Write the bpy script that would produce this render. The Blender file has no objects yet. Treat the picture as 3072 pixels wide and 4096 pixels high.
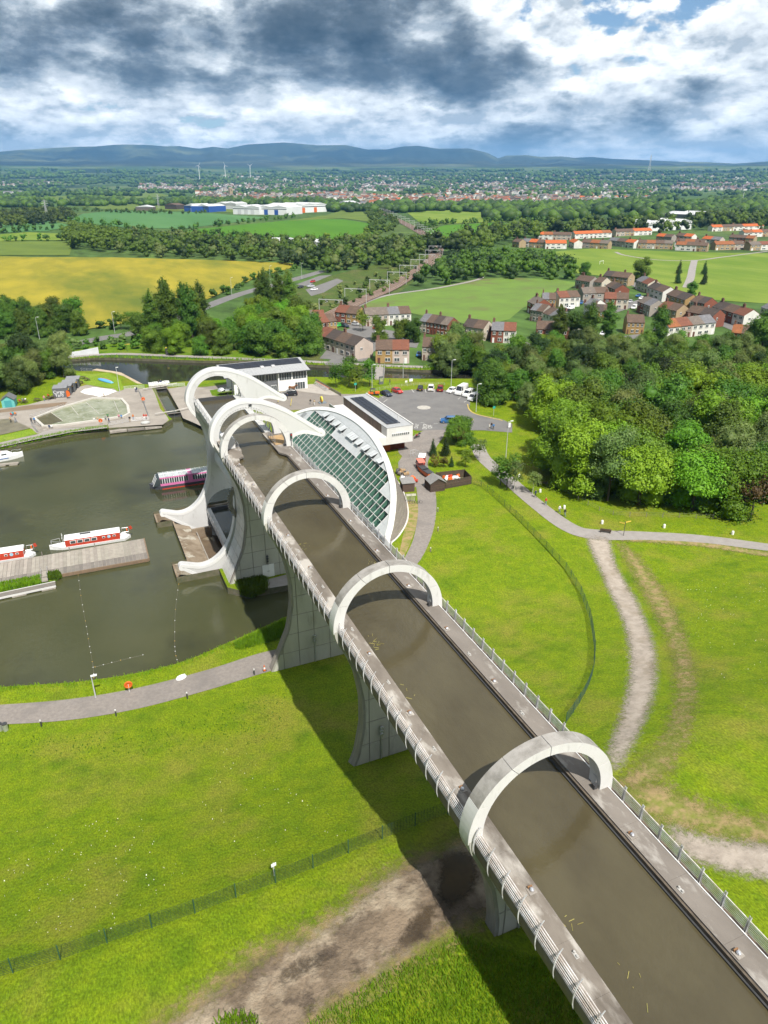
import bpy, bmesh, math, random
import numpy as np
from mathutils import Vector, Matrix, Euler
from mathutils.geometry import delaunay_2d_cdt
R = math.radians
random.seed(7); rng = np.random.default_rng(7)
scene = bpy.context.scene
COL = scene.collection

# ---------------------------------------------------------------- camera
CAM = Vector((-23.2, 0.0, 61.5)); PITCH = 25.12; YAW = 23.48
cd = bpy.data.cameras.new('camera'); cam = bpy.data.objects.new('camera', cd); COL.objects.link(cam)
cam.location = CAM; cam.rotation_euler = (R(90 - PITCH), 0, R(-YAW))
cd.sensor_fit = 'VERTICAL'; cd.sensor_height = 36.0; cd.lens = 2843 / 4096 * 36
cd.clip_start = 0.5; cd.clip_end = 90000
scene.camera = cam

# ---------------------------------------------------------------- light
SUN_EL = 54.0; SUN_AZ = 180.0          # sun stands behind the camera along -Y
world = bpy.data.worlds.new('World'); scene.world = world; world.use_nodes = True
def build_world():
    nt = world.node_tree; N = nt.nodes; L = nt.links; N.clear()
    out = N.new('ShaderNodeOutputWorld'); bg = N.new('ShaderNodeBackground'); bg.inputs[1].default_value = 0.07
    L.new(bg.outputs[0], out.inputs[0])
    sky = N.new('ShaderNodeTexSky'); sky.sky_type = 'NISHITA'; sky.sun_disc = False
    sky.sun_elevation = R(SUN_EL); sky.sun_rotation = R(SUN_AZ); sky.air_density = 1.0; sky.dust_density = 0.6; sky.ozone_density = 1.5
    tc = N.new('ShaderNodeTexCoord'); sep = N.new('ShaderNodeSeparateXYZ'); L.new(tc.outputs['Generated'], sep.inputs[0])
    def math_(op, a, b=None, c=None, clamp=False):
        m = N.new('ShaderNodeMath'); m.operation = op; m.use_clamp = clamp
        for i, v in enumerate((a, b, c)):
            if v is None: continue
            if isinstance(v, (int, float)): m.inputs[i].default_value = v
            else: L.new(v, m.inputs[i])
        return m.outputs[0]
    az = math_('ARCTAN2', sep.outputs[0], sep.outputs[1]); el = math_('ARCSINE', sep.outputs[2])
    def noise(sa, se, off, detail, rough, dist, shift=0.0):
        c = N.new('ShaderNodeCombineXYZ'); L.new(math_('MULTIPLY_ADD', az, sa, off[0]), c.inputs[0])
        # clouds shrink towards the horizon
        e2 = math_('POWER', math_('MAXIMUM', math_('ADD', el, 0.02 + shift), 0.0), 0.75)
        L.new(math_('MULTIPLY_ADD', e2, se, off[1]), c.inputs[1]); c.inputs[2].default_value = off[2]
        n = N.new('ShaderNodeTexNoise'); n.inputs['Scale'].default_value = 1.0; n.inputs['Detail'].default_value = detail
        n.inputs['Roughness'].default_value = rough; n.inputs['Distortion'].default_value = dist
        L.new(c.outputs[0], n.inputs[0]); return n.outputs[0]
    def step(x, lo, hi, o0=0.0, o1=1.0):
        m = N.new('ShaderNodeMapRange'); m.interpolation_type = 'SMOOTHSTEP'
        for i, v in enumerate((lo, hi, o0, o1)): m.inputs[i + 1].default_value = v
        L.new(x, m.inputs[0]); return m.outputs[0]
    def ramp(fac, stops, interp='LINEAR'):
        r = N.new('ShaderNodeValToRGB'); r.color_ramp.interpolation = interp
        e = r.color_ramp.elements
        while len(e) < len(stops): e.new(0.5)
        for i, (p, c) in enumerate(stops):
            e[i].position = p; e[i].color = (c[0], c[1], c[2], 1) if not isinstance(c, float) else (c, c, c, 1)
        L.new(fac, r.inputs[0]); return r.outputs[0]
    def mix(f, a, b, mode='MIX'):
        m = N.new('ShaderNodeMix'); m.data_type = 'RGBA'; m.blend_type = mode
        if isinstance(f, (int, float)): m.inputs[0].default_value = f
        else: L.new(f, m.inputs[0])
        for s, val in ((6, a), (7, b)):
            if isinstance(val, tuple): m.inputs[s].default_value = val + (1,)
            else: L.new(val, m.inputs[s])
        return m.outputs[2]
    big = noise(4.0, 9.5, (4.3, 1.2, 0.7), 2.0, 0.5, 0.2)
    det = noise(15.0, 26.0, (2.1, 5.3, 0.2), 10.0, 0.57, 0.12)
    det2 = noise(15.0, 26.0, (2.1, 5.3, 0.2), 10.0, 0.57, 0.12, 0.013)
    fine = noise(48.0, 80.0, (7.7, 1.9, 0.4), 6.0, 0.62, 0.2)
    bank = math_('MULTIPLY', math_('MULTIPLY', step(az, 0.75, 0.25), step(el, 0.06, 0.125)), step(el, 0.9, 0.4, 0.5, 1.0))          # heavy cloud bank to the north-west, carried on overhead unseen to darken fill light
    bright = math_('MULTIPLY', step(az, 0.38, 0.6), step(el, 0.04, 0.09))
    dens = math_('ADD', math_('MULTIPLY', big, 0.58), math_('MULTIPLY', det, 0.50))
    dens = math_('ADD', dens, math_('MULTIPLY', math_('SUBTRACT', fine, 0.5), 0.10))
    dens = math_('ADD', dens, math_('SUBTRACT', math_('MULTIPLY', bank, 0.13), 0.035)); dens = math_('SUBTRACT', dens, math_('MULTIPLY', bright, 0.045))
    cover = step(dens, 0.36, 0.42)
    thick = step(dens, 0.46, 0.70)
    relief = math_('MULTIPLY_ADD', math_('SUBTRACT', det, det2), 3.6, 0.5, True)
    body = ramp(thick, [(0.0, (10.5, 10.7, 10.7)), (0.22, (8.0, 8.4, 8.6)), (0.45, (4.6, 5.1, 5.5)), (0.7, (2.1, 2.5, 2.85)), (1.0, (0.75, 0.95, 1.15))])
    lit = mix(relief, (0.50, 0.55, 0.60), (1.45, 1.42, 1.38))
    cl = mix(1.0, body, lit, 'MULTIPLY')
    blue = mix(1.0, sky.outputs[0], (0.9, 1.0, 1.1), 'MULTIPLY')
    col = mix(cover, blue, cl)
    low = step(el, 0.075, 0.0)
    col = mix(math_('MULTIPLY', low, 0.45), col, (5.4, 6.8, 7.8))
    L.new(col, bg.inputs[0])
build_world()
sl = bpy.data.lights.new('sun', 'SUN'); sun = bpy.data.objects.new('sun', sl); COL.objects.link(sun)
sl.energy = 5.0; sl.angle = R(0.5); sl.color = (1.0, 0.95, 0.87)
_d = Vector((math.sin(R(SUN_AZ)) * math.cos(R(SUN_EL)), math.cos(R(SUN_AZ)) * math.cos(R(SUN_EL)), math.sin(R(SUN_EL))))
sun.rotation_euler = _d.to_track_quat('Z', 'Y').to_euler(); sun.location = (0, -40, 120)
vs = scene.view_settings; vs.view_transform = 'Standard'; vs.look = 'None'; vs.exposure = 0.6; vs.gamma = 1.0; vs.use_curve_mapping = False
scene.cycles.use_denoising = True
scene.cycles.max_bounces = 6; scene.cycles.diffuse_bounces = 3; scene.cycles.glossy_bounces = 3; scene.cycles.transmission_bounces = 4
scene.cycles.transparent_max_bounces = 12; scene.cycles.volume_bounces = 0
scene.cycles.caustics_reflective = False; scene.cycles.caustics_refractive = False
scene.cycles.use_adaptive_sampling = True; scene.cycles.adaptive_threshold = 0.02

# ---------------------------------------------------------------- photo pixels (3072 x 4096) to places
_cr = Matrix.Rotation(R(-YAW), 3, 'Z') @ Matrix.Rotation(R(90 - PITCH), 3, 'X')
def ray(px, py): return _cr @ Vector((px - 1536, 2048 - py, -2843))
_HY = np.array([-400, 8, 15, 23, 27, 34, 39, 44, 54, 62, 68, 76, 84])
_HZ = np.array([14.5, 14.2, 13.9, 13.2, 12.6, 12.2, 11.3, 9.2, 5.7, 3.7, 2.5, 1.35, 1.2])
_gy = np.linspace(-400, 84, 4841); _gz = np.interp(_gy, _HY, _HZ)
_k = np.hanning(61); _k /= _k.sum(); _gz = np.convolve(np.pad(_gz, 30, 'edge'), _k, 'valid')
G0 = 1.2
def hz(x, y):
    return float(np.interp(y, _gy, _gz)) if y < 84 else G0
def at_z(px, py, z):
    v = ray(px, py); t = (z - CAM.z) / v.z; return CAM + v * t
def at_y(px, py, y):
    v = ray(px, py); t = (y - CAM.y) / v.y; return CAM + v * t
def at_x(px, py, x):
    v = ray(px, py); t = (x - CAM.x) / v.x; return CAM + v * t
def hfar(r):
    """the plain rises gently towards the foot of the hills"""
    return 0.0 if r < 4500 else 207.0 * ((min(r, 10500.0) - 4500.0) / 6000.0) ** 1.3
def gp(px, py, dz=0.0):
    """the point of the ground under a pixel of the photograph"""
    v = ray(px, py); hd = math.hypot(v.x, v.y)
    if v.z > -1e-6 or (G0 - CAM.z) / v.z * hd > 4500:
        r = 4500.0
        while r < 10500 and CAM.z + v.z / hd * r > G0 + hfar(r): r += 25.0
        k = r / hd; return Vector((CAM.x + v.x * k, CAM.y + v.y * k, G0 + hfar(r) + dz))
    p = at_z(px, py, G0 + dz)
    if p.y > 84: return p
    z = G0
    for _ in range(40):
        p = at_z(px, py, z + dz); z2 = hz(p.x, p.y)
        z = z * 0.5 + z2 * 0.5
    return at_z(px, py, z + dz)
def dp(dx, dy, dz=0.0): return gp(dx * 1.8517, dy * 1.8517, dz)      # pixels of the 1659-wide view
def cp(o, s, x, y, dz=0.0): return gp(o[0] + x * s, o[1] + y * s, dz)  # pixels of a crop
# ---------------------------------------------------------------- helpers
def tag(o, label=None, cat=None, group=None, kind=None):
    if label: o['label'] = label
    if cat: o['category'] = cat
    if group: o['group'] = group
    if kind: o['kind'] = kind
    return o
def empty(name, loc=(0, 0, 0), rz=0.0, label=None, cat=None, group=None):
    o = bpy.data.objects.new(name, None); COL.objects.link(o); o.location = loc; o.rotation_euler = (0, 0, rz); o.empty_display_size = 0.2
    return tag(o, label, cat, group)
class MB:
    """collects shapes into one mesh"""
    def __init__(s): s.v = []; s.f = []; s.m = []; s.cur = 0
    def add(s, vs, fs):
        b = len(s.v); s.v.extend([tuple(p) for p in vs]); s.f.extend([tuple(b + i for i in f) for f in fs]); s.m.extend([s.cur] * len(fs)); return s
    def mat(s, i): s.cur = i; return s
    def box(s, c, d, rz=0.0, rx=0.0, ry=0.0):
        x, y, z = d[0] / 2, d[1] / 2, d[2] / 2
        M = Euler((rx, ry, rz)).to_matrix(); C = Vector(c)
        vs = [C + M @ Vector(p) for p in ((-x, -y, -z), (x, -y, -z), (x, y, -z), (-x, y, -z), (-x, -y, z), (x, -y, z), (x, y, z), (-x, y, z))]
        return s.add(vs, [(3, 2, 1, 0), (4, 5, 6, 7), (0, 1, 5, 4), (1, 2, 6, 5), (2, 3, 7, 6), (3, 0, 4, 7)])
    def box2(s, x0, x1, y0, y1, z0, z1): return s.box(((x0 + x1) / 2, (y0 + y1) / 2, (z0 + z1) / 2), (x1 - x0, y1 - y0, z1 - z0))
    def hexa(s, b, t):
        return s.add(list(b) + list(t), [(3, 2, 1, 0), (4, 5, 6, 7), (0, 1, 5, 4), (1, 2, 6, 5), (2, 3, 7, 6), (3, 0, 4, 7)])
    def prism(s, poly, z0, z1, cap=True):
        n = len(poly)
        a = sum(poly[i][0] * poly[(i + 1) % n][1] - poly[(i + 1) % n][0] * poly[i][1] for i in range(n))
        if a < 0: poly = poly[::-1]
        vs = [(p[0], p[1], z0) for p in poly] + [(p[0], p[1], z1) for p in poly]
        fs = [(i, (i + 1) % n, n + (i + 1) % n, n + i) for i in range(n)]
        if cap: fs += [tuple(range(n - 1, -1, -1)), tuple(range(n, 2 * n))]
        return s.add(vs, fs)
    def prism_y(s, poly, y0, y1, cap=True):
        """polygon in x,z pushed along y"""
        n = len(poly)
        a = sum(poly[i][0] * poly[(i + 1) % n][1] - poly[(i + 1) % n][0] * poly[i][1] for i in range(n))
        if a < 0: poly = poly[::-1]
        vs = [(p[0], y0, p[1]) for p in poly] + [(p[0], y1, p[1]) for p in poly]
        fs = [(n + i, n + (i + 1) % n, (i + 1) % n, i) for i in range(n)]
        if cap: fs += [tuple(range(n)), tuple(range(2 * n - 1, n - 1, -1))]
        return s.add(vs, fs)
    def tube(s, a, b, r, n=6, r2=None, cap=True):
        a = Vector(a); b = Vector(b); d = b - a
        if d.length < 1e-6: return s
        q = d.to_track_quat('Z', 'Y'); r2 = r if r2 is None else r2
        vs = []
        for c, rr in ((a, r), (b, r2)):
            for i in range(n):
                t = 2 * math.pi * i / n; vs.append(c + q @ Vector((rr * math.cos(t), rr * math.sin(t), 0)))
        fs = [(i, (i + 1) % n, n + (i + 1) % n, n + i) for i in range(n)]
        if cap: fs += [tuple(range(n - 1, -1, -1)), tuple(range(n, 2 * n))]
        return s.add(vs, fs)
    def line(s, pts, r, n=5):
        for a, b in zip(pts[:-1], pts[1:]): s.tube(a, b, r, n)
        return s
    def ring(s, c, R_, r, n=20, m=6, axis='Z', a0=0, a1=2 * math.pi):
        full = abs(a1 - a0 - 2 * math.pi) < 1e-6; k = n if full else n + 1; vs = []
        for i in range(k):
            t = a0 + (a1 - a0) * i / n
            for j in range(m):
                p = 2 * math.pi * j / m; rr = R_ + r * math.cos(p); q = (rr * math.cos(t), rr * math.sin(t), r * math.sin(p))
                q = {'Z': q, 'Y': (q[0], q[2], q[1]), 'X': (q[2], q[0], q[1])}[axis]
                vs.append((c[0] + q[0], c[1] + q[1], c[2] + q[2]))
        fs = []
        for i in range(n):
            for j in range(m):
                a, b = i * m + j, i * m + (j + 1) % m; i2 = (i + 1) % k
                fs.append((a, b, i2 * m + (j + 1) % m, i2 * m + j))
        return s.add(vs, fs)
    def lathe(s, prof, n=10, c=(0, 0, 0)):
        vs = []
        for r, z in prof:
            for i in range(n):
                t = 2 * math.pi * i / n; vs.append((c[0] + r * math.cos(t), c[1] + r * math.sin(t), c[2] + z))
        fs = []
        for k in range(len(prof) - 1):
            for i in range(n): fs.append((k * n + i, k * n + (i + 1) % n, (k + 1) * n + (i + 1) % n, (k + 1) * n + i))
        fs += [tuple(range(n - 1, -1, -1)), tuple(range((len(prof) - 1) * n, len(prof) * n))]
        return s.add(vs, fs)
    def ball(s, c, r, n=8, m=6):
        if not hasattr(r, '__len__'): r = (r, r, r)
        vs = [(c[0], c[1], c[2] - r[2])]
        for j in range(1, m):
            p = -math.pi / 2 + math.pi * j / m
            for i in range(n):
                t = 2 * math.pi * i / n; vs.append((c[0] + r[0] * math.cos(p) * math.cos(t), c[1] + r[1] * math.cos(p) * math.sin(t), c[2] + r[2] * math.sin(p)))
        vs.append((c[0], c[1], c[2] + r[2])); fs = []
        for i in range(n): fs.append((0, 1 + (i + 1) % n, 1 + i))
        for j in range(m - 2):
            for i in range(n): fs.append((1 + j * n + i, 1 + j * n + (i + 1) % n, 1 + (j + 1) * n + (i + 1) % n, 1 + (j + 1) * n + i))
        t = len(vs) - 1; b = 1 + (m - 2) * n
        for i in range(n): fs.append((b + i, b + (i + 1) % n, t))
        return s.add(vs, fs)
    def sweep(s, secs, closed_ends=True):
        """loft closed sections (lists of points, same count)"""
        n = len(secs[0]); vs = [p for sec in secs for p in sec]; fs = []
        for k in range(len(secs) - 1):
            for i in range(n): fs.append((k * n + i, k * n + (i + 1) % n, (k + 1) * n + (i + 1) % n, (k + 1) * n + i))
        if closed_ends: fs += [tuple(range(n - 1, -1, -1)), tuple(range((len(secs) - 1) * n, len(secs) * n))]
        return s.add(vs, fs)
    def mesh(s, name, mats, smooth=False):
        me = bpy.data.meshes.new(name); me.from_pydata(s.v, [], s.f)
        if not isinstance(mats, (list, tuple)): mats = [mats]
        for m in mats: me.materials.append(m)
        if len(mats) > 1: me.polygons.foreach_set('material_index', s.m)
        if smooth:
            me.polygons.foreach_set('use_smooth', [True] * len(me.polygons))
        me.update(); return me
    def build(s, name, mats, parent=None, smooth=False, fix=False, loc=None):
        me = s.mesh(name, mats, smooth)
        if fix:
            bm = bmesh.new(); bm.from_mesh(me); bmesh.ops.recalc_face_normals(bm, faces=bm.faces); bm.to_mesh(me); bm.free()
        return mobj(name, me, parent, loc)
def mobj(name, me, parent=None, loc=None, rz=0.0, scale=None):
    o = bpy.data.objects.new(name, me); COL.objects.link(o)
    if parent is not None: o.parent = parent
    if loc is not None: o.location = loc
    if rz: o.rotation_euler = (0, 0, rz)
    if scale is not None: o.scale = scale if hasattr(scale, '__len__') else (scale,) * 3
    return o
def auto_smooth(o, deg=35):
    me = o.data; me.polygons.foreach_set('use_smooth', [True] * len(me.polygons))
    me.set_sharp_from_angle(angle=R(deg)); return o
def bevel(o, w=0.03, seg=1):
    m = o.modifiers.new('edge', 'BEVEL'); m.width = w; m.segments = seg; m.limit_method = 'ANGLE'; m.angle_limit = R(40); return o
KIDS = {}
def kids(o):
    return [c for c in bpy.data.objects if c.parent == o]
def copy_tree(o, loc, rz=None, label=None, group=None, scale=None):
    """a copy of a thing with copies of its parts and sub-parts"""
    def cpy(a, parent):
        c = a.copy(); COL.objects.link(c); c.parent = parent
        for k in KIDS.get(a.name) or KIDS.setdefault(a.name, kids(a)): cpy(k, c)
        return c
    r = cpy(o, None); r.location = loc
    if rz is not None: r.rotation_euler = (0, 0, rz)
    if scale is not None: r.scale = scale if hasattr(scale, '__len__') else (scale,) * 3
    return tag(r, label, None, group)

# ---------------------------------------------------------------- materials
MATS = {}
def mat(name, c1, c2=None, rough=0.8, scale=1.0, detail=4.0, lo=0.35, hi=0.65, bump=0.0, bscale=None, metal=0.0, spec=0.5, coord='world', stretch=(1, 1, 1), c3=None, scale3=None, lo3=0.5, hi3=0.7, rand=0.0, alpha=None, emit=None, trans=0.0, bdist=0.1, c4=None, scale4=None, lo4=0.5, hi4=0.7):
    if name in MATS: return MATS[name]
    m = bpy.data.materials.new(name); MATS[name] = m; m.use_nodes = True
    nt = m.node_tree; N = nt.nodes; L = nt.links
    b = N['Principled BSDF']; b.inputs['Roughness'].default_value = rough; b.inputs['Metallic'].default_value = metal
    b.inputs['Specular IOR Level'].default_value = spec
    b.inputs['Base Color'].default_value = (*c1, 1); m.diffuse_color = (*c1, 1)
    vec = None
    def coords():
        if coord == 'world':
            g = N.new('ShaderNodeNewGeometry'); o = g.outputs['Position']
        else:
            g = N.new('ShaderNodeTexCoord'); o = g.outputs['Object']
        mp = N.new('ShaderNodeMapping'); mp.inputs['Scale'].default_value = stretch; L.new(o, mp.inputs[0]); return mp.outputs[0]
    def noise(sc, det=detail):
        n = N.new('ShaderNodeTexNoise'); n.inputs['Scale'].default_value = sc; n.inputs['Detail'].default_value = det; n.inputs['Roughness'].default_value = 0.6
        L.new(vec, n.inputs[0]); return n.outputs[0]
    def ramp(f, lo, hi):
        r = N.new('ShaderNodeMapRange'); r.inputs[1].default_value = lo; r.inputs[2].default_value = hi; L.new(f, r.inputs[0]); return r.outputs[0]
    def mixc(f, a, bb, mode='MIX'):
        x = N.new('ShaderNodeMix'); x.data_type = 'RGBA'; x.blend_type = mode
        if isinstance(f, float): x.inputs[0].default_value = f
        else: L.new(f, x.inputs[0])
        for sck, val in ((6, a), (7, bb)):
            if isinstance(val, tuple): x.inputs[sck].default_value = (*val, 1)
            else: L.new(val, x.inputs[sck])
        return x.outputs[2]
    col = None
    if c2 is not None or bump: vec = coords()
    if c2 is not None:
        col = mixc(ramp(noise(scale), lo, hi), tuple(c1), tuple(c2))
        if c3 is not None: col = mixc(ramp(noise(scale3 or scale * 0.2), lo3, hi3), col, tuple(c3))
        if c4 is not None: col = mixc(ramp(noise(scale4 or scale * 0.2), lo4, hi4), col, tuple(c4))
    if rand:
        oi = N.new('ShaderNodeObjectInfo'); h = N.new('ShaderNodeHueSaturation')
        mr = N.new('ShaderNodeMapRange'); mr.inputs[3].default_value = 1 - rand; mr.inputs[4].default_value = 1 + rand; L.new(oi.outputs['Random'], mr.inputs[0]); L.new(mr.outputs[0], h.inputs['Value'])
        mh = N.new('ShaderNodeMath'); mh.operation = 'MULTIPLY'; mh.inputs[1].default_value = 7.31; L.new(oi.outputs['Random'], mh.inputs[0])
        fr = N.new('ShaderNodeMath'); fr.operation = 'FRACT'; L.new(mh.outputs[0], fr.inputs[0])
        mr2 = N.new('ShaderNodeMapRange'); mr2.inputs[3].default_value = 0.5 - rand * 0.08; mr2.inputs[4].default_value = 0.5 + rand * 0.08; L.new(fr.outputs[0], mr2.inputs[0]); L.new(mr2.outputs[0], h.inputs['Hue'])
        if col is not None: L.new(col, h.inputs['Color'])
        else: h.inputs['Color'].default_value = (*c1, 1)
        col = h.outputs[0]
    if col is not None: L.new(col, b.inputs['Base Color'])
    if bump:
        bn = N.new('ShaderNodeBump'); bn.inputs['Strength'].default_value = bump; bn.inputs['Distance'].default_value = bdist
        L.new(noise(bscale or scale * 3, 5.0), bn.inputs['Height']); L.new(bn.outputs[0], b.inputs['Normal'])
    if alpha is not None: b.inputs['Alpha'].default_value = alpha
    if trans: b.inputs['Transmission Weight'].default_value = trans
    if emit: b.inputs['Emission Color'].default_value = (*emit, 1); b.inputs['Emission Strength'].default_value = 1
    m['nodes_col'] = 0
    return m
def leaf_mat(name, c1, c2, c3=None, rand=0.35):
    """leaves: diffuse with light coming through, a colour that wanders through the crown"""
    m = mat(name, c1, c2, rough=0.55, scale=0.9, detail=3, lo=0.3, hi=0.7, coord='object', rand=rand, spec=0.25, c3=c3, scale3=0.35, lo3=0.5, hi3=0.75)
    nt = m.node_tree; N = nt.nodes; L = nt.links; b = N['Principled BSDF']; out = [n for n in N if n.type == 'OUTPUT_MATERIAL'][0]
    t = N.new('ShaderNodeBsdfTranslucent'); src = b.inputs['Base Color'].links[0].from_socket
    g = N.new('ShaderNodeMix'); g.data_type = 'RGBA'; g.blend_type = 'MULTIPLY'; g.inputs[0].default_value = 1; L.new(src, g.inputs[6]); g.inputs[7].default_value = (1.25, 1.2, 0.5, 1)
    L.new(g.outputs[2], t.inputs[0])
    ms = N.new('ShaderNodeMixShader'); ms.inputs[0].default_value = 0.3; L.new(b.outputs[0], ms.inputs[1]); L.new(t.outputs[0], ms.inputs[2]); L.new(ms.outputs[0], out.inputs[0])
    return m
def poly_area(p): return 0.5 * sum(p[i][0] * p[(i + 1) % len(p)][1] - p[(i + 1) % len(p)][0] * p[i][1] for i in range(len(p)))
def inside(poly, P):
    """numpy point in polygon"""
    P = np.asarray(P, float); x, y = P[:, 0], P[:, 1]; r = np.zeros(len(P), bool); n = len(poly)
    for i in range(n):
        x1, y1 = poly[i][:2]; x2, y2 = poly[(i + 1) % n][:2]
        c = ((y1 > y) != (y2 > y)); 
        if y1 != y2: r ^= c & (x < (x2 - x1) * (y - y1) / (y2 - y1) + x1)
    return r
def smooth_line(pts, k=6, closed=False):
    """Catmull-Rom through points"""
    P = [Vector(p) for p in pts]; n = len(P); out = []
    for i in range(n if closed else n - 1):
        p0 = P[(i - 1) % n] if closed or i > 0 else P[0] * 2 - P[1]
        p1 = P[i]; p2 = P[(i + 1) % n]; p3 = P[(i + 2) % n] if closed or i + 2 < n else P[-1] * 2 - P[-2]
        for j in range(k):
            t = j / k; out.append(0.5 * ((2 * p1) + (-p0 + p2) * t + (2 * p0 - 5 * p1 + 4 * p2 - p3) * t * t + (-p0 + 3 * p1 - 3 * p2 + p3) * t ** 3))
    if not closed: out.append(P[-1])
    return out
def band(pts, w, k=6):
    """outline of a strip of width w (or list of widths) along a smooth line"""
    c = smooth_line([(p[0], p[1], 0) for p in pts], k) if k else [Vector((p[0], p[1], 0)) for p in pts]; l = []; r = []; n = len(c)
    ws = [w] * n if not hasattr(w, '__len__') else list(np.interp(np.linspace(0, 1, n), np.linspace(0, 1, len(w)), w))
    for i in range(n):
        d = (c[min(i + 1, n - 1)] - c[max(i - 1, 0)]).normalized(); q = Vector((-d.y, d.x, 0)) * ws[i] / 2
        l.append(c[i] + q); r.append(c[i] - q)
    return [(p.x, p.y) for p in l] + [(p.x, p.y) for p in reversed(r)]
def sheet(name, poly, m, dz=0.04, res=None, z=None, holes=(), skirt=0.0, kind='structure', extra=None, jag=0.0):
    """a surface lying on the ground inside an outline"""
    poly = [(p[0], p[1]) for p in poly]
    if jag:
        q = []
        for i, a in enumerate(poly):
            b = poly[(i + 1) % len(poly)]; d = math.hypot(b[0] - a[0], b[1] - a[1]); n = max(1, int(d / (jag * 2.5)))
            for j in range(n): q.append((a[0] + (b[0] - a[0]) * j / n + random.uniform(-jag, jag), a[1] + (b[1] - a[1]) * j / n + random.uniform(-jag, jag)))
        poly = q
    pts = list(poly); faces = [list(range(len(pts)))]
    edges = []
    for h in holes:
        b = len(pts); pts += [(p[0], p[1]) for p in h]; edges += [(b + i, b + (i + 1) % len(h)) for i in range(len(h))]
    n = len(poly); edges += [(i, (i + 1) % n) for i in range(n)]
    if res:
        if abs(poly_area(poly)) / res ** 2 > 30000: res = (abs(poly_area(poly)) / 30000) ** .5
        xs = [p[0] for p in poly]; ys = [p[1] for p in poly]
        gx, gy = np.meshgrid(np.arange(min(xs), max(xs), res), np.arange(min(ys), min(max(ys), 90), res)); g = np.c_[gx.ravel(), gy.ravel()]
        if len(g): pts += [tuple(q) for q in g[inside(poly, g)]]
    if extra: pts += extra
    v, e, f, *_ = delaunay_2d_cdt([Vector(p) for p in pts], edges, [], 0, 1e-4)
    V = np.array([(p.x, p.y) for p in v]); F = np.array([list(t) for t in f if len(t) == 3]); c = V[F].mean(1)
    keep = inside(poly, c)
    for h in holes: keep &= ~inside(h, c)
    F = F[keep]
    Z = np.array([(hz(*p) if z is None else z) + dz for p in V])
    a = np.cross(V[F[:, 1]] - V[F[:, 0]], V[F[:, 2]] - V[F[:, 0]]); F[a < 0] = F[a < 0][:, ::-1]
    mb = MB(); mb.add(np.c_[V, Z].tolist(), F.tolist())
    if skirt:
        for pl in [poly] + list(holes):
            A = poly_area(pl); q = pl if A > 0 else pl[::-1]
            if pl is not poly: q = q[::-1]
            for i in range(len(q)):
                a, b = q[i], q[(i + 1) % len(q)]; za = (hz(*a) if z is None else z) + dz; zb = (hz(*b) if z is None else z) + dz
                mb.add([(a[0], a[1], za - skirt), (b[0], b[1], zb - skirt), (b[0], b[1], zb), (a[0], a[1], za)], [(0, 1, 2, 3)])
    o = mb.build(name, m)
    return tag(o, kind=kind)
# ---------------------------------------------------------------- ground, water, fields, hills
def grass_mat(name, base, alt, straw, dark, s=1.0, bump=0.5):
    m = mat(name, base, alt, rough=0.9, scale=0.55 * s, detail=6, lo=0.38, hi=0.62, bump=bump, bscale=3.0 * s, spec=0.15, c3=straw, scale3=0.10 * s, lo3=0.50, hi3=0.74, c4=dark, scale4=0.21 * s, lo4=0.55, hi4=0.78, bdist=0.25)
    nt = m.node_tree; N = nt.nodes; L = nt.links; b = N['Principled BSDF']
    src = b.inputs['Base Color'].links[0].from_socket
    g = N.new('ShaderNodeNewGeometry'); n = N.new('ShaderNodeTexNoise'); n.inputs['Scale'].default_value = 7.0 * s; n.inputs['Detail'].default_value = 3; n.inputs['Roughness'].default_value = 0.7
    mp = N.new('ShaderNodeMapping'); mp.inputs['Scale'].default_value = (1.0, 0.45, 1.0); mp.inputs['Rotation'].default_value = (0, 0, 0.5); L.new(g.outputs['Position'], mp.inputs[0]); L.new(mp.outputs[0], n.inputs[0])
    mr = N.new('ShaderNodeMapRange'); mr.inputs[1].default_value = 0.3; mr.inputs[2].default_value = 0.7; mr.inputs[3].default_value = 0.52; mr.inputs[4].default_value = 1.38; L.new(n.outputs[0], mr.inputs[0])
    x = N.new('ShaderNodeMix'); x.data_type = 'RGBA'; x.blend_type = 'MULTIPLY'; x.inputs[0].default_value = 1.0
    L.new(src, x.inputs[6]); L.new(mr.outputs[0], x.inputs[7]); L.new(x.outputs[2], b.inputs['Base Color'])
    return m
M_GRASS = grass_mat('meadow_grass', (0.148, 0.205, 0.005), (0.108, 0.172, 0.004), (0.195, 0.185, 0.028), (0.060, 0.120, 0.003))
M_GRASS2 = grass_mat('lush_grass', (0.105, 0.185, 0.007), (0.08, 0.155, 0.007), (0.15, 0.17, 0.025), (0.05, 0.105, 0.005))
M_LAWN = grass_mat('mown_lawn', (0.17, 0.25, 0.02), (0.14, 0.225, 0.018), (0.22, 0.24, 0.05), (0.10, 0.17, 0.012), s=0.7, bump=0.2)
M_PLAIN = grass_mat('farmland', (0.065, 0.12, 0.025), (0.045, 0.085, 0.02), (0.12, 0.15, 0.04), (0.025, 0.05, 0.018), s=0.012, bump=0.0)
M_SCRUBG = grass_mat('rough_grass', (0.075, 0.11, 0.02), (0.055, 0.085, 0.018), (0.12, 0.11, 0.045), (0.035, 0.06, 0.012), s=0.5)
M_YELLOW = mat('oilseed_field', (0.30, 0.25, 0.028), (0.21, 0.19, 0.024), rough=0.9, scale=0.045, detail=7, lo=0.35, hi=0.6, stretch=(1, 0.35, 1), c3=(0.095, 0.125, 0.02), scale3=0.010, lo3=0.46, hi3=0.60, spec=0.1, bump=0.3, bscale=1.0)  # olive patches stand in for cloud shadow, put into the crop colour
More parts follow.
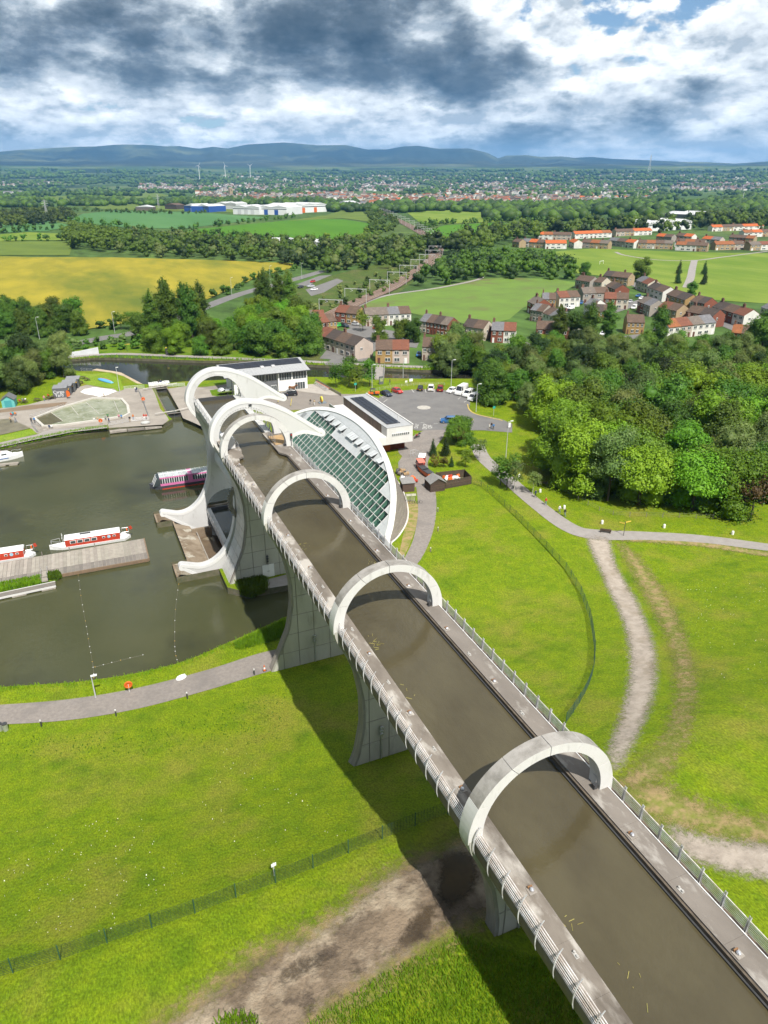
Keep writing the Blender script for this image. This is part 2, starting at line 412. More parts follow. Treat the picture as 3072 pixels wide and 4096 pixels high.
M_CROP = mat('green_crop', (0.055, 0.145, 0.010), (0.07, 0.17, 0.012), rough=0.9, scale=0.02, detail=5, stretch=(1, 0.3, 1), spec=0.1)
M_CROP2 = mat('blue_green_crop', (0.06, 0.145, 0.045), (0.08, 0.175, 0.06), rough=0.9, scale=0.012, detail=5, stretch=(1, 0.25, 1), spec=0.1)
M_OLIVE = mat('olive_pasture', (0.115, 0.16, 0.03), (0.085, 0.125, 0.025), rough=0.9, scale=0.02, detail=5, spec=0.1)
M_LIME = mat('park_grass', (0.165, 0.22, 0.035), (0.115, 0.175, 0.022), rough=0.9, scale=0.05, detail=8, stretch=(1, 0.4, 1), spec=0.1, c3=(0.09, 0.16, 0.015), scale3=0.014, lo3=0.5, hi3=0.7)
M_ASPHALT = mat('worn_asphalt', (0.155, 0.15, 0.145), (0.125, 0.12, 0.118), rough=0.9, scale=0.25, detail=7, c3=(0.10, 0.098, 0.095), scale3=0.6, lo3=0.6, hi3=0.72, bump=0.1, bscale=20)
M_PLAZA = mat('resin_paving', (0.21, 0.185, 0.16), (0.18, 0.16, 0.14), rough=0.9, scale=0.4, detail=6)
M_PATH = mat('compacted_path', (0.27, 0.25, 0.235), (0.23, 0.21, 0.195), rough=0.9, scale=0.8, detail=6, bump=0.15, bscale=12)
M_CONC = mat('weathered_concrete', (0.29, 0.265, 0.235), (0.22, 0.195, 0.17), rough=0.85, scale=0.55, detail=8, lo=0.4, hi=0.66, bump=0.15, bscale=9, c3=(0.42, 0.39, 0.35), scale3=0.9, lo3=0.56, hi3=0.68, bdist=0.05)
M_DIRT = mat('muddy_track', (0.205, 0.155, 0.105), (0.115, 0.085, 0.056), rough=0.9, scale=0.35, detail=8, lo=0.42, hi=0.58, bump=0.9, bscale=2.2, c3=(0.30, 0.245, 0.175), scale3=0.22, lo3=0.50, hi3=0.62, bdist=0.3, c4=(0.085, 0.062, 0.042), scale4=.5, lo4=.58, hi4=.66)
M_STONY = mat('stony_track', (0.36, 0.31, 0.26), (0.27, 0.23, 0.19), rough=0.95, scale=0.9, detail=9, lo=0.38, hi=0.62, bump=0.6, bscale=6, bdist=0.1, c3=(0.21, 0.17, 0.12), scale3=0.28, lo3=0.52, hi3=0.7)
M_VERGE = mat('dry_verge', (0.27, 0.20, 0.09), (0.15, 0.165, 0.025), rough=0.95, scale=0.8, detail=8, lo=0.42, hi=0.58, bump=0.5, bscale=4)
def water_mat(name, c1, c2, sc, bump, bs, rough=0.06, stretch=(1, 1, 1), c3=None):
    m = mat(name, c1, c2, rough=rough, scale=sc, detail=5, lo=0.35, hi=0.7, bump=bump, bscale=bs, bdist=0.10, stretch=stretch, spec=0.5, c3=c3, scale3=0.045, lo3=0.5, hi3=0.68)
    m.node_tree.nodes['Principled BSDF'].inputs['IOR'].default_value = 1.42
    return m
M_BASIN = water_mat('basin_water', (0.048, 0.052, 0.022), (0.063, 0.064, 0.028), 0.06, 0.22, 1.1, c3=(0.030, 0.032, 0.017))
M_CANAL = water_mat('canal_water', (0.022, 0.024, 0.018), (0.03, 0.03, 0.02), 0.2, 0.08, 0.9)
M_TROUGH = water_mat('aqueduct_water', (0.074, 0.063, 0.034), (0.052, 0.043, 0.023), 0.22, 0.32, 2.2, stretch=(1, 0.55, 1))

lockL = [(-2.9, 234.5), (-2.6, 226), (-3.3, 208), (-2.7, 201.5)]
BASIN = [(-160, 112), (-110, 98), (-70, 93.5), (-50, 90.5)] + [tuple(p.xy) for p in smooth_line([(-40, 88.6, 0), (-28.6, 85.2, 0), (-18, 84.3, 0), (-9.7, 86.5, 0), (-1.3, 89.3, 0), (7, 92, 0)], 5)] + \
    [(7, 98.6), (-4.2, 98.8), (-6.9, 101.6), (-6.9, 108.2), (-14.0, 108.2), (-14.0, 113.8), (-11.4, 113.8), (-11.4, 131.0), (-14.3, 131.0), (-14.3, 136.3), (7, 136.3), (7, 191), (3.7, 191.5), (1.6, 197.3), (1.6, 236)] + \
    [(-1.6, 236)] + [(-2.4, 208), (-2.4, 201), (-1.6, 197.1), (-4.7, 193.4), (-18.4, 195.5)] + [tuple(p.xy) for p in smooth_line([(-18.6, 196.8, 0), (-27.6, 196.3, 0), (-36.9, 193.6, 0), (-44.5, 190.7, 0), (-80, 180, 0), (-160, 168, 0)], 4)]
CANAL = [(-160, 330), (-60, 300), (-27, 286.5), (-17, 286), (-8, 281), (2, 275), (18, 265), (36, 257), (53, 243), (61, 237.5), (87, 219.5), (120, 205), (200, 165), (196, 152), (116, 194), (80, 209.5), (55, 222.5), (46, 227), (8, 237.0), (-2.6, 237.1), (-6.4, 240.3), (-9.5, 252), (-13, 259), (-18.6, 264), (-23, 265.5), (-27, 272), (-60, 284), (-160, 312)]
DOCK = [(-6.9, 108.2), (-14.0, 108.2), (-14.0, 113.8), (-11.4, 113.8), (-11.4, 131.0), (-14.3, 131.0), (-14.3, 136.3), (7, 136.3), (7, 108.2)]
def build_ground():
    pts = []; edges = []
    for pl in (BASIN, CANAL, DOCK):
        b = len(pts); pts += pl; edges += [(b + i, b + (i + 1) % len(pl)) for i in range(len(pl))]
    gx, gy = np.meshgrid(np.arange(-130, 262, 4.0), np.arange(-60, 90, 2.0)); g = np.c_[gx.ravel(), gy.ravel()]
    g = g[~inside(BASIN, g)]; pts += [tuple(q) for q in g]
    B = 19000
    pts += [(-B, -2000), (B, -2000), (B, B), (-B, B), (-600, -400), (900, -400), (900, 900), (-600, 900), (-600, 84.5), (900, 84.5), (-3000, 3000), (3000, 3000)]
    v, e, f, *_ = delaunay_2d_cdt([Vector(p) for p in pts], edges, [], 0, 1e-4)
    V = np.array([(p.x, p.y) for p in v]); F = np.array([list(t) for t in f if len(t) == 3]); c = V[F].mean(1)
    F = F[~inside(BASIN, c) & ~inside(CANAL, c) & ~inside(DOCK, c)]
    a = np.cross(V[F[:, 1]] - V[F[:, 0]], V[F[:, 2]] - V[F[:, 0]]); F[a < 0] = F[a < 0][:, ::-1]
    Z = np.array([hz(*p) for p in V]); c = V[F].mean(1)
    mb = MB(); mb.add(np.c_[V, Z].tolist(), F.tolist())
    far = (np.hypot(c[:, 0], c[:, 1]) > 330) | (c[:, 1] > 300)
    o = mb.build('ground', [M_GRASS, M_PLAIN]); o.data.polygons.foreach_set('material_index', far.astype(np.int32))
    tag(o, kind='structure')
    for name, pl, zt, zb in (('basin_bank', BASIN, G0, -1.2), ('canal_bank', CANAL, G0, -1.2)):
        mb = MB(); q = pl if poly_area(pl) > 0 else pl[::-1]
        for i in range(len(q)):
            a, b = q[i], q[(i + 1) % len(q)]
            mb.add([(a[0], a[1], zb), (b[0], b[1], zb), (b[0], b[1], hz(*b) + .003), (a[0], a[1], hz(*a) + .003)], [(3, 2, 1, 0)])
        tag(mb.build(name, mat('bank_stone', (0.13, 0.115, 0.08), (0.07, 0.075, 0.035), rough=0.95, scale=0.8, detail=6, bump=0.5, bscale=4)), kind='structure')
build_ground()
def wsheet(name, poly, z, m, grow=0.4):
    c = np.array(poly).mean(0)
    return sheet(name, poly, m, dz=0, z=z)
wsheet('basin_water', BASIN, 0.0, M_BASIN); wsheet('canal_water', CANAL, 0.25, M_CANAL)

def soft_of(m):
    k = m.name + '_soft'
    if k in MATS: return MATS[k]
    q = m.copy(); q.name = k; MATS[k] = q; N = q.node_tree.nodes; L = q.node_tree.links
    b = N['Principled BSDF']; out = [n for n in N if n.type == 'OUTPUT_MATERIAL'][0]
    at = N.new('ShaderNodeAttribute'); at.attribute_name = 'edge'; ge = N.new('ShaderNodeNewGeometry'); n = N.new('ShaderNodeTexNoise'); n.inputs['Scale'].default_value = 2.2; n.inputs['Detail'].default_value = 8; n.inputs['Roughness'].default_value = 0.75; L.new(ge.outputs['Position'], n.inputs[0])
    ma = N.new('ShaderNodeMath'); ma.operation = 'MULTIPLY_ADD'; L.new(n.outputs[0], ma.inputs[0]); ma.inputs[1].default_value = 1.5; ma.inputs[2].default_value = -0.75
    ad = N.new('ShaderNodeMath'); ad.operation = 'ADD'; L.new(ma.outputs[0], ad.inputs[0]); L.new(at.outputs['Fac'], ad.inputs[1])
    sm = N.new('ShaderNodeMapRange'); sm.interpolation_type = 'SMOOTHSTEP'; sm.inputs[1].default_value = 0.15; sm.inputs[2].default_value = 0.95; L.new(ad.outputs[0], sm.inputs[0])
    mu = N.new('ShaderNodeMath'); mu.operation = 'MULTIPLY'; L.new(sm.outputs[0], mu.inputs[0])
    s2 = N.new('ShaderNodeMapRange'); s2.inputs[1].default_value = 0.0; s2.inputs[2].default_value = 0.15; L.new(at.outputs['Fac'], s2.inputs[0]); L.new(s2.outputs[0], mu.inputs[1])
    tr = N.new('ShaderNodeBsdfTransparent'); mx = N.new('ShaderNodeMixShader'); L.new(mu.outputs[0], mx.inputs[0]); L.new(tr.outputs[0], mx.inputs[1]); L.new(b.outputs[0], mx.inputs[2]); L.new(mx.outputs[0], out.inputs[0])
    return q
def soft_sheet(name, poly, m, dz, w, res=1.2):
    """a worn surface whose margin breaks up over a width w"""
    A = poly_area(poly); q = poly if A > 0 else poly[::-1]; n = len(q); big = []
    for i in range(n):
        a = Vector(q[i - 1]); b = Vector(q[(i + 1) % n]); t = (b - a).normalized(); big.append((q[i][0] + t.y * w * .5, q[i][1] - t.x * w * .5))
    o = sheet(name, big, soft_of(m), dz, res)
    V = np.zeros(len(o.data.vertices) * 3); o.data.vertices.foreach_get('co', V); V = V.reshape(-1, 3)[:, :2]; D = np.full(len(V), 1e9)
    B = np.array(big)
    for i in range(len(B)):
        a, b = B[i - 1], B[i]; d = b - a; t = np.clip(((V - a) @ d) / max(d @ d, 1e-9), 0, 1); D = np.minimum(D, np.linalg.norm(V - a - t[:, None] * d, axis=1))
    at = o.data.attributes.new('edge', 'FLOAT', 'POINT'); at.data.foreach_set('value', np.clip(D / w, 0, 1.6)); return o
def DP(*pts): return [tuple(dp(*p).xy) for p in pts]
def CP(o, s, *pts): return [tuple(cp(o, s, *p).xy) for p in pts]
C1 = ((0, 1400), 800 / 1659); C3 = ((1200, 1350), 800 / 1659); C2 = ((600, 1400), 800 / 1659)
# fields and parkland beyond the canal
sheet('yellow_field', DP((-60, 552), (60, 556), (250, 557), (440, 562), (648, 570), (640, 577), (560, 598), (500, 625), (430, 655), (330, 690), (190, 712), (120, 690), (0, 668), (-60, 664)), M_YELLOW, 0.35)
sheet('green_field', DP((385, 500), (480, 490), (590, 480), (650, 473), (740, 474), (820, 487), (838, 494), (800, 512), (730, 521), (640, 524), (520, 515)), M_CROP, 0.4)
sheet('teal_field', DP((150, 477), (180, 462), (250, 455), (420, 459), (580, 470), (500, 482), (390, 495), (290, 493), (200, 486)), M_CROP2, 0.45)
sheet('left_field', DP((-60, 490), (40, 480), (110, 478), (160, 489), (100, 500), (-60, 505)), M_CROP2, 0.4)
sheet('left_meadow', DP((-60, 512), (60, 502), (170, 507), (160, 520), (60, 520), (-60, 524)), M_LIME, 0.4)
sheet('left_pasture', DP((-60, 522), (160, 522), (150, 552), (-60, 552)), M_OLIVE, 0.35)
sheet('olive_field', DP((110, 438), (300, 432), (420, 437), (560, 445), (620, 452), (560, 462), (430, 457), (230, 453)), M_OLIVE, 0.5)
sheet('far_left_field', DP((60, 428), (200, 420), (330, 414), (370, 424), (150, 437)), M_OLIVE, 0.6)
sheet('railside_field', DP((620, 478), (700, 466), (740, 455), (790, 449), (815, 468), (822, 483), (740, 472)), M_OLIVE, 0.45)
sheet('right_field', DP((905, 506), (960, 487), (1060, 482), (1150, 487), (1165, 496), (1080, 508), (1000, 521), (930, 520)), M_CROP, 0.4)
sheet('golf_course', DP((880, 460), (960, 452), (1080, 462), (1170, 466), (1180, 478), (1060, 480), (960, 484), (905, 480)), M_LIME, 0.4)
sheet('far_right_field', DP((1225, 446), (1330, 440), (1460, 441), (1720, 428), (1720, 438), (1500, 447), (1300, 455)), M_CROP, 0.6)
sheet('park', DP((1180, 545), (1280, 537), (1480, 545), (1720, 548), (1720, 660), (1640, 655), (1480, 645), (1380, 605), (1240, 590), (1210, 570)), M_LIME, 0.16)
sheet('green_space', DP((775, 655), (830, 640), (920, 625), (1030, 603), (1090, 600), (1200, 603), (1250, 612), (1200, 640), (1130, 665), (1100, 690), (1040, 705), (960, 692), (880, 675), (800, 672)), mat('rough_park', (0.105, 0.185, 0.016), (0.085, 0.14, 0.016), rough=0.9, scale=0.06, detail=7, c3=(0.11, 0.11, 0.03), scale3=0.03, lo3=0.55, hi3=0.7), 0.10)
soft_sheet('bare_puddle', DP((1020, 684), (1050, 678), (1075, 676), (1068, 690), (1062, 702), (1035, 698)), mat('white_mud', (0.52, 0.48, 0.42), (0.2, 0.17, 0.1), rough=0.6, scale=0.25, detail=8, lo=0.45, hi=0.55), 0.14, 3, 1.5)
sheet('scrub_strip', DP((470, 760), (560, 640), (700, 600), (850, 560), (930, 545), (935, 580), (850, 640), (760, 665), (640, 690), (700, 780)), M_SCRUBG, 0.05)
sheet('near_parkland', DP((90, 770), (240, 742), (480, 745), (650, 776), (480, 776), (240, 764)), M_GRASS2, 0.06)

# roads and paths
sheet('towpath', band(DP((120, 775), (240, 765), (350, 768), (520, 775), (680, 782), (830, 790), (1000, 795), (1120, 792)), 3.2), M_PATH, 0.08)
sheet('field_road', band(DP((150, 745), (230, 729), (300, 716), (420, 672), (520, 635), (620, 608), (700, 585)), 8), M_ASPHALT, 0.07)
sheet('coach_park', DP((660, 626), (728, 602), (742, 607), (700, 632), (672, 640)), M_ASPHALT, 0.12)
sheet('coach_park_lane', DP((640, 615), (690, 596), (718, 594), (660, 618)), M_ASPHALT, 0.12)
sheet('park_path', band(DP((640, 745), (690, 705), (760, 668), (830, 640), (950, 622), (1030, 605), (1042, 597)), 3), M_PATH, 0.19)
sheet('park_path_far', band(DP((1330, 545), (1350, 552), (1420, 562), (1500, 563), (1560, 556), (1660, 543)), 3.2), M_PATH, 0.24)
sheet('park_path_short', band(DP((1500, 563), (1495, 583), (1492, 600), (1483, 622)), 5), M_PATH, 0.28)
sheet('estate_road', band(DP((725, 790), (760, 765), (800, 742), (815, 728), (790, 712), (740, 695)), 9), M_ASPHALT, 0.12)
sheet('estate_close', DP((690, 775), (740, 715), (770, 705), (850, 715), (905, 740), (900, 752), (830, 745), (800, 765), (790, 782)), M_ASPHALT, 0.09)
sheet('estate_street', band(DP((1100, 735), (1200, 760), (1300, 738), (1420, 720), (1520, 690), (1640, 730)), 7), M_ASPHALT, 0.12)
sheet('estate_lane', band(DP((1265, 690), (1330, 670), (1390, 650), (1420, 640), (1360, 610)), 7), M_ASPHALT, 0.15)
# the visitor side
sheet('car_park', [tuple(p.xy) for p in smooth_line([(*q, 0) for q in CP(*C3, (700, 560), (660, 500), (860, 440), (1230, 440), (1400, 520), (1425, 620), (1700, 690), (1700, 765), (1150, 768), (950, 770), (900, 700))], 5, True)], M_ASPHALT, 0.06)
sheet('approach_road', CP(*C3, (1400, 600), (1440, 640), (1760, 715), (1760, 790), (1380, 760)), M_ASPHALT, 0.052)
sheet('plaza', CP(*C3, (-330, 470), (-100, 440), (300, 470), (560, 470), (640, 500), (720, 560), (850, 700), (300, 640), (0, 600), (-330, 620)), M_PLAZA, 0.04)
sheet('terrace_paving', CP(*C3, (70, 390), (150, 385), (330, 480), (250, 480), (-60, 440), (-10, 410)), mat('pale_paving', (0.36, 0.33, 0.29), (0.31, 0.28, 0.25), scale=0.6), 0.07)
M_SETT = mat('block_paving', (0.225, 0.20, 0.18), (0.175, 0.155, 0.14), rough=0.9, scale=2.2, detail=3, bump=0.35, bscale=6, c3=(0.15, 0.135, 0.125), scale3=0.25, lo3=0.5, hi3=0.75)
sheet('service_lane', [tuple(p.xy) for p in smooth_line([(*q, 0) for q in DP((868, 1222), (893, 1165), (903, 1100), (897, 1040), (885, 1000), (860, 975), (880, 950), (950, 915), (965, 930), (930, 985), (925, 1010), (940, 1060), (942, 1110), (930, 1165), (900, 1220))], 4, True)], M_SETT, 0.05, res=3)
sheet('lane_verge', [tuple(p.xy) for p in smooth_line([(*q, 0) for q in DP((862, 1200), (878, 1120), (876, 1085), (900, 1085), (902, 1120), (890, 1165), (868, 1210))], 4, True)], M_VERGE, 0.07)
sheet('yard', DP((860, 1000), (885, 960), (925, 990), (922, 1020), (905, 1050), (870, 1060)), M_SETT, 0.045)
# paths on the right
sheet('woodland_path', band(DP((1030, 960), (1045, 990), (1090, 1030), (1160, 1090), (1230, 1140), (1290, 1155), (1400, 1158), (1530, 1166), (1720, 1188)), [3.5, 3.5, 3.6, 3.6, 3.8, 4.2, 3.4, 3.2, 3.4]), M_PATH, 0.06, res=2.5)
soft_sheet('stony_track', [tuple(p.xy) for p in smooth_line([(*q, 0) for q in DP((1268, 1158), (1310, 1162), (1330, 1220), (1375, 1300), (1410, 1390), (1414, 1480), (1385, 1570), (1340, 1650), (1322, 1660), (1320, 1610), (1350, 1520), (1362, 1430), (1345, 1340), (1300, 1240))], 6, True)], M_STONY, 0.07, 2.0, 0.7)
soft_sheet('stony_spur', [tuple(p.xy) for p in smooth_line([(*q, 0) for q in DP((1445, 1790), (1490, 1800), (1560, 1818), (1730, 1838), (1730, 1905), (1620, 1890), (1540, 1872), (1480, 1845))], 4, True)], M_STONY, 0.06, 2.4, 0.7)
soft_sheet('worn_verge', [tuple(p.xy) for p in smooth_line([(*q, 0) for q in DP((1335, 1170), (1400, 1230), (1460, 1330), (1495, 1450), (1490, 1560), (1450, 1650), (1400, 1700), (1350, 1680), (1440, 1590), (1465, 1480), (1440, 1370), (1380, 1260))], 5, True)], M_VERGE, 0.05, 3.4, 0.8)
soft_sheet('worn_slope', [tuple(p.xy) for p in smooth_line([(*q, 0) for q in DP((1340, 1690), (1420, 1690), (1520, 1740), (1720, 1790), (1720, 1835), (1560, 1812), (1450, 1785), (1390, 1760))], 4, True)], M_VERGE, 0.045, 4.5, 0.9)
soft_sheet('mown_strip', band(DP((1330, 1168), (1420, 1168), (1550, 1180), (1720, 1205)), [0.4, 2.2, 2.2, 2.2]), M_VERGE, 0.05, 1.8, 0.8)
# brick path along the basin
sheet('brick_path', [tuple(p.xy) for p in smooth_line([(*q, 0) for q in DP((-120, 1528), (0, 1523), (150, 1511), (300, 1486), (450, 1447), (560, 1412), (640, 1395))], 5)] + [tuple(p.xy) for p in smooth_line([(*q, 0) for q in DP((640, 1440), (585, 1450), (450, 1491), (300, 1531), (150, 1556), (0, 1566), (-120, 1570))], 5)], M_SETT, 0.06, res=2)
# dirt track under the aqueduct
TRACK = [tuple(p.xy) for p in smooth_line([(*q, 0) for q in DP((300, 2290), (420, 2190), (560, 2080), (700, 2010), (830, 1905), (930, 1855), (1010, 1830), (1120, 1830), (1180, 1900), (1130, 1960), (1010, 1985), (900, 2045), (780, 2120), (690, 2180), (590, 2260))], 5, True)]
soft_sheet('track_verge', [tuple(p.xy) for p in smooth_line([(*q, 0) for q in DP((200, 2320), (390, 2180), (540, 2055), (700, 1980), (830, 1880), (930, 1830), (1030, 1805), (1190, 1810), (1230, 1900), (1150, 1985), (1040, 2000), (930, 2060), (820, 2140), (720, 2210), (640, 2300))], 5, True)], M_VERGE, 0.05, 3.6, 0.8)
soft_sheet('dirt_track', TRACK, M_DIRT, 0.10, 2.6, 0.8)
M_PUD = mat('wet_mud', (0.085, 0.062, 0.038), (0.055, 0.042, 0.03), rough=0.22, scale=0.5, detail=4)
for pl in (((960, 1850), (1010, 1843), (1030, 1880), (1020, 1930), (975, 1960), (945, 1935), (950, 1890)), ((900, 1985), (940, 1955), (935, 1985), (905, 2030), (860, 2045)), ((640, 2080), (720, 2065), (700, 2080), (650, 2105), (600, 2130))):
    soft_sheet('puddle', [tuple(p.xy) for p in smooth_line([(*q, 0) for q in DP(*pl)], 5, True)], M_PUD, 0.13, 1.2, .5)

# the left bank: paving, pools, lawns
sheet('wharf_paving', CP(*C1, (-120, 500), (230, 455), (470, 390), (560, 330), (720, 290), (900, 320), (1140, 320), (1260, 315), (1285, 360), (1330, 490), (1378, 540), (1402, 580), (1352, 620), (905, 648), (890, 625), (390, 660), (310, 695), (250, 650), (70, 570), (-120, 590)), mat('wharf_concrete', (0.29, 0.26, 0.225), (0.24, 0.215, 0.185), rough=0.9, scale=0.35, detail=8, c3=(0.2, 0.175, 0.15), scale3=0.15, lo3=0.5, hi3=0.75), 0.05)
sheet('wharf_path', CP(*C1, (-120, 795), (0, 768), (310, 700), (390, 660), (890, 630), (890, 648), (600, 682), (300, 742), (0, 808), (-120, 832)), M_PATH, 0.06)
sheet('lock_paving', CP(*C1, (1395, 322), (1540, 300), (1800, 330), (1800, 700), (1625, 612), (1518, 566), (1492, 505)), MATS['wharf_concrete'], 0.05)
sheet('wharf_lawn', CP(*C1, (560, 200), (640, 190), (760, 200), (900, 190), (1000, 250), (1030, 330), (980, 345), (940, 320), (720, 290), (690, 270), (630, 235)), M_LAWN, 0.075)
sheet('ramp', CP(*C1, (-120, 515), (0, 498), (230, 462), (560, 432), (530, 460), (300, 490), (0, 522), (-120, 540)), mat('brown_ramp', (0.19, 0.135, 0.085), (0.16, 0.115, 0.075), scale=0.5), 0.09)
sheet('bank_lawn', CP(*C1, (-120, 745), (0, 715), (265, 655), (308, 698), (0, 770), (-120, 800)), M_LAWN, 0.08)
sheet('plaza_lawn', CP(*C2, (390, 300), (520, 270), (660, 245), (660, 275), (600, 290), (480, 305)), M_GRASS2, 0.07)
sheet('caravan_lawn', CP(*C2, (495, 335), (660, 315), (700, 330), (560, 385), (515, 380)), M_GRASS2, 0.07)
sheet('basinside_path', CP(*C2, (385, 310), (480, 305), (660, 275), (720, 330), (560, 385), (500, 390), (380, 400)), M_PLAZA, 0.045)

# hills on the horizon
def build_hills():
    sk = [(-400, 620), (0, 606), (80, 599), (210, 591), (309, 586), (383, 585), (457, 578), (512, 577), (592, 579), (667, 585), (716, 583), (796, 594), (852, 586), (907, 593), (988, 577), (1135, 569), (1271, 580), (1382, 579), (1468, 597), (1548, 597), (1610, 585), (1672, 582), (1752, 594), (1876, 593), (1950, 611), (1993, 633), (2024, 622), (2110, 620), (2159, 627), (2246, 625), (2295, 631), (2369, 627), (2449, 635), (2604, 641), (2727, 647), (2820, 648), (2943, 654), (3072, 645), (3500, 640)]
    xs = np.array([s[0] for s in sk]); ys = np.array([s[1] for s in sk])
    from mathutils import noise as nz
    nu, nr = 420, 46; r0, r1 = 10300.0, 17500.0; crest = 14500.0
    P = []; F = []
    for i in range(nu):
        px = -400 + 3900 * i / (nu - 1)
        v = ray(px, float(np.interp(px, xs, ys))); d = Vector((v.x, v.y, 0)); tan = v.z / d.length; d.normalize()
        Hc = tan * crest + CAM.z
        for j in range(nr):
            t = j / (nr - 1); r = r0 + (r1 - r0) * t; x, y = CAM.x + d.x * r, CAM.y + d.y * r
            k = (r - r0) / (crest - r0)
            s = min(1, max(0, k)) ** 1.1; back = 1 if r < crest else max(0, 1 - ((r - crest) / (r1 - crest)) ** 2 * 0.6)
            spur = nz.noise((px * 0.005, 3.1, r * 0.00010)) * 0.9 + nz.noise((px * 0.014, 7.7, r * 0.0003)) * 0.5 + nz.noise((px * 0.04, 1.7, r * 0.0009)) * 0.22
            carve = min(1.0, max(0.0, 0.5 + 0.8 * spur)) * 0.62 * (4 * s * (1 - s)) ** 0.8
            b0 = hfar(r); h = b0 + (Hc - b0) * s * back * (1 - carve)
            P.append((x, y, h - 1.5 + 2.5 * s))
    for i in range(nu - 1):
        for j in range(nr - 1):
            a = i * nr + j; F.append((a, a + 1, a + nr + 1, a + nr))
    mb = MB(); mb.add(P, F)
    o = mb.build('hills', mat('hill_grass', (0.038, 0.048, 0.034), (0.13, 0.145, 0.07), rough=1, scale=0.0008, detail=8, lo=0.50, hi=0.66, spec=0.05, c3=(0.020, 0.028, 0.024), scale3=0.0006, lo3=0.45, hi3=0.62), smooth=True)  # dark base and paler patches put cloud shadow and sunlit ground into the colour
    tag(o, kind='structure')
    P = []; F = []; nu, nr = 90, 40
    for i in range(nu):
        v = ray(-700 + 4500 * i / (nu - 1), 700); d = Vector((v.x, v.y, 0)).normalized()
        for j in range(nr): r = 4300 + (10600 - 4300) * j / (nr - 1); P.append((CAM.x + d.x * r, CAM.y + d.y * r, G0 + hfar(r) - (0.6 if j == 0 else 0) + 0.3))
    for i in range(nu - 1):
        for j in range(nr - 1): a = i * nr + j; F.append((a + nr, a + nr + 1, a + 1, a))
    mb = MB(); mb.add(P, F); o = mb.build('far_plain', mat('far_fields', (0.05, 0.085, 0.03), (0.10, 0.13, 0.05), rough=1, scale=0.0016, detail=4, lo=.48, hi=.56, spec=.05, c3=(0.025, 0.042, 0.022), scale3=.0009, lo3=.5, hi3=.58, c4=(0.16, 0.17, 0.09), scale4=.0022, lo4=.64, hi4=.68), smooth=True, fix=True); tag(o, kind='structure')
build_hills()
# ---------------------------------------------------------------- aqueduct
M_WHITE = mat('white_steel', (0.56, 0.555, 0.55), (0.50, 0.495, 0.49), rough=0.45, scale=0.35, detail=6, lo=0.4, hi=0.7)
M_HOOP = mat('pale_hoop_concrete', (0.57, 0.565, 0.555), (0.49, 0.485, 0.47), rough=0.7, scale=0.5, detail=7, lo=0.4, hi=0.7, stretch=(1, 1, .35), c3=(0.36, 0.35, 0.33), scale3=1.3, lo3=.56, hi3=.75)
M_HOOPTOP = mat('stained_hoop_top', (0.30, 0.285, 0.265), (0.19, 0.178, 0.16), rough=0.8, scale=0.9, detail=9, lo=0.45, hi=0.66, bump=0.15, bscale=8, c3=(0.13, 0.12, 0.105), scale3=0.5, lo3=0.55, hi3=0.78)
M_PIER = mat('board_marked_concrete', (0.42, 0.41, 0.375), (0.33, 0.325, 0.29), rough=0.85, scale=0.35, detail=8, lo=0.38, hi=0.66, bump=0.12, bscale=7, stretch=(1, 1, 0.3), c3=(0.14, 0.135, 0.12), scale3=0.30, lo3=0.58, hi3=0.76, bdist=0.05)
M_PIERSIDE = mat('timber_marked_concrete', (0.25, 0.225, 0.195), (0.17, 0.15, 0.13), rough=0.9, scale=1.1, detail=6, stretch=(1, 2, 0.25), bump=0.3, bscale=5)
M_STEEL = mat('galvanised_steel', (0.62, 0.63, 0.66), (0.5, 0.5, 0.53), rough=0.35, scale=3, metal=0.7)
M_DARK = mat('dark_metal', (0.035, 0.037, 0.04), (0.05, 0.05, 0.052), rough=0.6, scale=3)
M_RUST = mat('brown_ledge', (0.20, 0.135, 0.085), (0.15, 0.105, 0.07), rough=0.9, scale=2, detail=6)
M_CONC2 = mat('stained_walkway', (0.19, 0.165, 0.138), (0.135, 0.115, 0.095), rough=0.9, scale=0.8, detail=9, lo=0.38, hi=0.62, bump=0.2, bscale=7, c3=(0.36, 0.335, 0.30), scale3=0.55, lo3=0.50, hi3=0.60, stretch=(1, 0.4, 1), bdist=0.05, c4=(0.09, 0.075, 0.06), scale4=.35, lo4=.55, hi4=.7)
M_CONC3 = mat('grey_towpath', (0.185, 0.163, 0.142), (0.145, 0.127, 0.11), rough=0.9, scale=0.5, detail=8, lo=0.36, hi=0.62, bump=0.2, bscale=8, c3=(0.28, 0.26, 0.235), scale3=0.75, lo3=0.55, hi3=0.64, stretch=(1, 0.45, 1), bdist=0.05, c4=(0.10, 0.085, 0.07), scale4=.3, lo4=.55, hi4=.72)
YA0, YA1 = -18.0, 103.4
WZ = 23.2; DZ = 23.7
aq = empty('aqueduct', (0, 64, 0), 0, 'long concrete canal aqueduct on tall piers carried through white hoops', 'aqueduct')
def aqp(mb, name, m, parent=None, **k):
    o = mb.build(name, m, None, **k)
    o.parent = parent or aq
    if parent is None: o.matrix_parent_inverse = Matrix.Translation(-Vector((0, 64, 0)))
    return o
def in_aq(o, parent=None):
    o.parent = parent or aq; o.matrix_parent_inverse = Matrix.Translation(-Vector((0, 64, 0))); return o
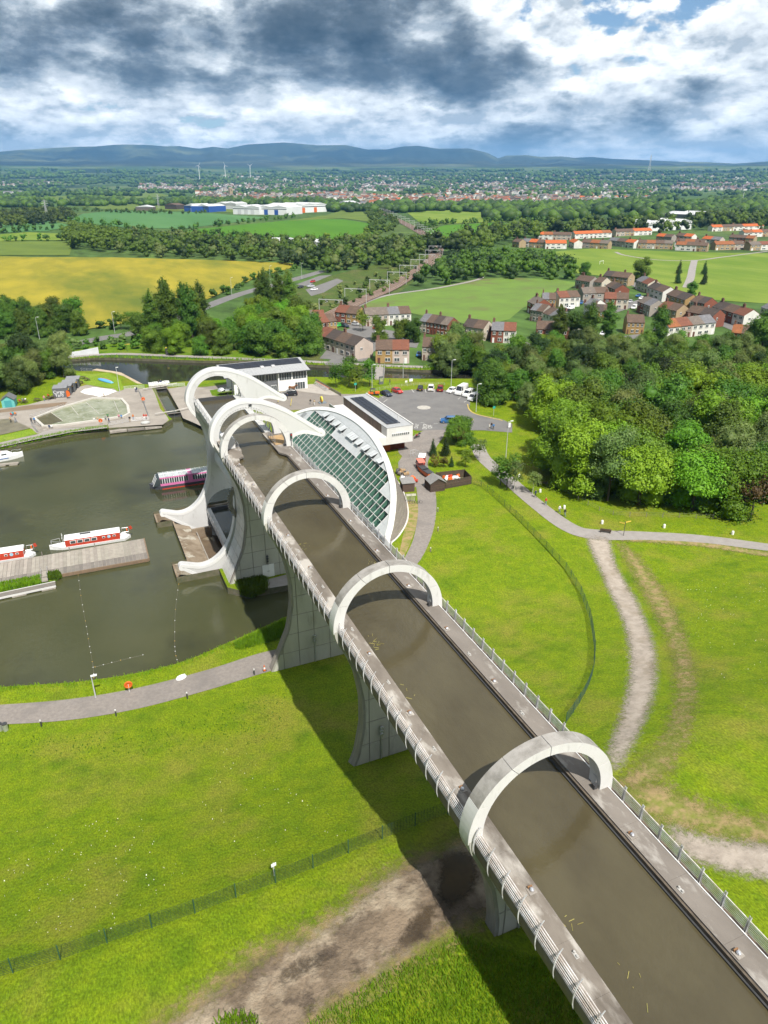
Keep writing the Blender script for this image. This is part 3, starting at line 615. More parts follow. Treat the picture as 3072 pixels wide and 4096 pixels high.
# shell under the decks
out = [(-4.92, 23.45), (-5.12, 23.2), (-5.16, 22.7), (-4.95, 21.9), (-4.4, 21.1), (-3.4, 20.5), (-1.8, 20.15), (1.8, 20.15), (3.4, 20.5), (4.6, 21.2), (5.5, 22.2), (5.95, 23.0), (5.95, 23.2)]
inn = [(5.2, 23.45), (3.75, 23.45), (3.75, 21.2), (-3.6, 21.2), (-3.6, 23.45)]
mb = MB(); mb.prism_y(out + inn, YA0, YA1); auto_smooth(aqp(mb, 'trough', mat('fascia_concrete', (0.15, 0.125, 0.10), (0.105, 0.086, 0.07), rough=0.85, scale=0.5, detail=6, stretch=(1, 1, 0.4))))
XL = at_z(600 + 745 * .4822, 1400 + 885 * .4822, DZ); XR1 = at_z(600 + 1060 * .4822, 1400 + 840 * .4822, DZ); XR2 = at_z(600 + 1140 * .4822, 1400 + 862 * .4822, DZ)
yl = XL.y
step = 3.1; y = YA0
while y < YA1 - 0.2:                                   # deck slabs with open joints
    y2 = min(y + step - 0.012, YA1)
    if y2 < yl - 1.5:
        mb = MB(); mb.box2(-4.95, -3.52, y, y2, 23.44, DZ); aqp(mb, 'walkway_slab', M_CONC2)
    y += step
mb = MB(); mb.prism([(-4.95, yl - 1.5), (-3.52, yl - 1.5), (-3.4, yl - 0.6), (-2.55, yl), (-2.55, YA1), (-4.95, YA1)], 23.42, DZ); aqp(mb, 'walkway_slab', M_CONC2)
step = 4.2; y = YA0
ye = XR2.y - 1.0
while y < ye:
    y2 = min(y + step - 0.012, ye)
    mb = MB(); mb.box2(3.72, 5.28, y, y2, 23.44, DZ); aqp(mb, 'towpath_slab', M_CONC3); y += step
mb = MB(); mb.prism([(3.72, ye), (5.28, ye), (5.28, YA1), (2.75, YA1), (2.75, ye + 2.3), (3.5, ye + 1.0)], 23.42, DZ); aqp(mb, 'towpath_slab', M_CONC3)
mb = MB(); mb.box2(3.56, 3.70, YA0, ye, 23.0, 23.60); aqp(mb, 'rubbing_strip', mat('wet_timber', (0.12, 0.095, 0.07), (0.07, 0.055, 0.04), scale=1.5))
mb = MB(); mb.box2(3.44, 3.555, YA0, ye, 22.6, 23.32); aqp(mb, 'water_ledge', M_DARK)
mb = MB(); mb.box2(5.285, 5.34, YA0, YA1, 23.4, 23.745); aqp(mb, 'edge_strip', mat('bright_edge', (0.75, 0.75, 0.74), (0.55, 0.55, 0.56), rough=0.4, scale=2.5, detail=5))
mb = MB(); mb.box2(5.345, 5.93, YA0, YA1, 23.0, 23.26); aqp(mb, 'outer_ledge', M_RUST)
mb = MB(); mb.box2(-3.6, 3.6, YA0, 104.2, WZ - 0.05, WZ)
aw = MB(); aw.add([(-3.62, YA0, WZ), (3.6, YA0, WZ), (3.6, 104.4, WZ), (-3.62, 104.4, WZ)], [(0, 1, 2, 3)])
tag(aw.build('aqueduct_water', M_TROUGH), kind='structure')
_r = random.Random(5); mb = MB()
for cx_, cy_, n_ in ((-2.6, 49.5, 16), (-3.0, 42, 6), (-1.6, 16.5, 5), (-3.1, 20, 7), (2.9, 63, 8), (-2.9, 70, 8)):
    for _ in range(n_): p_ = Vector((cx_ + _r.gauss(0, .28), cy_ + _r.gauss(0, .45), WZ + .01)); mb.tube(p_, p_ + Vector((_r.uniform(-.4, .4), _r.uniform(-.4, .4), .01)), .022, 3)
tag(mb.build('floating_weed', mat('straw_weed', (0.30, 0.25, 0.07), (0.2, 0.19, 0.05), scale=3)), 'wisps of straw coloured weed floating in the aqueduct', 'weed', None, 'stuff')
# hoops
def hoop(y0, depth=1.15):
    h = empty('hoop', (0, 0, 0)); in_aq(h); h.name = 'hoop'
    n = 44; a0, a1 = R(-4), R(184)
    def sec(a, y):
        ci, ri, co, ro = 23.95, 4.6, 23.6, 5.66
        return (ri * math.cos(a), y, ci + ri * math.sin(a)), (ro * math.cos(a), y, co + ro * math.sin(a))
    cuts = [0.0, 0.16, 0.36, 0.5, 0.66, 0.84, 1.0]
    for c0, c1 in zip(cuts[:-1], cuts[1:]):
        mb = MB(); k = max(3, int(n * (c1 - c0))); e = 0.0012
        aa = [a0 + (a1 - a0) * (c0 + e + (c1 - c0 - 2 * e) * i / k) for i in range(k + 1)]
        S = [(sec(a, y0), sec(a, y0 + depth)) for a in aa]
        for (s0, s1), (t0, t1) in zip(S[:-1], S[1:]):
            mb.mat(0).add([s0[0], s0[1], t0[1], t0[0]], [(0, 3, 2, 1)])       # near face
            mb.add([s1[0], s1[1], t1[1], t1[0]], [(0, 1, 2, 3)])               # far face
            mb.add([s0[0], s1[0], t1[0], t0[0]], [(0, 1, 2, 3)])               # soffit
            mb.mat(1 if 0.16 < (c0 + c1) / 2 < 0.84 else 0).add([s0[1], s1[1], t1[1], t0[1]], [(0, 3, 2, 1)])
        for s0, s1 in (S[0], S[-1]): mb.mat(0).add([s0[0], s0[1], s1[1], s1[0]], [(0, 1, 2, 3)])
        o = aqp(mb, 'hoop_segment', [M_HOOP, M_HOOPTOP], h); auto_smooth(o, 30)
    mb = MB(); mb.box2(4.5, 4.54, y0 + 0.35, y0 + 0.8, 23.75, 24.55); aqp(mb, 'access_hatch', M_HOOP, h)
    mb = MB(); mb.box((4.35, y0 + 0.25, 23.95), (0.3, 0.3, 0.34)); mb.tube((4.35, y0 + .25, 23.7), (4.35, y0 + .25, 23.95), .05); aqp(mb, 'floodlight', M_DARK, h)
    return h
HY = (27.05, 52.1, 77.05, 102.1)
for y0 in HY: hoop(y0)
# piers
PZ = np.array([-3, 1.0, 4.1, 7.3, 11.1, 14.4, 17.8, 20.7, 22.2, 23.3]); PX = np.array([7.6, 6.4, 4.94, 3.54, 2.86, 2.87, 3.44, 4.58, 5.36, 5.6])
_z = np.linspace(-3, 23.3, 264); _x = np.interp(_z, PZ, PX); _kk = np.hanning(21); _kk /= _kk.sum(); _x = np.convolve(np.pad(_x, 10, 'edge'), _kk, 'valid')
def pw(z): return float(np.interp(z, _z, _x))
def pier(y0, y1, last=False):
    p = empty('pier', (0, 0, 0)); in_aq(p)
    zb = hz(0, (y0 + y1) / 2) - 1.2 if not last else -0.8
    zs = np.linspace(zb, 23.2, 30)
    prof = [(-pw(z), z) for z in zs] + [(pw(z), z) for z in zs[::-1]]
    # leave room for the trough at the top
    mb = MB()
    top = [(-pw(z), z) for z in zs if z < 20.1]; 
    prof = top + [(-pw(20.1), 20.1)] + [(pw(20.1), 20.1)] + [(x * -1, z) for x, z in top[::-1]]
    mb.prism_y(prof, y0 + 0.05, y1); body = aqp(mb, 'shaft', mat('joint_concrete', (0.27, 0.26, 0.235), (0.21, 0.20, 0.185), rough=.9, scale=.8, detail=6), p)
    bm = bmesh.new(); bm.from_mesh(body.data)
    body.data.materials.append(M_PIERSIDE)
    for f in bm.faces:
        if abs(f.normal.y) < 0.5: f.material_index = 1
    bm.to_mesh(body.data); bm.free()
    for s in (-1, 1):                                 # collar that follows the ring round the trough
        mb = MB(); zz = np.linspace(20.0, 23.45, 12)
        L_ = [(s * (pw(z) + 0.0), z) for z in zz]; I_ = [(s * max(abs(np.interp(z, [20.0, 20.5, 21.1, 21.9, 22.7, 23.45], [2.0, 3.42, 4.42, 4.97, 5.18, 5.14])) + (0.42 if s > 0 and z > 21.5 else 0), 0) , z) for z in zz]
        I_ = [(x, z) if abs(x) < pw(z) - .02 else (s * (pw(z) - .02), z) for x, z in I_]
        mb.prism_y(L_ + I_[::-1], y0 - 0.02, y1 + 0.02); aqp(mb, 'collar', M_PIER, p)
    # cast panels standing proud of the joints on the near face
    z0 = zb; rows = np.arange(hz(0, y0) - 0.4 if not last else 0.6, 20.0, 2.85)
    for r0 in rows:
        for c0 in np.arange(-6.6, 6.6, 2.2):
            zt = min(r0 + 2.85, 20.0); g = 0.055
            zz = np.linspace(r0 + g, zt - g, 5)
            l = [(max(c0 + g, -pw(z) + 0.28), z) for z in zz]; r = [(min(c0 + 2.2 - g, pw(z) - 0.28), z) for z in zz]
            keep = [(a, b) for a, b in zip(l, r) if b[0] - a[0] > 0.06]
            if len(keep) < 2: continue
            mb = MB(); mb.prism_y([a for a, b in keep] + [b for a, b in keep[::-1]], y0, y0 + 0.08); aqp(mb, 'panel', M_PIER, p)
    if not last:
        x = {HY[0]: -0.9, HY[1]: -0.9, HY[2]: 0.0}[y0]; zg = hz(x, y0)
        mb = MB(); mb.box((x, y0 - .05, zg + 1.6), (.1, .1, 3.4)); aqp(mb, 'cable_duct', M_STEEL, p)
        mb = MB()
        for k in range(3): mb.tube((x, y0 - .1, zg + 3.45 + k * .42), (x, y0 - .32, zg + 3.4 + k * .42), .19, 10)
        aqp(mb, 'floodlight', M_STEEL, p)
    return p
for y0 in HY[:3]: pier(y0, y0 + 1.3)
pd = pier(HY[3] + 0.2, 108.4, True)
# steel cladding on the side of the end pier, panel by panel
M_CLAD = mat('brushed_cladding', (0.60, 0.59, 0.57), (0.50, 0.49, 0.47), rough=0.45, scale=0.7, detail=5, metal=0.25, rand=0.06)
zs = np.linspace(0.9, 20.3, 14); ys = np.linspace(102.9, 108.35, 3)
for i in range(len(zs) - 1):
    for j in range(2):
        mb = MB(); g = 0.045; za, zb_ = zs[i] + g, zs[i + 1] - g; ya, yb = ys[j] + g, ys[j + 1] - g
        b = [(-pw(za) - .01, ya, za), (-pw(za) - .01, yb, za), (-pw(zb_) - .01, yb, zb_), (-pw(zb_) - .01, ya, zb_)]
        t = [(p[0] - .06, p[1], p[2]) for p in b]
        mb.hexa(b, t); aqp(mb, 'cladding_panel', M_CLAD, pd)
dx = at_y(600 + 1240 * .3617, 1800 + 1300 * .3617, 102.28); dx2 = at_y(600 + 1380 * .3617, 1800 + 1405 * .3617, 102.28)
for k in range(2):
    w = (dx2.x - dx.x) / 2; mb = MB(); mb.box((dx.x + w * (k + .5), 102.24, 2.35), (w - .03, .1, 2.3)); dr = aqp(mb, 'door', mat('white_paint', (0.78, 0.78, 0.77), (0.72, 0.72, 0.71), rough=0.4, scale=2), pd)
    mb = MB(); mb.box((dx.x + w * (0.9 if k == 0 else 1.1), 102.17, 2.3), (.05, .05, .2)); h = aqp(mb, 'handle', M_DARK, pd)
mb = MB(); mb.tube((dx.x + w, 102.2, 3.5), (dx.x + w, 102.2, 5.4), .05)
for k in range(3): mb.ball((dx.x + w, 102.15, 4.2 + k * .45), .18, 8, 5)
aqp(mb, 'floodlight', M_DARK, pd)
# mooring gear on the decks
mb = MB(); mb.box((0, 0, .02), (.22, .42, .04)); mb.tube((0, -.14, .03), (0, -.14, .16), .07, 7); mb.tube((0, .14, .03), (0, .14, .16), .07, 7); ME_CLEAT = mb.mesh('mooring_cleat', mat('cast_cleat', (0.42, 0.41, 0.39), (0.3, 0.29, 0.27), rough=.6, scale=6))
mb = MB(); mb.box((0, 0, .03), (.5, .5, .05)); mb.mat(1).ball((0, 0, .14), (.13, .16, .12), 8, 5); mb.mat(2).box((.0, .2, .12), (.3, .08, .16)); ME_RING = mb.mesh('mooring_ring', [M_CONC, M_STEEL, mat('rusty_iron', (0.23, 0.12, 0.05), (0.15, 0.08, 0.04), scale=4)])
for s, xx in ((-1, -4.0), (1, 4.05)):
    i = 0; y = 14.2 if s < 0 else 14.9
    while y < 100:
        if not any(abs(y - h - .5) < 1.0 for h in HY): in_aq(mobj('mooring_cleat' if i % 2 else 'mooring_ring', ME_CLEAT if i % 2 else ME_RING, None, (xx, y, DZ)))
        y += 4.15; i += 1
# cross walls at the near end stay outside the picture; railings are things of their own
def blade(pts, th=0.05, w0=0.05, w1=0.17, w2=0.04):
    """a curved flat post in the x,z plane"""
    mb = MB(); n = len(pts); L_, R_ = [], []
    for i, (x, z) in enumerate(pts):
        a = Vector(pts[max(i - 1, 0)]); b = Vector(pts[min(i + 1, n - 1)]); d = (b - a).normalized(); q = Vector((-d.y, d.x))
        t = i / (n - 1); w = np.interp(t, [0, .45, 1], [w0, w1, w2]) / 2
        L_.append((x + q.x * w, z + q.y * w)); R_.append((x - q.x * w, z - q.y * w))
    mb.prism_y(L_ + R_[::-1], -th / 2, th / 2); return mb
M_POST = mat('rail_post_steel', (0.52, 0.53, 0.55), (0.32, 0.31, 0.31), rough=0.4, scale=2.2, detail=3)
M_RAIL = mat('rail_bar_steel', (0.72, 0.71, 0.72), (0.45, 0.38, 0.33), rough=0.4, scale=1.4, detail=5)
lr = empty('railing', (-5.1, 40, DZ), 0, 'steel railing with curved claw posts on the outer edge of the narrow walkway', 'railing')
P = [tuple(p.xy) for p in smooth_line([(-4.93, 24.8, 0), (-5.22, 24.35, 0), (-5.36, 23.7, 0), (-5.36, 23.0, 0), (-5.24, 22.45, 0)], 3)]
me = blade([(x + 5.1, z - DZ) for x, z in P], 0.045, .03, .10, .025).mesh('post', M_POST)
ys_l = np.arange(-10.35, 102, 1.69)
for y in ys_l: mobj('post', me, lr, (0, y - 40, 0))
for k in range(7):
    z = 23.45 + k * .165; x = np.interp(z, [23.0, 23.7, 24.35, 24.8], [-5.24, -5.24, -5.1, -4.85])
    mb = MB(); mb.tube((x + 5.1, -52, z - DZ), (x + 5.1, 61.8, z - DZ), .028, 5); mb.build('rail', M_RAIL, lr)
rr = empty('railing', (5.75, 40, 23.26), 0, 'steel railing with upright twin blade posts beside the wide towpath', 'railing')
mb = MB()
for s in (-1, 1): mb.prism_y([(-.1, 0), (.1, 0), (.08, .8), (.14, 1.2), (.05, 1.32), (-.03, .9)], s * .055 - .018, s * .055 + .018)
me = mb.mesh('post', M_POST)
mb = MB(); mb.box((-.1, 0, .03), (.42, .34, .06)); mf = mb.mesh('foot', M_CONC)
for y in np.arange(-9.5, 102, 1.69):
    p = mobj('post', me, rr, (0, y - 40, 0)); mobj('foot', mf, p)
for k in range(7):
    z = .14 + k * .145; mb = MB(); mb.tube((0.02, -52, z), (.02, 61.8, z), .030, 5); mb.build('rail', M_RAIL, rr)
# ---------------------------------------------------------------- the rotating boat lift
CZ = 12.47
wheel = empty('boat_lift', (0, 121, 0), 0, 'huge white rotating boat lift with two hooked arms and water gondolas', 'boat lift')
def wp(mb, name, m, parent=None, smooth=None, fix=False):
    o = mb.build(name, m, None, fix=fix); o.parent = parent or wheel
    if parent is None: o.matrix_parent_inverse = Matrix.Translation((0, -121, 0))
    if smooth: auto_smooth(o, smooth)
    return o
HC = 11.37; HR = 5.95; HO = 4.5
def arm_outline():
    up = smooth_line([(-3.0, 0.3, 0), (-3.15, 4.6, 0), (-4.0, 7.6, 0), (-5.3, 9.6, 0), (-5.92, 11.2, 0)], 5)[:-1]
    arc = [Vector((HR * math.cos(a), HC + HR * math.sin(a), 0)) for a in np.linspace(R(180), R(84), 22)]
    top = smooth_line([(arc[-1].x, arc[-1].y, 0), (3.2, 16.75, 0), (6.5, 15.2, 0), (9.6, 13.05, 0), (12.6, 10.75, 0)], 5)[1:]
    tip = [Vector((12.75 + 0.62 * math.cos(a), 10.15 + 0.62 * math.sin(a), 0)) for a in np.linspace(R(60), R(-95), 8)]
    und = smooth_line([(12.65, 9.53, 0), (11.4, 9.95, 0), (9.6, 10.45, 0), (7.7, 10.05, 0), (5.8, 8.6, 0), (4.3, 6.2, 0), (3.4, 3.2, 0), (3.0, -0.3, 0)], 5)[1:-1]
    h = [(p.x, p.y) for p in up + arc + top + tip + und]
    return h + [(-x, -y) for x, y in h]
OUT = arm_outline()
def inset(poly, d):
    n = len(poly); ccw = poly_area(poly) > 0; r = []
    for i in range(n):
        a = Vector(poly[i - 1]); b = Vector(poly[(i + 1) % n]); t = (b - a).normalized(); q = Vector((-t.y, t.x)) * (d if ccw else -d)
        r.append((poly[i][0] + q.x, poly[i][1] + q.y))
    return r
def circ(c, r, n=48): return [(c[0] + r * math.cos(2 * math.pi * i / n), c[1] + r * math.sin(2 * math.pi * i / n)) for i in range(n)]
def plate(mb, outer, holes, y0, y1):
    pts = list(outer); ed = [(i, (i + 1) % len(outer)) for i in range(len(outer))]
    for h in holes:
        b = len(pts); pts += h; ed += [(b + i, b + (i + 1) % len(h)) for i in range(len(h))]
    v, e, f, *_ = delaunay_2d_cdt([Vector(p) for p in pts], ed, [], 0, 1e-5)
    V = np.array([(p.x, p.y) for p in v]); F = np.array([list(t) for t in f]); c = V[F].mean(1); k = inside(outer, c)
    for h in holes: k &= ~inside(h, c)
    F = F[k]; a = np.cross(V[F[:, 1]] - V[F[:, 0]], V[F[:, 2]] - V[F[:, 0]]); F[a < 0] = F[a < 0][:, ::-1]
    mb.add([(p[0], y0, CZ + p[1]) for p in V], F.tolist()); mb.add([(p[0], y1, CZ + p[1]) for p in V], F[:, ::-1].tolist())
    for lp, sg in [(outer, 1)] + [(h, -1) for h in holes]:
        q = lp if (poly_area(lp) > 0) == (sg > 0) else lp[::-1]
        for i in range(len(q)):
            a, b = q[i], q[(i + 1) % len(q)]
            mb.add([(a[0], y0, CZ + a[1]), (b[0], y0, CZ + b[1]), (b[0], y1, CZ + b[1]), (a[0], y1, CZ + a[1])], [(3, 2, 1, 0)])
for ya in (109.0, 132.0):
    mb = MB(); plate(mb, OUT, [circ((0, HC), HO), circ((0, -HC), HO)], ya, ya + 1.3)
    arm = wp(mb, 'arm', mat('white_arm_steel', (0.53, 0.53, 0.53), (0.47, 0.47, 0.47), rough=0.42, scale=0.25, detail=6, lo=0.4, hi=0.72, stretch=(1, 1, .4), c3=(0.38, 0.375, 0.36), scale3=.9, lo3=.58, hi3=.78), smooth=30)
    mb = MB(); ins = inset(OUT, 0.55)
    plate(mb, inset(OUT, 0.02), [ins[::-1]], ya - 0.06, ya + 0.02); wp(mb, 'rim', mat('bright_arm_rim', (0.66, 0.66, 0.66), (0.6, 0.6, 0.6), rough=.4, scale=.4), arm, 30)
    for s in (1, -1):
        mb = MB(); mb.tube((s * 12.5, ya - .05, CZ + s * 10.1), (s * 12.5, ya + .02, CZ + s * 10.1), .24, 14); wp(mb, 'pin_cap', mat('grey_paint', (0.22, 0.22, 0.22), (0.18, 0.18, 0.18), scale=3), arm)
        mb = MB(); plate(mb, circ((0, s * HC), HO + .45), [circ((0, s * HC), HO + .002)], ya - .05, ya + .02); wp(mb, 'hole_collar', MATS['white_arm_steel'], arm, 30)
    mb = MB(); mb.tube((1.6, ya - .05, CZ + 1.6), (1.6, ya + .02, CZ + 1.6), .2, 12); wp(mb, 'vent_cap', MATS['grey_paint'], arm)
    if ya < 110:
        mb = MB(); mb.box((0.9, ya - .12, CZ + HC + 5.1), (.5, .2, .22)); wp(mb, 'lamp', M_DARK, arm)
        mb = MB()
        for k in range(26):
            a = R(150 - k * 5.2); mb.box((4.75 * math.cos(a), ya - .06, CZ + HC + 4.75 * math.sin(a)), (.1, .08, .1))
        wp(mb, 'bolt_ring', MATS['grey_paint'], arm)
mb = MB(); mb.tube((0, 108.3, CZ), (0, 132.5, CZ), 1.9, 28); wp(mb, 'axle', M_WHITE, smooth=40)
mb = MB(); teeth = []
for i in range(60):
    a = 2 * math.pi * i / 60
    for k, rr_ in ((0.0, 4.02), (0.2, 4.02), (0.3, 4.28), (0.7, 4.28), (0.8, 4.02)):
        t = a + 2 * math.pi / 60 * k; teeth.append((rr_ * math.cos(t), .35 + rr_ * math.sin(t)))
plate(mb, teeth, [circ((0, .35), 3.45)], 108.5, 108.85); wp(mb, 'gear_ring', mat('greasy_gear', (0.34, 0.31, 0.27), (0.22, 0.20, 0.17), rough=0.5, scale=2, metal=0.4))
M_GOND = mat('gondola_paint', (0.50, 0.50, 0.49), (0.40, 0.40, 0.39), rough=0.5, scale=0.8, detail=5)
def gondola(zc, lower):
    g = empty('gondola', (0, 0, 0)); g.parent = wheel; g.matrix_parent_inverse = Matrix.Translation((0, -121, 0))
    zw = zc - 0.64; zd = zw + 0.5
    o_ = [(4.42 * math.cos(a), zc + 4.42 * math.sin(a)) for a in np.linspace(R(180), R(360), 19)]
    pr = [(-4.42, zd)] + [p for p in o_ if p[1] < zd - .02] + [(4.42, zd), (3.3, zd), (3.3, zc - 2.2), (-3.3, zc - 2.2), (-3.3, zd)]
    mb = MB(); mb.prism_y(pr, 110.4, 134.2); wp(mb, 'hull', M_GOND, g, 30)
    mb = MB(); mb.add([(-3.3, 104.4 if not lower else 110.4, zw), (3.3, 104.4 if not lower else 110.4, zw), (3.3, 134.0, zw), (-3.3, 134.0, zw)], [(0, 1, 2, 3)]); wp(mb, 'water', mat('gondola_water_dark', (0.03, 0.034, 0.028), (0.04, 0.042, 0.03), rough=0.08, scale=0.5, bump=0.3, bscale=2.2, bdist=.06) if lower else M_TROUGH, g)
    mb = MB(); mb.box((0, 134.0, zw + .1), (6.6, .35, 1.1)); wp(mb, 'end_gate', M_DARK, g)
    for s in (-1, 1):
        for i in range(11):
            y = 111.2 + i * 2.25
            mb = blade([(s * 4.2, zd), (s * 4.42, zd + .5), (s * 4.36, zd + 1.0), (s * 4.2, zd + 1.45)], .07, .22, .2, .05); mb.v = [(p[0], p[1] + y, p[2]) for p in mb.v]; wp(mb, 'rail_post', M_WHITE, g)
        if lower and s < 0:
            for i in range(10):
                mb = MB(); mb.box((s * 4.36, 112.3 + i * 2.25, zd + .55), (.05, 1.95, .95)); wp(mb, 'side_panel', M_WHITE, g)
        else:
            for k in range(6):
                mb = MB(); mb.tube((s * 4.36, 111.0, zd + .2 + k * .2), (s * 4.36, 133.9, zd + .2 + k * .2), .022, 5); wp(mb, 'rail', M_RAIL, g)
    return g
gondola(CZ + HC, False); gondola(CZ - HC, True)
# the dock the lower arms turn in
dock = empty('dock', (-9, 121, 0), 0, 'stained concrete dock with a sloping slab beneath the boat lift', 'dock')
def kp(mb, name, m, parent=None):
    o = mb.build(name, m); o.parent = parent or dock
    if parent is None: o.matrix_parent_inverse = Matrix.Translation((9, -121, 0))
    return o
M_DOCK = mat('stained_dock', (0.25, 0.20, 0.145), (0.16, 0.12, 0.08), rough=0.85, scale=0.45, detail=8, lo=0.38, hi=0.62, c3=(0.36, 0.33, 0.27), scale3=0.4, lo3=0.55, hi3=0.63, bump=.2, bscale=5)
M_DOCKF = mat('dock_floor', (0.13, 0.095, 0.06), (0.075, 0.05, 0.032), rough=0.5, scale=0.3, detail=6, c3=(0.2, 0.17, 0.12), scale3=0.3, lo3=0.55, hi3=0.62)
mb = MB(); mb.prism([(p[0], p[1]) for p in DOCK], -6.2, -5.5); kp(mb, 'floor', M_DOCKF)
def wall(a, b, t=0.38, z0=-5.5, z1=0.72, name='dock_wall'):
    a = Vector((*a, 0)); b = Vector((*b, 0)); d = b - a; q = Vector((-d.y, d.x, 0)).normalized() * t / 2
    mb = MB(); mb.hexa([(p.x, p.y, z0) for p in (a - q, b - q, b + q, a + q)], [(p.x, p.y, z1) for p in (a - q, b - q, b + q, a + q)]); return kp(mb, name, M_DOCK)
DQ = [(-7.1, 108.4), (-13.8, 108.4), (-13.8, 113.6), (-11.2, 113.6), (-11.2, 131.2), (-14.1, 131.2), (-14.1, 136.1), (6.8, 136.1)]
for i, (a, b) in enumerate(zip(DQ[:-1], DQ[1:])):
    d = (Vector(b) - Vector(a)).normalized() * 0.19; wall((a[0] - d.x, a[1] - d.y), (b[0] - d.x * .99, b[1] - d.y * .99))
wall((-7.3, 113.7), (-4.7, 113.7), .3, -5.5, 0.3)
# sloping slab in three bays, and the sump floor beside it
ys = [113.85, 119.2, 124.6, 130.6]
for i in range(3):
    y0_, y1_ = ys[i] + .02, ys[i + 1] - .02; x1a = -7.45; x1b = -7.45 if i < 2 else -8.3
    mb = MB(); mb.hexa([(-11.0, y0_, -.6), (x1a, y0_, -1.9), (x1b, y1_, -1.9), (-11.0, y1_, -.6)], [(-11.0, y0_, .62), (x1a, y0_, -.55), (x1b, y1_, -.55), (-11.0, y1_, .62)]); kp(mb, 'sloping_slab', M_DOCK)
mb = MB(); mb.box2(-7.6, -7.42, 113.9, 127, -3, -.28); kp(mb, 'slab_edge', M_CONC)
mb = MB(); mb.box2(-7.4, -4.55, 113.9, 127, -3, -1.7); kp(mb, 'sump_floor', M_DOCKF)
mb = MB(); mb.box2(-8.4, -4.6, 127.0, 127.5, -3, 0.3); kp(mb, 'dock_wall', M_DOCK)
# gate machinery where the aqueduct meets the lift
gm = empty('lock_gate_house', (-3.4, 105.5, DZ), 0, 'white gate cabin with a handrail at the lift end of the walkway', 'gate cabin')
mb = MB(); mb.prism_y([(-1.3, 0), (.5, 0), (.5, 1.5), (-.2, 2.1), (-1.3, 1.8)], -1.2, 1.4); o = mb.build('cabin', M_WHITE, gm); bevel(o, .06)
mb = MB(); mb.box((.52, .2, 1.1), (.04, .9, .5)); mb.build('window', M_DARK, gm)
for k in range(4):
    mb = MB(); mb.tube((.75, -2.4 + k * .9, -.3), (.75, -2.4 + k * .9, 1.1), .03); mb.build('rail_post', M_STEEL, gm)
for z in (.55, 1.08):
    mb = MB(); mb.tube((.75, -2.4, z), (.75, .3, z), .03); mb.build('rail', M_STEEL, gm)
mb = MB(); mb.box2(-1.5, 1.2, -2.2, 4.0, -.9, -.02); mb.build('platform', M_CONC2, gm)
gp_ = empty('timber_platform', (4.3, 105.6, DZ), 0, 'timber decked gate platform with handrails at the end of the towpath', 'platform')
for k in range(9):
    mb = MB(); mb.box((0, -2.0 + k * .5, -.02), (2.3, .46, .1)); mb.build('plank', mat('orange_timber', (0.38, 0.25, 0.12), (0.30, 0.19, 0.09), scale=2, detail=6), gp_)
for x in (-1.1, 1.1):
    for k in range(4):
        mb = MB(); mb.tube((x, -2 + k * 1.35, -.2), (x, -2 + k * 1.35, 1.15), .03); mb.build('rail_post', M_STEEL, gp_)
    for z in (.4, .78, 1.12):
        mb = MB(); mb.tube((x, -2, z), (x, 2.05, z), .025); mb.build('rail', M_STEEL, gp_)
mb = MB(); mb.box2(-1.5, 1.5, -2.3, 4.6, -1.2, -.1); mb.build('base', M_CONC2, gp_)
sg = empty('signal_light', (5.35, 102.0, DZ), 0, 'small black traffic signal fixed to the foot of the end hoop', 'signal')
mb = MB(); mb.box((0, -.16, 1.7), (.3, .26, .8)); mb.tube((0, -.1, .0), (0, -.1, 1.4), .04); mb.build('housing', M_DARK, sg)
mb = MB(); mb.tube((0, -.29, 1.92), (0, -.36, 1.92), .1, 10); mb.build('red_lens', mat('red_lens', (0.45, 0.02, 0.02), rough=.3), sg)
mb = MB(); mb.tube((0, -.29, 1.52), (0, -.36, 1.52), .1, 10); mb.build('green_lens', mat('green_lens', (0.02, 0.12, 0.06), rough=.3), sg)
# ---------------------------------------------------------------- visitor centre
AL = R(42); CA, SA = math.cos(AL), math.sin(AL)
vc = empty('visitor_centre', (30, 138, G0), 0, 'crescent shaped visitor centre with a sloping glazed roof and white rim', 'building')
def vp(mb, name, m, parent=None, smooth=None, fix=False):
    o = mb.build(name, m, None, fix=fix); o.parent = parent or vc
    if parent is None: o.matrix_parent_inverse = Matrix.Translation((-30, -138, -G0))
    if smooth: auto_smooth(o, smooth)
    return o
def pt(t, y, h=0.0): return Vector((23.4 + t * CA - h * SA, y, 2.0 + t * SA + h * CA))
def on_plane(px, py):
    v = ray(px, py); tn = math.tan(AL); k = (2 + tn * (CAM.x - 23.4) - CAM.z) / (v.z - tn * v.x); p = CAM + v * k
    return ((p.x - 23.4) / CA, p.y)
def crop_pl(o, s, x, y): return on_plane(o[0] + x * s, o[1] + y * s)
_o, _s = (1150, 1580), 700 / 1659
RIM = [(-1.15, 102.6)] + [crop_pl(_o, _s, *p) for p in [(960, 1370), (990, 1250), (1010, 1130), (1022, 1000), (1020, 880), (1000, 760), (960, 620), (900, 490), (820, 370), (720, 270), (620, 200), (500, 145), (380, 120), (250, 120), (130, 150)]] + [(4.2, 176.3), (1.5, 178.0), (-1.15, 178.6)]
RIMS = [(p.x, p.y) for p in smooth_line([(a, b, 0) for a, b in RIM], 4)]
def off(poly, d):
    r = []; n = len(poly)
    for i in range(n):
        a = Vector(poly[max(i - 1, 0)]); b = Vector(poly[min(i + 1, n - 1)]); t = (b - a).normalized(); r.append((poly[i][0] - t.y * d, poly[i][1] + t.x * d))
    return r
RIN = off(RIMS, 1.0)
M_VROOF = mat('pale_roof_sheet', (0.47, 0.49, 0.50), (0.42, 0.44, 0.45), rough=0.4, scale=0.8, detail=5, rand=0.05)
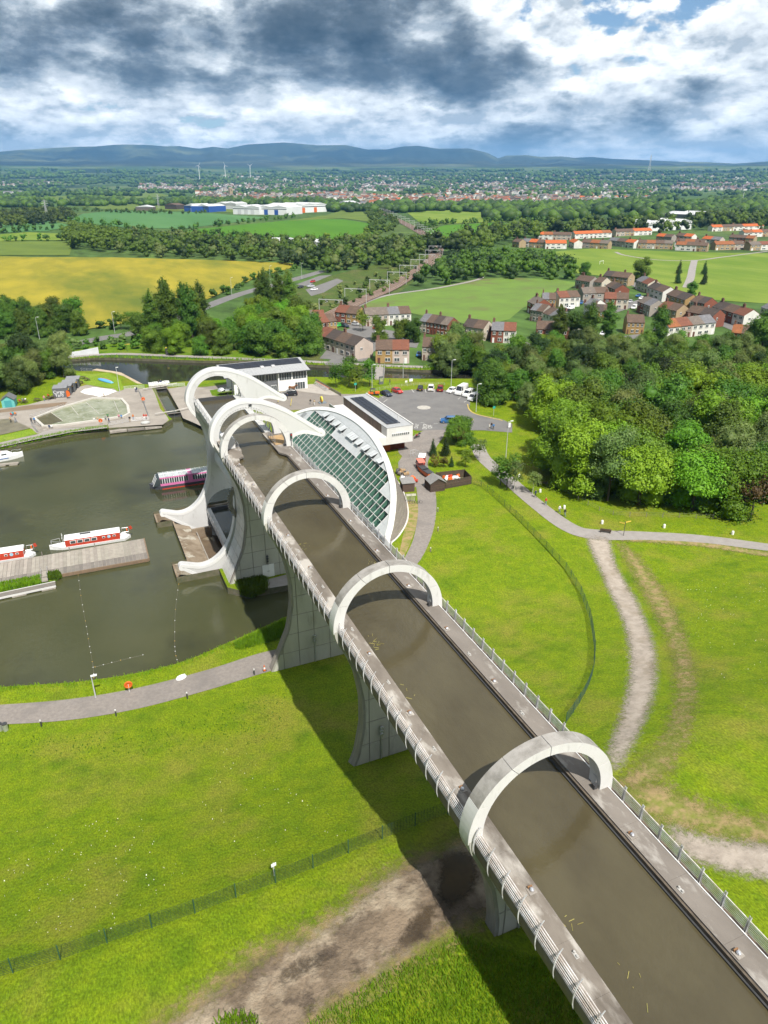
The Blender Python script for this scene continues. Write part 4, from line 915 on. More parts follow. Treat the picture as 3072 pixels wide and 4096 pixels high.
M_RIMW = mat('white_rim', (0.74, 0.74, 0.73), (0.68, 0.68, 0.67), rough=0.4, scale=0.5)
mb = MB()
for i in range(len(RIMS) - 1):
    a, b, c, d = RIMS[i], RIMS[i + 1], RIN[i + 1], RIN[i]
    T = [pt(*q, .28) for q in (a, b, c, d)]; B = [pt(*q, -.35) for q in (a, b, c, d)]
    mb.add(T, [(3, 2, 1, 0)]); mb.add([B[0], B[1], T[1], T[0]], [(3, 2, 1, 0)]); mb.add([B[3], B[2], T[2], T[3]], [(0, 1, 2, 3)])
vp(mb, 'rim', M_RIMW, smooth=35, fix=True)
# battered curved wall under the rim
mb = MB(); cen = Vector((20.0, 140.0)); nb = 14
base = []
for a in RIMS:
    p = pt(*a, -.1); d = (Vector((p.x, p.y)) - cen); e = Vector((d.x * 2.2, d.y * 0.55)).normalized() * (p.z - G0) * 0.40
    base.append((p, Vector((p.x + e.x, p.y + e.y, G0 - .05))))
for i in range(len(base) - 1):
    for k in range(nb):
        t0, t1 = k / nb, (k + 1) / nb - 0.012
        q = [base[i][1].lerp(base[i][0], t0), base[i + 1][1].lerp(base[i + 1][0], t0), base[i + 1][1].lerp(base[i + 1][0], t1), base[i][1].lerp(base[i][0], t1)]
        mb.add(q, [(0, 1, 2, 3)])
vp(mb, 'curved_wall', mat('weathered_board_wall', (0.26, 0.225, 0.195), (0.19, 0.165, 0.145), rough=0.9, scale=0.9, detail=6, stretch=(.3, .3, 3)), fix=True)
mb = MB(); mb.line([p[1] + Vector((0.15, 0, .12)) for p in base], .16, 6); vp(mb, 'base_kerb', mat('pale_kerb', (0.6, 0.58, 0.55), (0.5, 0.48, 0.45), scale=2))
# roof grid
T_ = [-0.6, 1.37, 3.33, 5.30, 7.25, 9.20, 11.2, 13.2, 15.2]
Y_ = [110.65 + 2.018 * j for j in range(-4, 34)]
def glass_cell(i, y):
    if i == 0 or i == 1: return 110.6 < y < 170
    if i == 2: return 112.6 < y < 169
    if i == 3: return 118.6 < y < 168
    if i == 4: return 118.6 < y < 134.9 or 151 < y < 167.3
    return False
def clip(poly, t0, t1, y0, y1):
    def cut(p, ax, v, s):
        r = []
        for i in range(len(p)):
            a, b = p[i - 1], p[i]; ia, ib = s * (a[ax] - v) >= 0, s * (b[ax] - v) >= 0
            if ia != ib:
                k = (v - a[ax]) / (b[ax] - a[ax]); r.append((a[0] + (b[0] - a[0]) * k, a[1] + (b[1] - a[1]) * k))
            if ib: r.append(b)
        return r
    for ax, v, s in ((0, t0, 1), (0, t1, -1), (1, y0, 1), (1, y1, -1)):
        if poly: poly = cut(poly, ax, v, s)
    return poly
IN = [(p[0], p[1]) for p in off(RIMS, 0.95)]
def glass_material():
    m = bpy.data.materials.new('green_glass'); m.use_nodes = True; N = m.node_tree.nodes; L = m.node_tree.links; N.clear()
    out = N.new('ShaderNodeOutputMaterial'); mx = N.new('ShaderNodeMixShader'); tr = N.new('ShaderNodeBsdfTransparent'); gl = N.new('ShaderNodeBsdfGlossy'); fr = N.new('ShaderNodeLayerWeight')
    tr.inputs[0].default_value = (0.46, 0.62, 0.55, 1); gl.inputs[1].default_value = 0.03; fr.inputs[0].default_value = 0.5
    p3 = N.new('ShaderNodeMath'); p3.operation = 'POWER'; L.new(fr.outputs['Facing'], p3.inputs[0]); p3.inputs[1].default_value = 3.0
    ma = N.new('ShaderNodeMath'); ma.operation = 'MULTIPLY_ADD'; L.new(p3.outputs[0], ma.inputs[0]); ma.inputs[1].default_value = 0.6; ma.inputs[2].default_value = 0.06
    L.new(ma.outputs[0], mx.inputs[0]); L.new(tr.outputs[0], mx.inputs[1]); L.new(gl.outputs[0], mx.inputs[2]); L.new(mx.outputs[0], out.inputs[0])
    m.diffuse_color = (0.2, 0.35, 0.3, 1); return m
M_GLASS = glass_material()
vents = [crop_pl((1180, 1620), 420 / 1659, *p)[1] for p in ((490, 180), (560, 260), (650, 335), (740, 415), (860, 520), (920, 560), (1000, 635), (1110, 720), (1220, 815), (1340, 920))]
g = 0.045
for i in range(len(T_) - 1):
    for j in range(len(Y_) - 1):
        t0, t1, y0, y1 = T_[i], T_[i + 1], Y_[j], Y_[j + 1]; yc = (y0 + y1) / 2
        if glass_cell(i, yc):
            a = [(t0 + g, y0 + g), (t1 - g, y0 + g), (t1 - g, y1 - g), (t0 + g, y1 - g)]
            mb = MB(); mb.add([pt(*q, .03) for q in a], [(0, 1, 2, 3)]); vp(mb, 'pane', M_GLASS)
        elif j % 2 == 0:
            y2 = Y_[min(j + 2, len(Y_) - 1)]
            segs = [(y0, y2)]
            if glass_cell(i, y2 - 0.5): segs = [(y0, y1)]
            for s0, s1 in segs:
                q = clip(IN[:], t0 + .012, t1 - .012, s0 + .012, s1 - .012)
                if len(q) < 3: continue
                b = [pt(*p, -.1) for p in q]; tt = [pt(*p, .06) for p in q]; n = len(q)
                mb = MB(); mb.add(b + tt, [tuple(range(n))[::-1], tuple(range(n, 2 * n))] + [(k, (k + 1) % n, n + (k + 1) % n, n + k) for k in range(n)]); vp(mb, 'roof_panel', M_VROOF, fix=True)
        elif not glass_cell(i, Y_[j - 1] + .5) is False:
            q = clip(IN[:], t0 + .012, t1 - .012, y0 + .012, y1 - .012)
            if len(q) > 2:
                b = [pt(*p, -.1) for p in q]; tt = [pt(*p, .06) for p in q]; n = len(q)
                mb = MB(); mb.add(b + tt, [tuple(range(n))[::-1], tuple(range(n, 2 * n))] + [(k, (k + 1) % n, n + (k + 1) % n, n + k) for k in range(n)]); vp(mb, 'roof_panel', M_VROOF, fix=True)
for y in vents:
    for k in (-.52, .52):
        mb = MB(); w = .48
        lo = [pt(9.4, y + k - w, .75), pt(9.4, y + k + w, .75), pt(11.1, y + k + w, .10), pt(11.1, y + k - w, .10)]
        mb.hexa([p - Vector((0, 0, .06)) for p in lo], lo); vp(mb, 'vent_flap', M_VROOF)
    mb = MB(); mb.add([pt(9.35, y - 1.0, .075), pt(9.35, y + 1.0, .075), pt(11.0, y + 1.0, .075), pt(11.0, y - 1.0, .075)], [(0, 1, 2, 3)]); vp(mb, 'vent_opening', M_DARK)
# glazing bars and rafters
for i in range(6):
    ys_ = [y for y in Y_ if glass_cell(min(i, 4), y + .5) or glass_cell(max(i - 1, 0), y + .5)]
    if ys_:
        mb = MB(); mb.tube(pt(T_[i], min(ys_), .06), pt(T_[i], max(ys_) + 2.018, .06), .07, 4); vp(mb, 'glazing_bar', M_WHITE)
for j, y in enumerate(Y_):
    ts = [k for k in range(5) if glass_cell(k, y + .5) or glass_cell(k, y - .5)]
    if not ts: continue
    t0, t1 = T_[min(ts)], T_[max(ts) + 1]
    mb = MB(); mb.tube(pt(t0, y, .06), pt(t1, y, .06), .06, 4); vp(mb, 'glazing_bar', M_WHITE)
    mb = MB(); a, b = pt(t0, y, -.12), pt(t1, y, -.12); q = Vector((SA, 0, -CA)) * .62; w = Vector((0, .11, 0))
    mb.hexa([a - w, b - w, b + w, a + w], [a - w + q, b - w + q, b + w + q, a + w + q]); vp(mb, 'rafter', mat('green_rafter', (0.30, 0.40, 0.35), (0.27, 0.37, 0.32), scale=1))
    if j % 4 == 1 and t1 > 6:
        p = pt(t1 - .3, y, -.5); mb = MB(); mb.tube((p.x, p.y, G0), p, .16, 8); vp(mb, 'column', M_WHITE)
fl = [(pt(*a).x, a[1]) for a in off(RIMS, .4)]
mb = MB(); mb.prism(fl, G0 - .1, G0 + .08); vp(mb, 'interior_floor', mat('interior_floor', (0.30, 0.36, 0.32), (0.045, 0.055, 0.05), rough=.4, scale=.45, detail=3, lo=.44, hi=.54))
mb = MB(); mb.box2(29.2, 29.5, 120, 168, G0, 6.2); vp(mb, 'inner_wall', mat('inner_wall', (0.36, 0.40, 0.37), (0.30, 0.34, 0.31), scale=.5))
for k, (x, y, sx, sy) in enumerate(((27.6, 121.5, 1.4, 2.6), (26.3, 126.5, 1.2, 2.2), (27.8, 131.5, 1.3, 3.4), (25.8, 137, 1.2, 2.0), (27.4, 143, 1.5, 2.8), (26.0, 149.5, 1.2, 2.2), (27.3, 156, 1.4, 2.8), (25.9, 116.5, 1.3, 1.8))):
    t = empty('display_counter', (x, y, G0 + .08), random.uniform(-.3, .3), 'pale display counter seen through the green roof glazing', 'counter', 'counters inside the visitor centre')
    mb = MB(); mb.box((0, 0, .42), (sx * .8, sy * .8, .84)); mb.build('plinth', mat('pale_counter', (0.62, 0.66, 0.62), (0.55, 0.6, 0.56), scale=2), t)
    mb = MB(); mb.box((0, 0, .88), (sx, sy, .08)); mb.build('counter_top', MATS['pale_counter'], t)

# ---------------------------------------------------------------- office block
M_PANE = mat('window_glass', (0.035, 0.045, 0.05), (0.06, 0.075, 0.08), rough=0.08, scale=0.6, spec=0.8)
M_FRAME = mat('white_frame', (0.72, 0.72, 0.71), rough=0.5)
M_ZINC = mat('ribbed_grey_roof', (0.36, 0.365, 0.37), (0.30, 0.305, 0.31), rough=0.5, scale=1.5)
M_SOLAR = mat('solar_panel', (0.018, 0.02, 0.028), (0.026, 0.028, 0.036), rough=0.35, scale=3, rand=.1)
M_TIMB = mat('brown_timber', (0.145, 0.105, 0.075), (0.10, 0.072, 0.052), rough=.9, scale=3, detail=5, stretch=(1, 1, .15), rand=.2)
M_RENDW = mat('white_render', (0.60, 0.595, 0.58), (0.53, 0.525, 0.51), rough=.85, scale=.35, detail=6, stretch=(1, 1, .3))
of = empty('office_block', (43, 160, G0), 0, 'flat roofed white office block with timber cladding and rooftop solar panels', 'building')
def op(mb, name, m, parent=None):
    o = mb.build(name, m); o.parent = parent or of
    if parent is None: o.matrix_parent_inverse = Matrix.Translation((-43, -160, -G0))
    return o
mb = MB(); mb.box2(41.4, 48.2, 147.0, 176.5, 3.9, 8.0); op(mb, 'upper_storey', M_RENDW)
mb = MB(); mb.box2(37.6, 41.38, 147.0, 176.5, 3.9, 5.9); op(mb, 'terrace_storey', M_RENDW)
mb = MB(); mb.box2(37.4, 37.6, 155.0, 176.6, 5.0, 6.6); op(mb, 'terrace_parapet', M_ZINC)
mb = MB(); mb.box2(39.0, 47.6, 150.2, 176.0, G0, 3.9); op(mb, 'ground_floor', mat('dark_brick', (0.12, 0.075, 0.06), (0.09, 0.055, 0.045), scale=1.5))
for k in range(46):
    y = 150.5 + k * .56; mb = MB(); mb.box((41.36, y, 6.95), (.06, .53, 2.15)); op(mb, 'cladding_board', M_TIMB)
mb = MB(); mb.box2(41.35, 48.25, 146.95, 176.6, 8.0, 8.12); op(mb, 'roof', M_ZINC)
mb = MB(); mb.box2(48.0, 48.3, 146.9, 176.6, 8.13, 8.34); op(mb, 'roof_edge', M_RENDW)
for r in range(3):
    for k in range(13):
        mb = MB(); mb.box((43.0 + r * 1.2, 150.2 + k * 1.9, 8.26), (1.14, 1.82, .06), 0, 0, .04); op(mb, 'solar_panel', M_SOLAR)
for k in range(9):
    mb = MB(); mb.box((42.9 + k * .52, 146.96, 6.2), (.4, .08, .62)); w = op(mb, 'window', M_FRAME); mb = MB(); mb.box((42.9 + k * .52, 146.91, 6.2), (.3, .04, .52)); op(mb, 'pane', M_PANE, None)
mb = MB(); mb.box2(40.4, 43.6, 149.9, 150.15, G0, 3.8); dd = op(mb, 'roller_door', mat('orange_boards', (0.36, 0.075, 0.025), (0.29, 0.06, 0.022), scale=2, stretch=(3, 3, .2)))
for k in range(10):
    mb = MB(); mb.box((43.75 + k * .4, 150.1, 2.5), (.36, .08, 2.6)); op(mb, 'door_board', mat('maroon_boards', (0.14, 0.035, 0.022), (0.11, 0.028, 0.02), scale=2))
mb = MB(); mb.tube((45.3, 149.2, 8.1), (45.3, 149.2, 9.6), .04); mb.box((45.3, 149.2, 9.8), (.22, .22, .5)); op(mb, 'aerial', M_WHITE)

# ---------------------------------------------------------------- white canal-side building
wb = empty('white_pavilion', (30, 219, G0), 0, 'two storey white rendered building with grey roof beside the canal', 'building')
def bp(mb, name, m, parent=None):
    o = mb.build(name, m); o.parent = parent or wb
    if parent is None: o.matrix_parent_inverse = Matrix.Translation((-30, -219, -G0))
    return o
bx0, bx1, by0, by1, bz = 16.5, 42.7, 212.6, 224.5, 7.1
mb = MB(); mb.box2(33.2, bx1, by0, by1, G0, bz); bp(mb, 'wall', mat('bright_white_render', (0.74, 0.74, 0.73), (0.69, 0.69, 0.68), scale=.4))
mb = MB(); mb.box2(21.0, 33.18, by0 + .6, by1, G0, bz); bp(mb, 'wall', mat('slate_cladding', (0.13, 0.135, 0.145), (0.10, 0.105, 0.115), scale=1))
mb = MB(); mb.box2(19.5, 20.98, by0 + .5, by1, G0, bz); bp(mb, 'wall', MATS['bright_white_render'])
def wb_roof(y):  # eave at the front, ridge at the back
    return np.interp(y, [by0 - 1.2, by1 - 2.0, by1 + .8], [bz + .25, bz + 1.9, bz + 0.9])
for k in range(27):
    xa = bx0 + k * 1.0; mb = MB(); ya, yb = by0 - 1.2, by0 + 4.6
    mb.hexa([(xa, ya, wb_roof(ya) - .12), (xa + .97, ya, wb_roof(ya) - .12), (xa + .97, yb, wb_roof(yb) - .12), (xa, yb, wb_roof(yb) - .12)], [(xa, ya, wb_roof(ya)), (xa + .97, ya, wb_roof(ya)), (xa + .97, yb, wb_roof(yb)), (xa, yb, wb_roof(yb))]); bp(mb, 'roof_sheet', M_ZINC)
mb = MB(); ya, yb, yc = by0 + 4.6, by1 - 2.0, by1 + .8
mb.hexa([(bx0, ya, wb_roof(ya) - .2), (bx1 + 1, ya, wb_roof(ya) - .2), (bx1 + 1, yb, wb_roof(yb) - .2), (bx0, yb, wb_roof(yb) - .2)], [(bx0, ya, wb_roof(ya) - .02), (bx1 + 1, ya, wb_roof(ya) - .02), (bx1 + 1, yb, wb_roof(yb) - .02), (bx0, yb, wb_roof(yb) - .02)]); mb.hexa([(bx0, yb, wb_roof(yb) - .2), (bx1 + 1, yb, wb_roof(yb) - .2), (bx1 + 1, yc, wb_roof(yc) - .2), (bx0, yc, wb_roof(yc) - .2)], [(bx0, yb, wb_roof(yb) - .02), (bx1 + 1, yb, wb_roof(yb) - .02), (bx1 + 1, yc, wb_roof(yc)), (bx0, yc, wb_roof(yc))]); bp(mb, 'roof', M_ZINC)
for r in range(2):
    for k in range(21):
        ya = by0 + 4.8 + r * 2.35; xa = bx0 + .6 + k * 1.22; yb = ya + 2.28
        mb = MB(); mb.hexa([(xa, ya, wb_roof(ya) + .01), (xa + 1.17, ya, wb_roof(ya) + .01), (xa + 1.17, yb, wb_roof(yb) + .01), (xa, yb, wb_roof(yb) + .01)], [(xa, ya, wb_roof(ya) + .08), (xa + 1.17, ya, wb_roof(ya) + .08), (xa + 1.17, yb, wb_roof(yb) + .08), (xa, yb, wb_roof(yb) + .08)]); bp(mb, 'solar_panel', M_SOLAR)
for x in (29.5, 33.0):
    mb = MB(); mb.box((x, by0 + 4.2, wb_roof(by0 + 4.2) + .25), (1.0, 1.0, .45)); bp(mb, 'roof_vent', M_WHITE)
mb = MB(); mb.box2(bx0, bx1 + 1.0, by0 - 1.28, by0 - 1.2, bz + .0, bz + .28); bp(mb, 'fascia', M_DARK)
mb = MB(); mb.box2(bx1 + 1.0, bx1 + 1.08, by0 - 1.2, by1 - 2, bz + .1, bz + .35); bp(mb, 'fascia', M_DARK)
def win(x0, x1, z0, z1, y, n, fn=bp):
    mb = MB(); mb.box2(x0, x1, y - .06, y + .1, z0, z1); w = fn(mb, 'window', M_FRAME)
    ww = (x1 - x0 - .08) / n
    for k in range(n):
        mb = MB(); mb.box2(x0 + .08 + k * ww, x0 + k * ww + ww, y - .085, y - .065, z0 + .1, z1 - .1); fn(mb, 'pane', M_PANE)
win(33.6, 37.6, 4.6, 6.9, by0, 5); win(37.9, 42.5, 4.6, 6.9, by0, 5); win(29.5, 33.0, 4.6, 6.8, by0 + .6, 4); win(25.6, 29.2, 4.6, 6.8, by0 + .6, 4); win(22.0, 25.3, 4.6, 6.8, by0 + .6, 4)
win(38.6, 41.9, G0 + .05, 3.6, by0, 4); win(31.0, 32.9, G0 + .05, 3.2, by0 + .6, 3)
for k in range(2):
    mb = MB(); mb.box2(bx1 - .02, bx1 + .06, by0 + .6 + k * 3, by0 + 3.2 + k * 3, 4.6, 6.9); bp(mb, 'side_window', M_PANE)
mb = MB(); mb.tube((18.6, by0 - .8, G0), (18.6, by0 - .8, bz + .2), .12, 8); bp(mb, 'post', M_DARK)
# ---------------------------------------------------------------- houses
WALLC = {'white': (0.62, 0.605, 0.57), 'cream': (0.50, 0.45, 0.37), 'beige': (0.40, 0.345, 0.29), 'pink': (0.45, 0.375, 0.33), 'mustard': (0.33, 0.215, 0.085), 'brick': (0.20, 0.065, 0.038), 'grey': (0.30, 0.27, 0.24), 'tan': (0.34, 0.255, 0.15)}
ROOFC = {'brown': (0.105, 0.068, 0.048), 'dark': (0.062, 0.047, 0.04), 'red': (0.165, 0.06, 0.034), 'slate': (0.145, 0.145, 0.155), 'orange': (0.42, 0.10, 0.022), 'rust': (0.24, 0.085, 0.03), 'greybrown': (0.14, 0.115, 0.095)}
WALLM = {k: mat('wall_' + k, c, tuple(v * .84 for v in c), rough=.95, scale=.5, detail=6, stretch=(1, 1, .5)) for k, c in WALLC.items()}
ROOFM = {k: mat('tiles_' + k, c, tuple(v * .72 for v in c), rough=.9, scale=1.6, detail=6, bump=.4, bscale=4, c3=tuple(min(1, v * 1.35) for v in c), scale3=.5, lo3=.55, hi3=.75) for k, c in ROOFC.items()}
M_DOOR = mat('painted_door', (0.10, 0.04, 0.03), rough=.5); M_DOORW = mat('white_door', (0.66, 0.66, 0.65), rough=.5)
M_CHIM = mat('chimney_brick', (0.19, 0.10, 0.07), (0.13, 0.07, 0.05), scale=3)
HW, HD, HE, HR_ = 6.0, 8.0, 5.1, 7.6
_hc = {}
def h_mesh(kind, key):
    if (kind, key) in _hc: return _hc[(kind, key)]
    mb = MB()
    if kind == 'wall':
        prof = [(0, -.2), (HD, -.2), (HD, HE), (HD / 2, HR_ - .12), (0, HE)]
        n = 5; vs = [(x, p[0], p[1]) for x in (.004, HW - .004) for p in prof]
        mb.add(vs, [tuple(range(n - 1, -1, -1)), tuple(range(n, 2 * n))] + [(i, (i + 1) % n, n + (i + 1) % n, n + i) for i in range(n)])
        m = WALLM[key]
    elif kind == 'roof':
        sl = (HR_ - HE) / (HD / 2)
        for s in (0, 1):
            ys = (-.35, HD / 2) if s == 0 else (HD + .35, HD / 2); zs = (HE - .35 * sl, HR_)
            b = [(.006, ys[0], zs[0]), (HW - .006, ys[0], zs[0]), (HW - .006, ys[1], zs[1]), (.006, ys[1], zs[1])]
            t = [(x, y, z + .16) for x, y, z in b]
            if s == 1: b = b[::-1]; t = t[::-1]
            mb.hexa(b, t)
        m = ROOFM[key]
    elif kind == 'window':   # frame only, origin at its centre on the facade
        w, h = key; mb.box((0, -.03, 0), (w, .1, h)); m = M_FRAME
    elif kind == 'pane':
        w, h = key
        for s in (-1, 1): mb.box((s * w / 4, -.085, 0), (w / 2 - .12, .03, h - .22))
        m = M_PANE
    elif kind == 'sill': mb.box((0, -.1, 0), (key[0] + .2, .16, .08)); m = M_CONC
    elif kind == 'door': mb.box((0, -.04, 1.0), (.95, .1, 2.05)); m = M_DOORW if key else M_DOOR
    elif kind == 'chimney':
        mb.box((0, 0, 0), (1.1, .65, 1.7)); mb.box((0, 0, .88), (1.25, .8, .12))
        for s in (-1, 0, 1): mb.tube((s * .32, 0, .9), (s * .32, 0, 1.3), .11, 6)
        m = M_CHIM
    me = mb.mesh(kind, m); _hc[(kind, key)] = me; return me
CNAME = {'white': 'white', 'cream': 'cream', 'beige': 'beige', 'pink': 'pinkish', 'mustard': 'mustard yellow', 'brick': 'dark red', 'grey': 'grey', 'tan': 'tan'}
RNAME = {'brown': 'brown tiled', 'dark': 'dark brown tiled', 'red': 'red-brown tiled', 'slate': 'grey slate', 'orange': 'bright orange tiled', 'rust': 'rust coloured tiled', 'greybrown': 'grey-brown tiled'}
HCOUNT = [0]
def house(loc, rz, w, wall, roof, where, group, chim=True, detail=2, sz=1.0, flip=False, depth=1.0, gable_win=False):
    h = empty('house', loc, rz, f'{CNAME[wall]} house with {RNAME[roof]} roof {where}', 'house', group)
    h.scale = (w / HW, sz * depth, sz); HCOUNT[0] += 1
    mobj('wall', h_mesh('wall', wall), h); r = mobj('roof', h_mesh('roof', roof), h)
    if chim and detail > 0: mobj('chimney', h_mesh('chimney', 0), r, (HW - .02 if flip else .9, HD / 2, HR_ + .45))
    if detail > 0:
        big = (1.5, 1.25)
        spots = [(1.5, 3.85, big), (4.4, 3.85, big), (1.6 if flip else 4.3, 1.4, (1.9, 1.3))]
        for x, z, k in spots:
            wn = mobj('window', h_mesh('window', k), h, (x, 0, z)); mobj('pane', h_mesh('pane', k), wn)
            if detail > 1: mobj('sill', h_mesh('sill', k), wn, (0, 0, -k[1] / 2 - .04))
        mobj('door', h_mesh('door', HCOUNT[0] % 3 == 0), h, (4.7 if flip else 1.2, 0, 0))
        if gable_win:
            o = mobj('window', h_mesh('window', (1.0, 1.1)), h, (HW, HD * .35, 3.7), R(90)); mobj('pane', h_mesh('pane', (1.0, 1.1)), o)
    return h
def row(P, Q, units, where, group, detail=2, sz=1.0, depth=1.0):
    """a row of houses whose facade stands on the line from P to Q (ground points, left to right)"""
    P = Vector((P[0], P[1], G0)); Q = Vector((Q[0], Q[1], G0)); d = Q - P; L_ = d.length; w = L_ / len(units)
    rz = math.atan2(d.y, d.x); d.normalize()
    for i, (wl, rf) in enumerate(units):
        house(P + d * (w * i), rz, w, wl, rf, where, group, chim=i % 2 == 0 or len(units) == 1, detail=detail, sz=sz, flip=i % 2 == 1, depth=depth, gable_win=i == len(units) - 1 and detail > 1)
C5 = ((1024, 1000), 1024 / 1659); C6 = ((2048, 1000), 1024 / 1659); C7 = ((2048, 500), 1024 / 1659)
def U(s): return [tuple(x.split('/')) for x in s.split()]
near = 'in the close across the canal'
for P, Q, us in (((395, 628), (643, 712), 'white/red cream/dark cream/brown pink/dark'), ((775, 735), (993, 735), 'mustard/brown pink/red'), ((1075, 715), (1350, 722), 'beige/brown beige/slate beige/brown brick/rust'), ((513, 472), (655, 488), 'brick/red mustard/brown'), ((299, 518), (450, 512), 'beige/greybrown beige/red'), ((430, 548), (527, 535), 'mustard/red mustard/brown'), ((712, 497), (1005, 482), 'pink/greybrown pink/greybrown white/slate white/brown'), ((1058, 535), (1240, 566), 'beige/slate brick/brown brick/dark brick/greybrown'), ((1335, 572), (1472, 592), 'cream/dark cream/brown'), ((1520, 600), (1680, 606), 'brick/slate white/red')):
    row(CP(*C5, P)[0], CP(*C5, Q)[0], U(us), near, 'houses in the close across the canal')
est = 'on the estate beyond the wood'
for P, Q, us in (((405, 248), (498, 264), 'grey/brown'), ((585, 218), (746, 236), 'tan/dark mustard/brown tan/brown'), ((525, 262), (575, 270), 'cream/brown'), ((455, 345), (625, 340), 'grey/greybrown grey/brown'), ((600, 290), (660, 318), 'brick/brown brick/dark'), ((302, 374), (437, 366), 'white/red white/brown'), ((190, 384), (280, 386), 'mustard/slate mustard/brown'), ((95, 400), (150, 425), 'brick/greybrown'), ((113, 458), (195, 472), 'grey/slate grey/brown'), ((195, 480), (365, 548), 'white/brown white/slate white/slate white/dark'), ((150, 592), (362, 600), 'brick/brown brick/greybrown'), ((460, 418), (520, 432), 'white/slate'), ((530, 470), (640, 474), 'mustard/dark mustard/brown'), ((590, 380), (748, 386), 'brick/red cream/brown'), ((805, 400), (885, 432), 'brick/greybrown grey/slate'), ((735, 545), (850, 548), 'mustard/brown mustard/brown'), ((797, 250), (872, 282), 'pink/slate cream/red'), ((868, 300), (968, 336), 'white/dark white/brown'), ((992, 350), (1110, 392), 'tan/brown mustard/dark'), ((1145, 396), (1235, 417), 'cream/brown brick/dark'), ((935, 440), (1055, 467), 'tan/red tan/brown'), ((1115, 470), (1290, 505), 'brick/brown brick/dark'), ((1002, 582), (1308, 545), 'white/rust pink/red white/greybrown white/slate'), ((1285, 438), (1490, 502), 'white/dark brick/brown white/red'), ((1405, 616), (1535, 628), 'brick/rust brick/brown'), ((1600, 440), (1690, 470), 'white/slate grey/brown')):
    row(CP(*C6, P)[0], CP(*C6, Q)[0], U(us), est, 'houses on the estate beyond the wood')
far = 'in the rows beside the park'
for P, Q, us in (((145, 740), (380, 745), 'white/orange white/rust beige/brown beige/brown'), ((405, 738), (645, 728), 'white/orange white/orange white/orange white/rust'), ((672, 722), (905, 712), 'beige/brown tan/brown white/orange white/orange'), ((1295, 690), (1628, 680), 'white/orange tan/brown white/brown white/orange white/orange'), ((0, 790), (45, 796), 'tan/brown'), ((60, 790), (205, 800), 'white/slate tan/orange tan/brown'), ((215, 803), (352, 803), 'white/orange white/orange'), ((365, 788), (400, 800), 'white/orange'), ((445, 795), (620, 806), 'grey/brown tan/rust tan/greybrown'), ((620, 780), (785, 800), 'pink/slate pink/brown white/orange'), ((812, 800), (1040, 806), 'tan/brown beige/rust tan/brown tan/greybrown'), ((1050, 790), (1240, 800), 'white/brown white/rust grey/brown'), ((930, 752), (1030, 760), 'tan/orange grey/brown'), ((1055, 748), (1160, 757), 'grey/brown white/orange'), ((1225, 770), (1340, 780), 'white/orange pink/slate'), ((1055, 812), (1260, 822), 'white/rust white/brown tan/brown'), ((1315, 812), (1500, 808), 'tan/rust tan/rust beige/brown'), ((1540, 815), (1680, 810), 'tan/greybrown white/red'), ((1400, 760), (1560, 770), 'grey/brown brick/brown tan/rust'), ((1500, 728), (1680, 722), 'white/rust white/orange tan/brown')):
    row(CP(*C7, P)[0], CP(*C7, Q)[0], U(us), far, 'orange roofed rows beside the park', detail=1)
# the town on the plain: small far houses
def town():
    clusters = [  # display outline centre, spread, count, share of orange roofs
        ((700, 470), (160, 22), 70, .35), ((1000, 515), (170, 22), 90, .4)]
    us = ['white/orange', 'white/slate', 'cream/rust', 'grey/dark', 'white/brown', 'beige/slate', 'pink/red', 'white/greybrown']
    def place(n, dx0, dx1, dy0, dy1, where, group, pr):
        done = []
        for _ in range(n * 12):
            if len(done) >= n: break
            x = random.uniform(dx0, dx1); y = dy0 + (dy1 - dy0) * random.random() ** .8
            if any(abs(x - a) < 5.5 * (y - 380) / 45 and abs(y - b) < 2.2 for a, b in done): continue
            done.append((x, y)); p = dp(x, y)
            k = random.choices(us, pr)[0].split('/')
            house(p, R(random.choice((-20, 5, 25, 60))) - R(23), random.uniform(11, 17), k[0], k[1], where, group, detail=0, sz=random.uniform(1.15, 1.5), depth=random.uniform(1.0, 1.4))
    place(70, 775, 1290, 425, 443, 'in the pale town beside the railway', 'far houses of the town', [4, 4, 3, 2, 3, 3, 1, 3])
    place(40, 430, 760, 418, 434, 'in the old town beyond the warehouses', 'far houses of the old town', [1, 3, 2, 5, 3, 3, 3, 3])
    place(14, 330, 640, 411, 418, 'in the old town beyond the warehouses', 'far houses of the old town', [1, 2, 1, 5, 2, 3, 3, 3])
    place(26, 1290, 1430, 424, 433, 'in the pale town beside the railway', 'far houses of the town', [3, 3, 3, 2, 3, 3, 1, 3])
town()
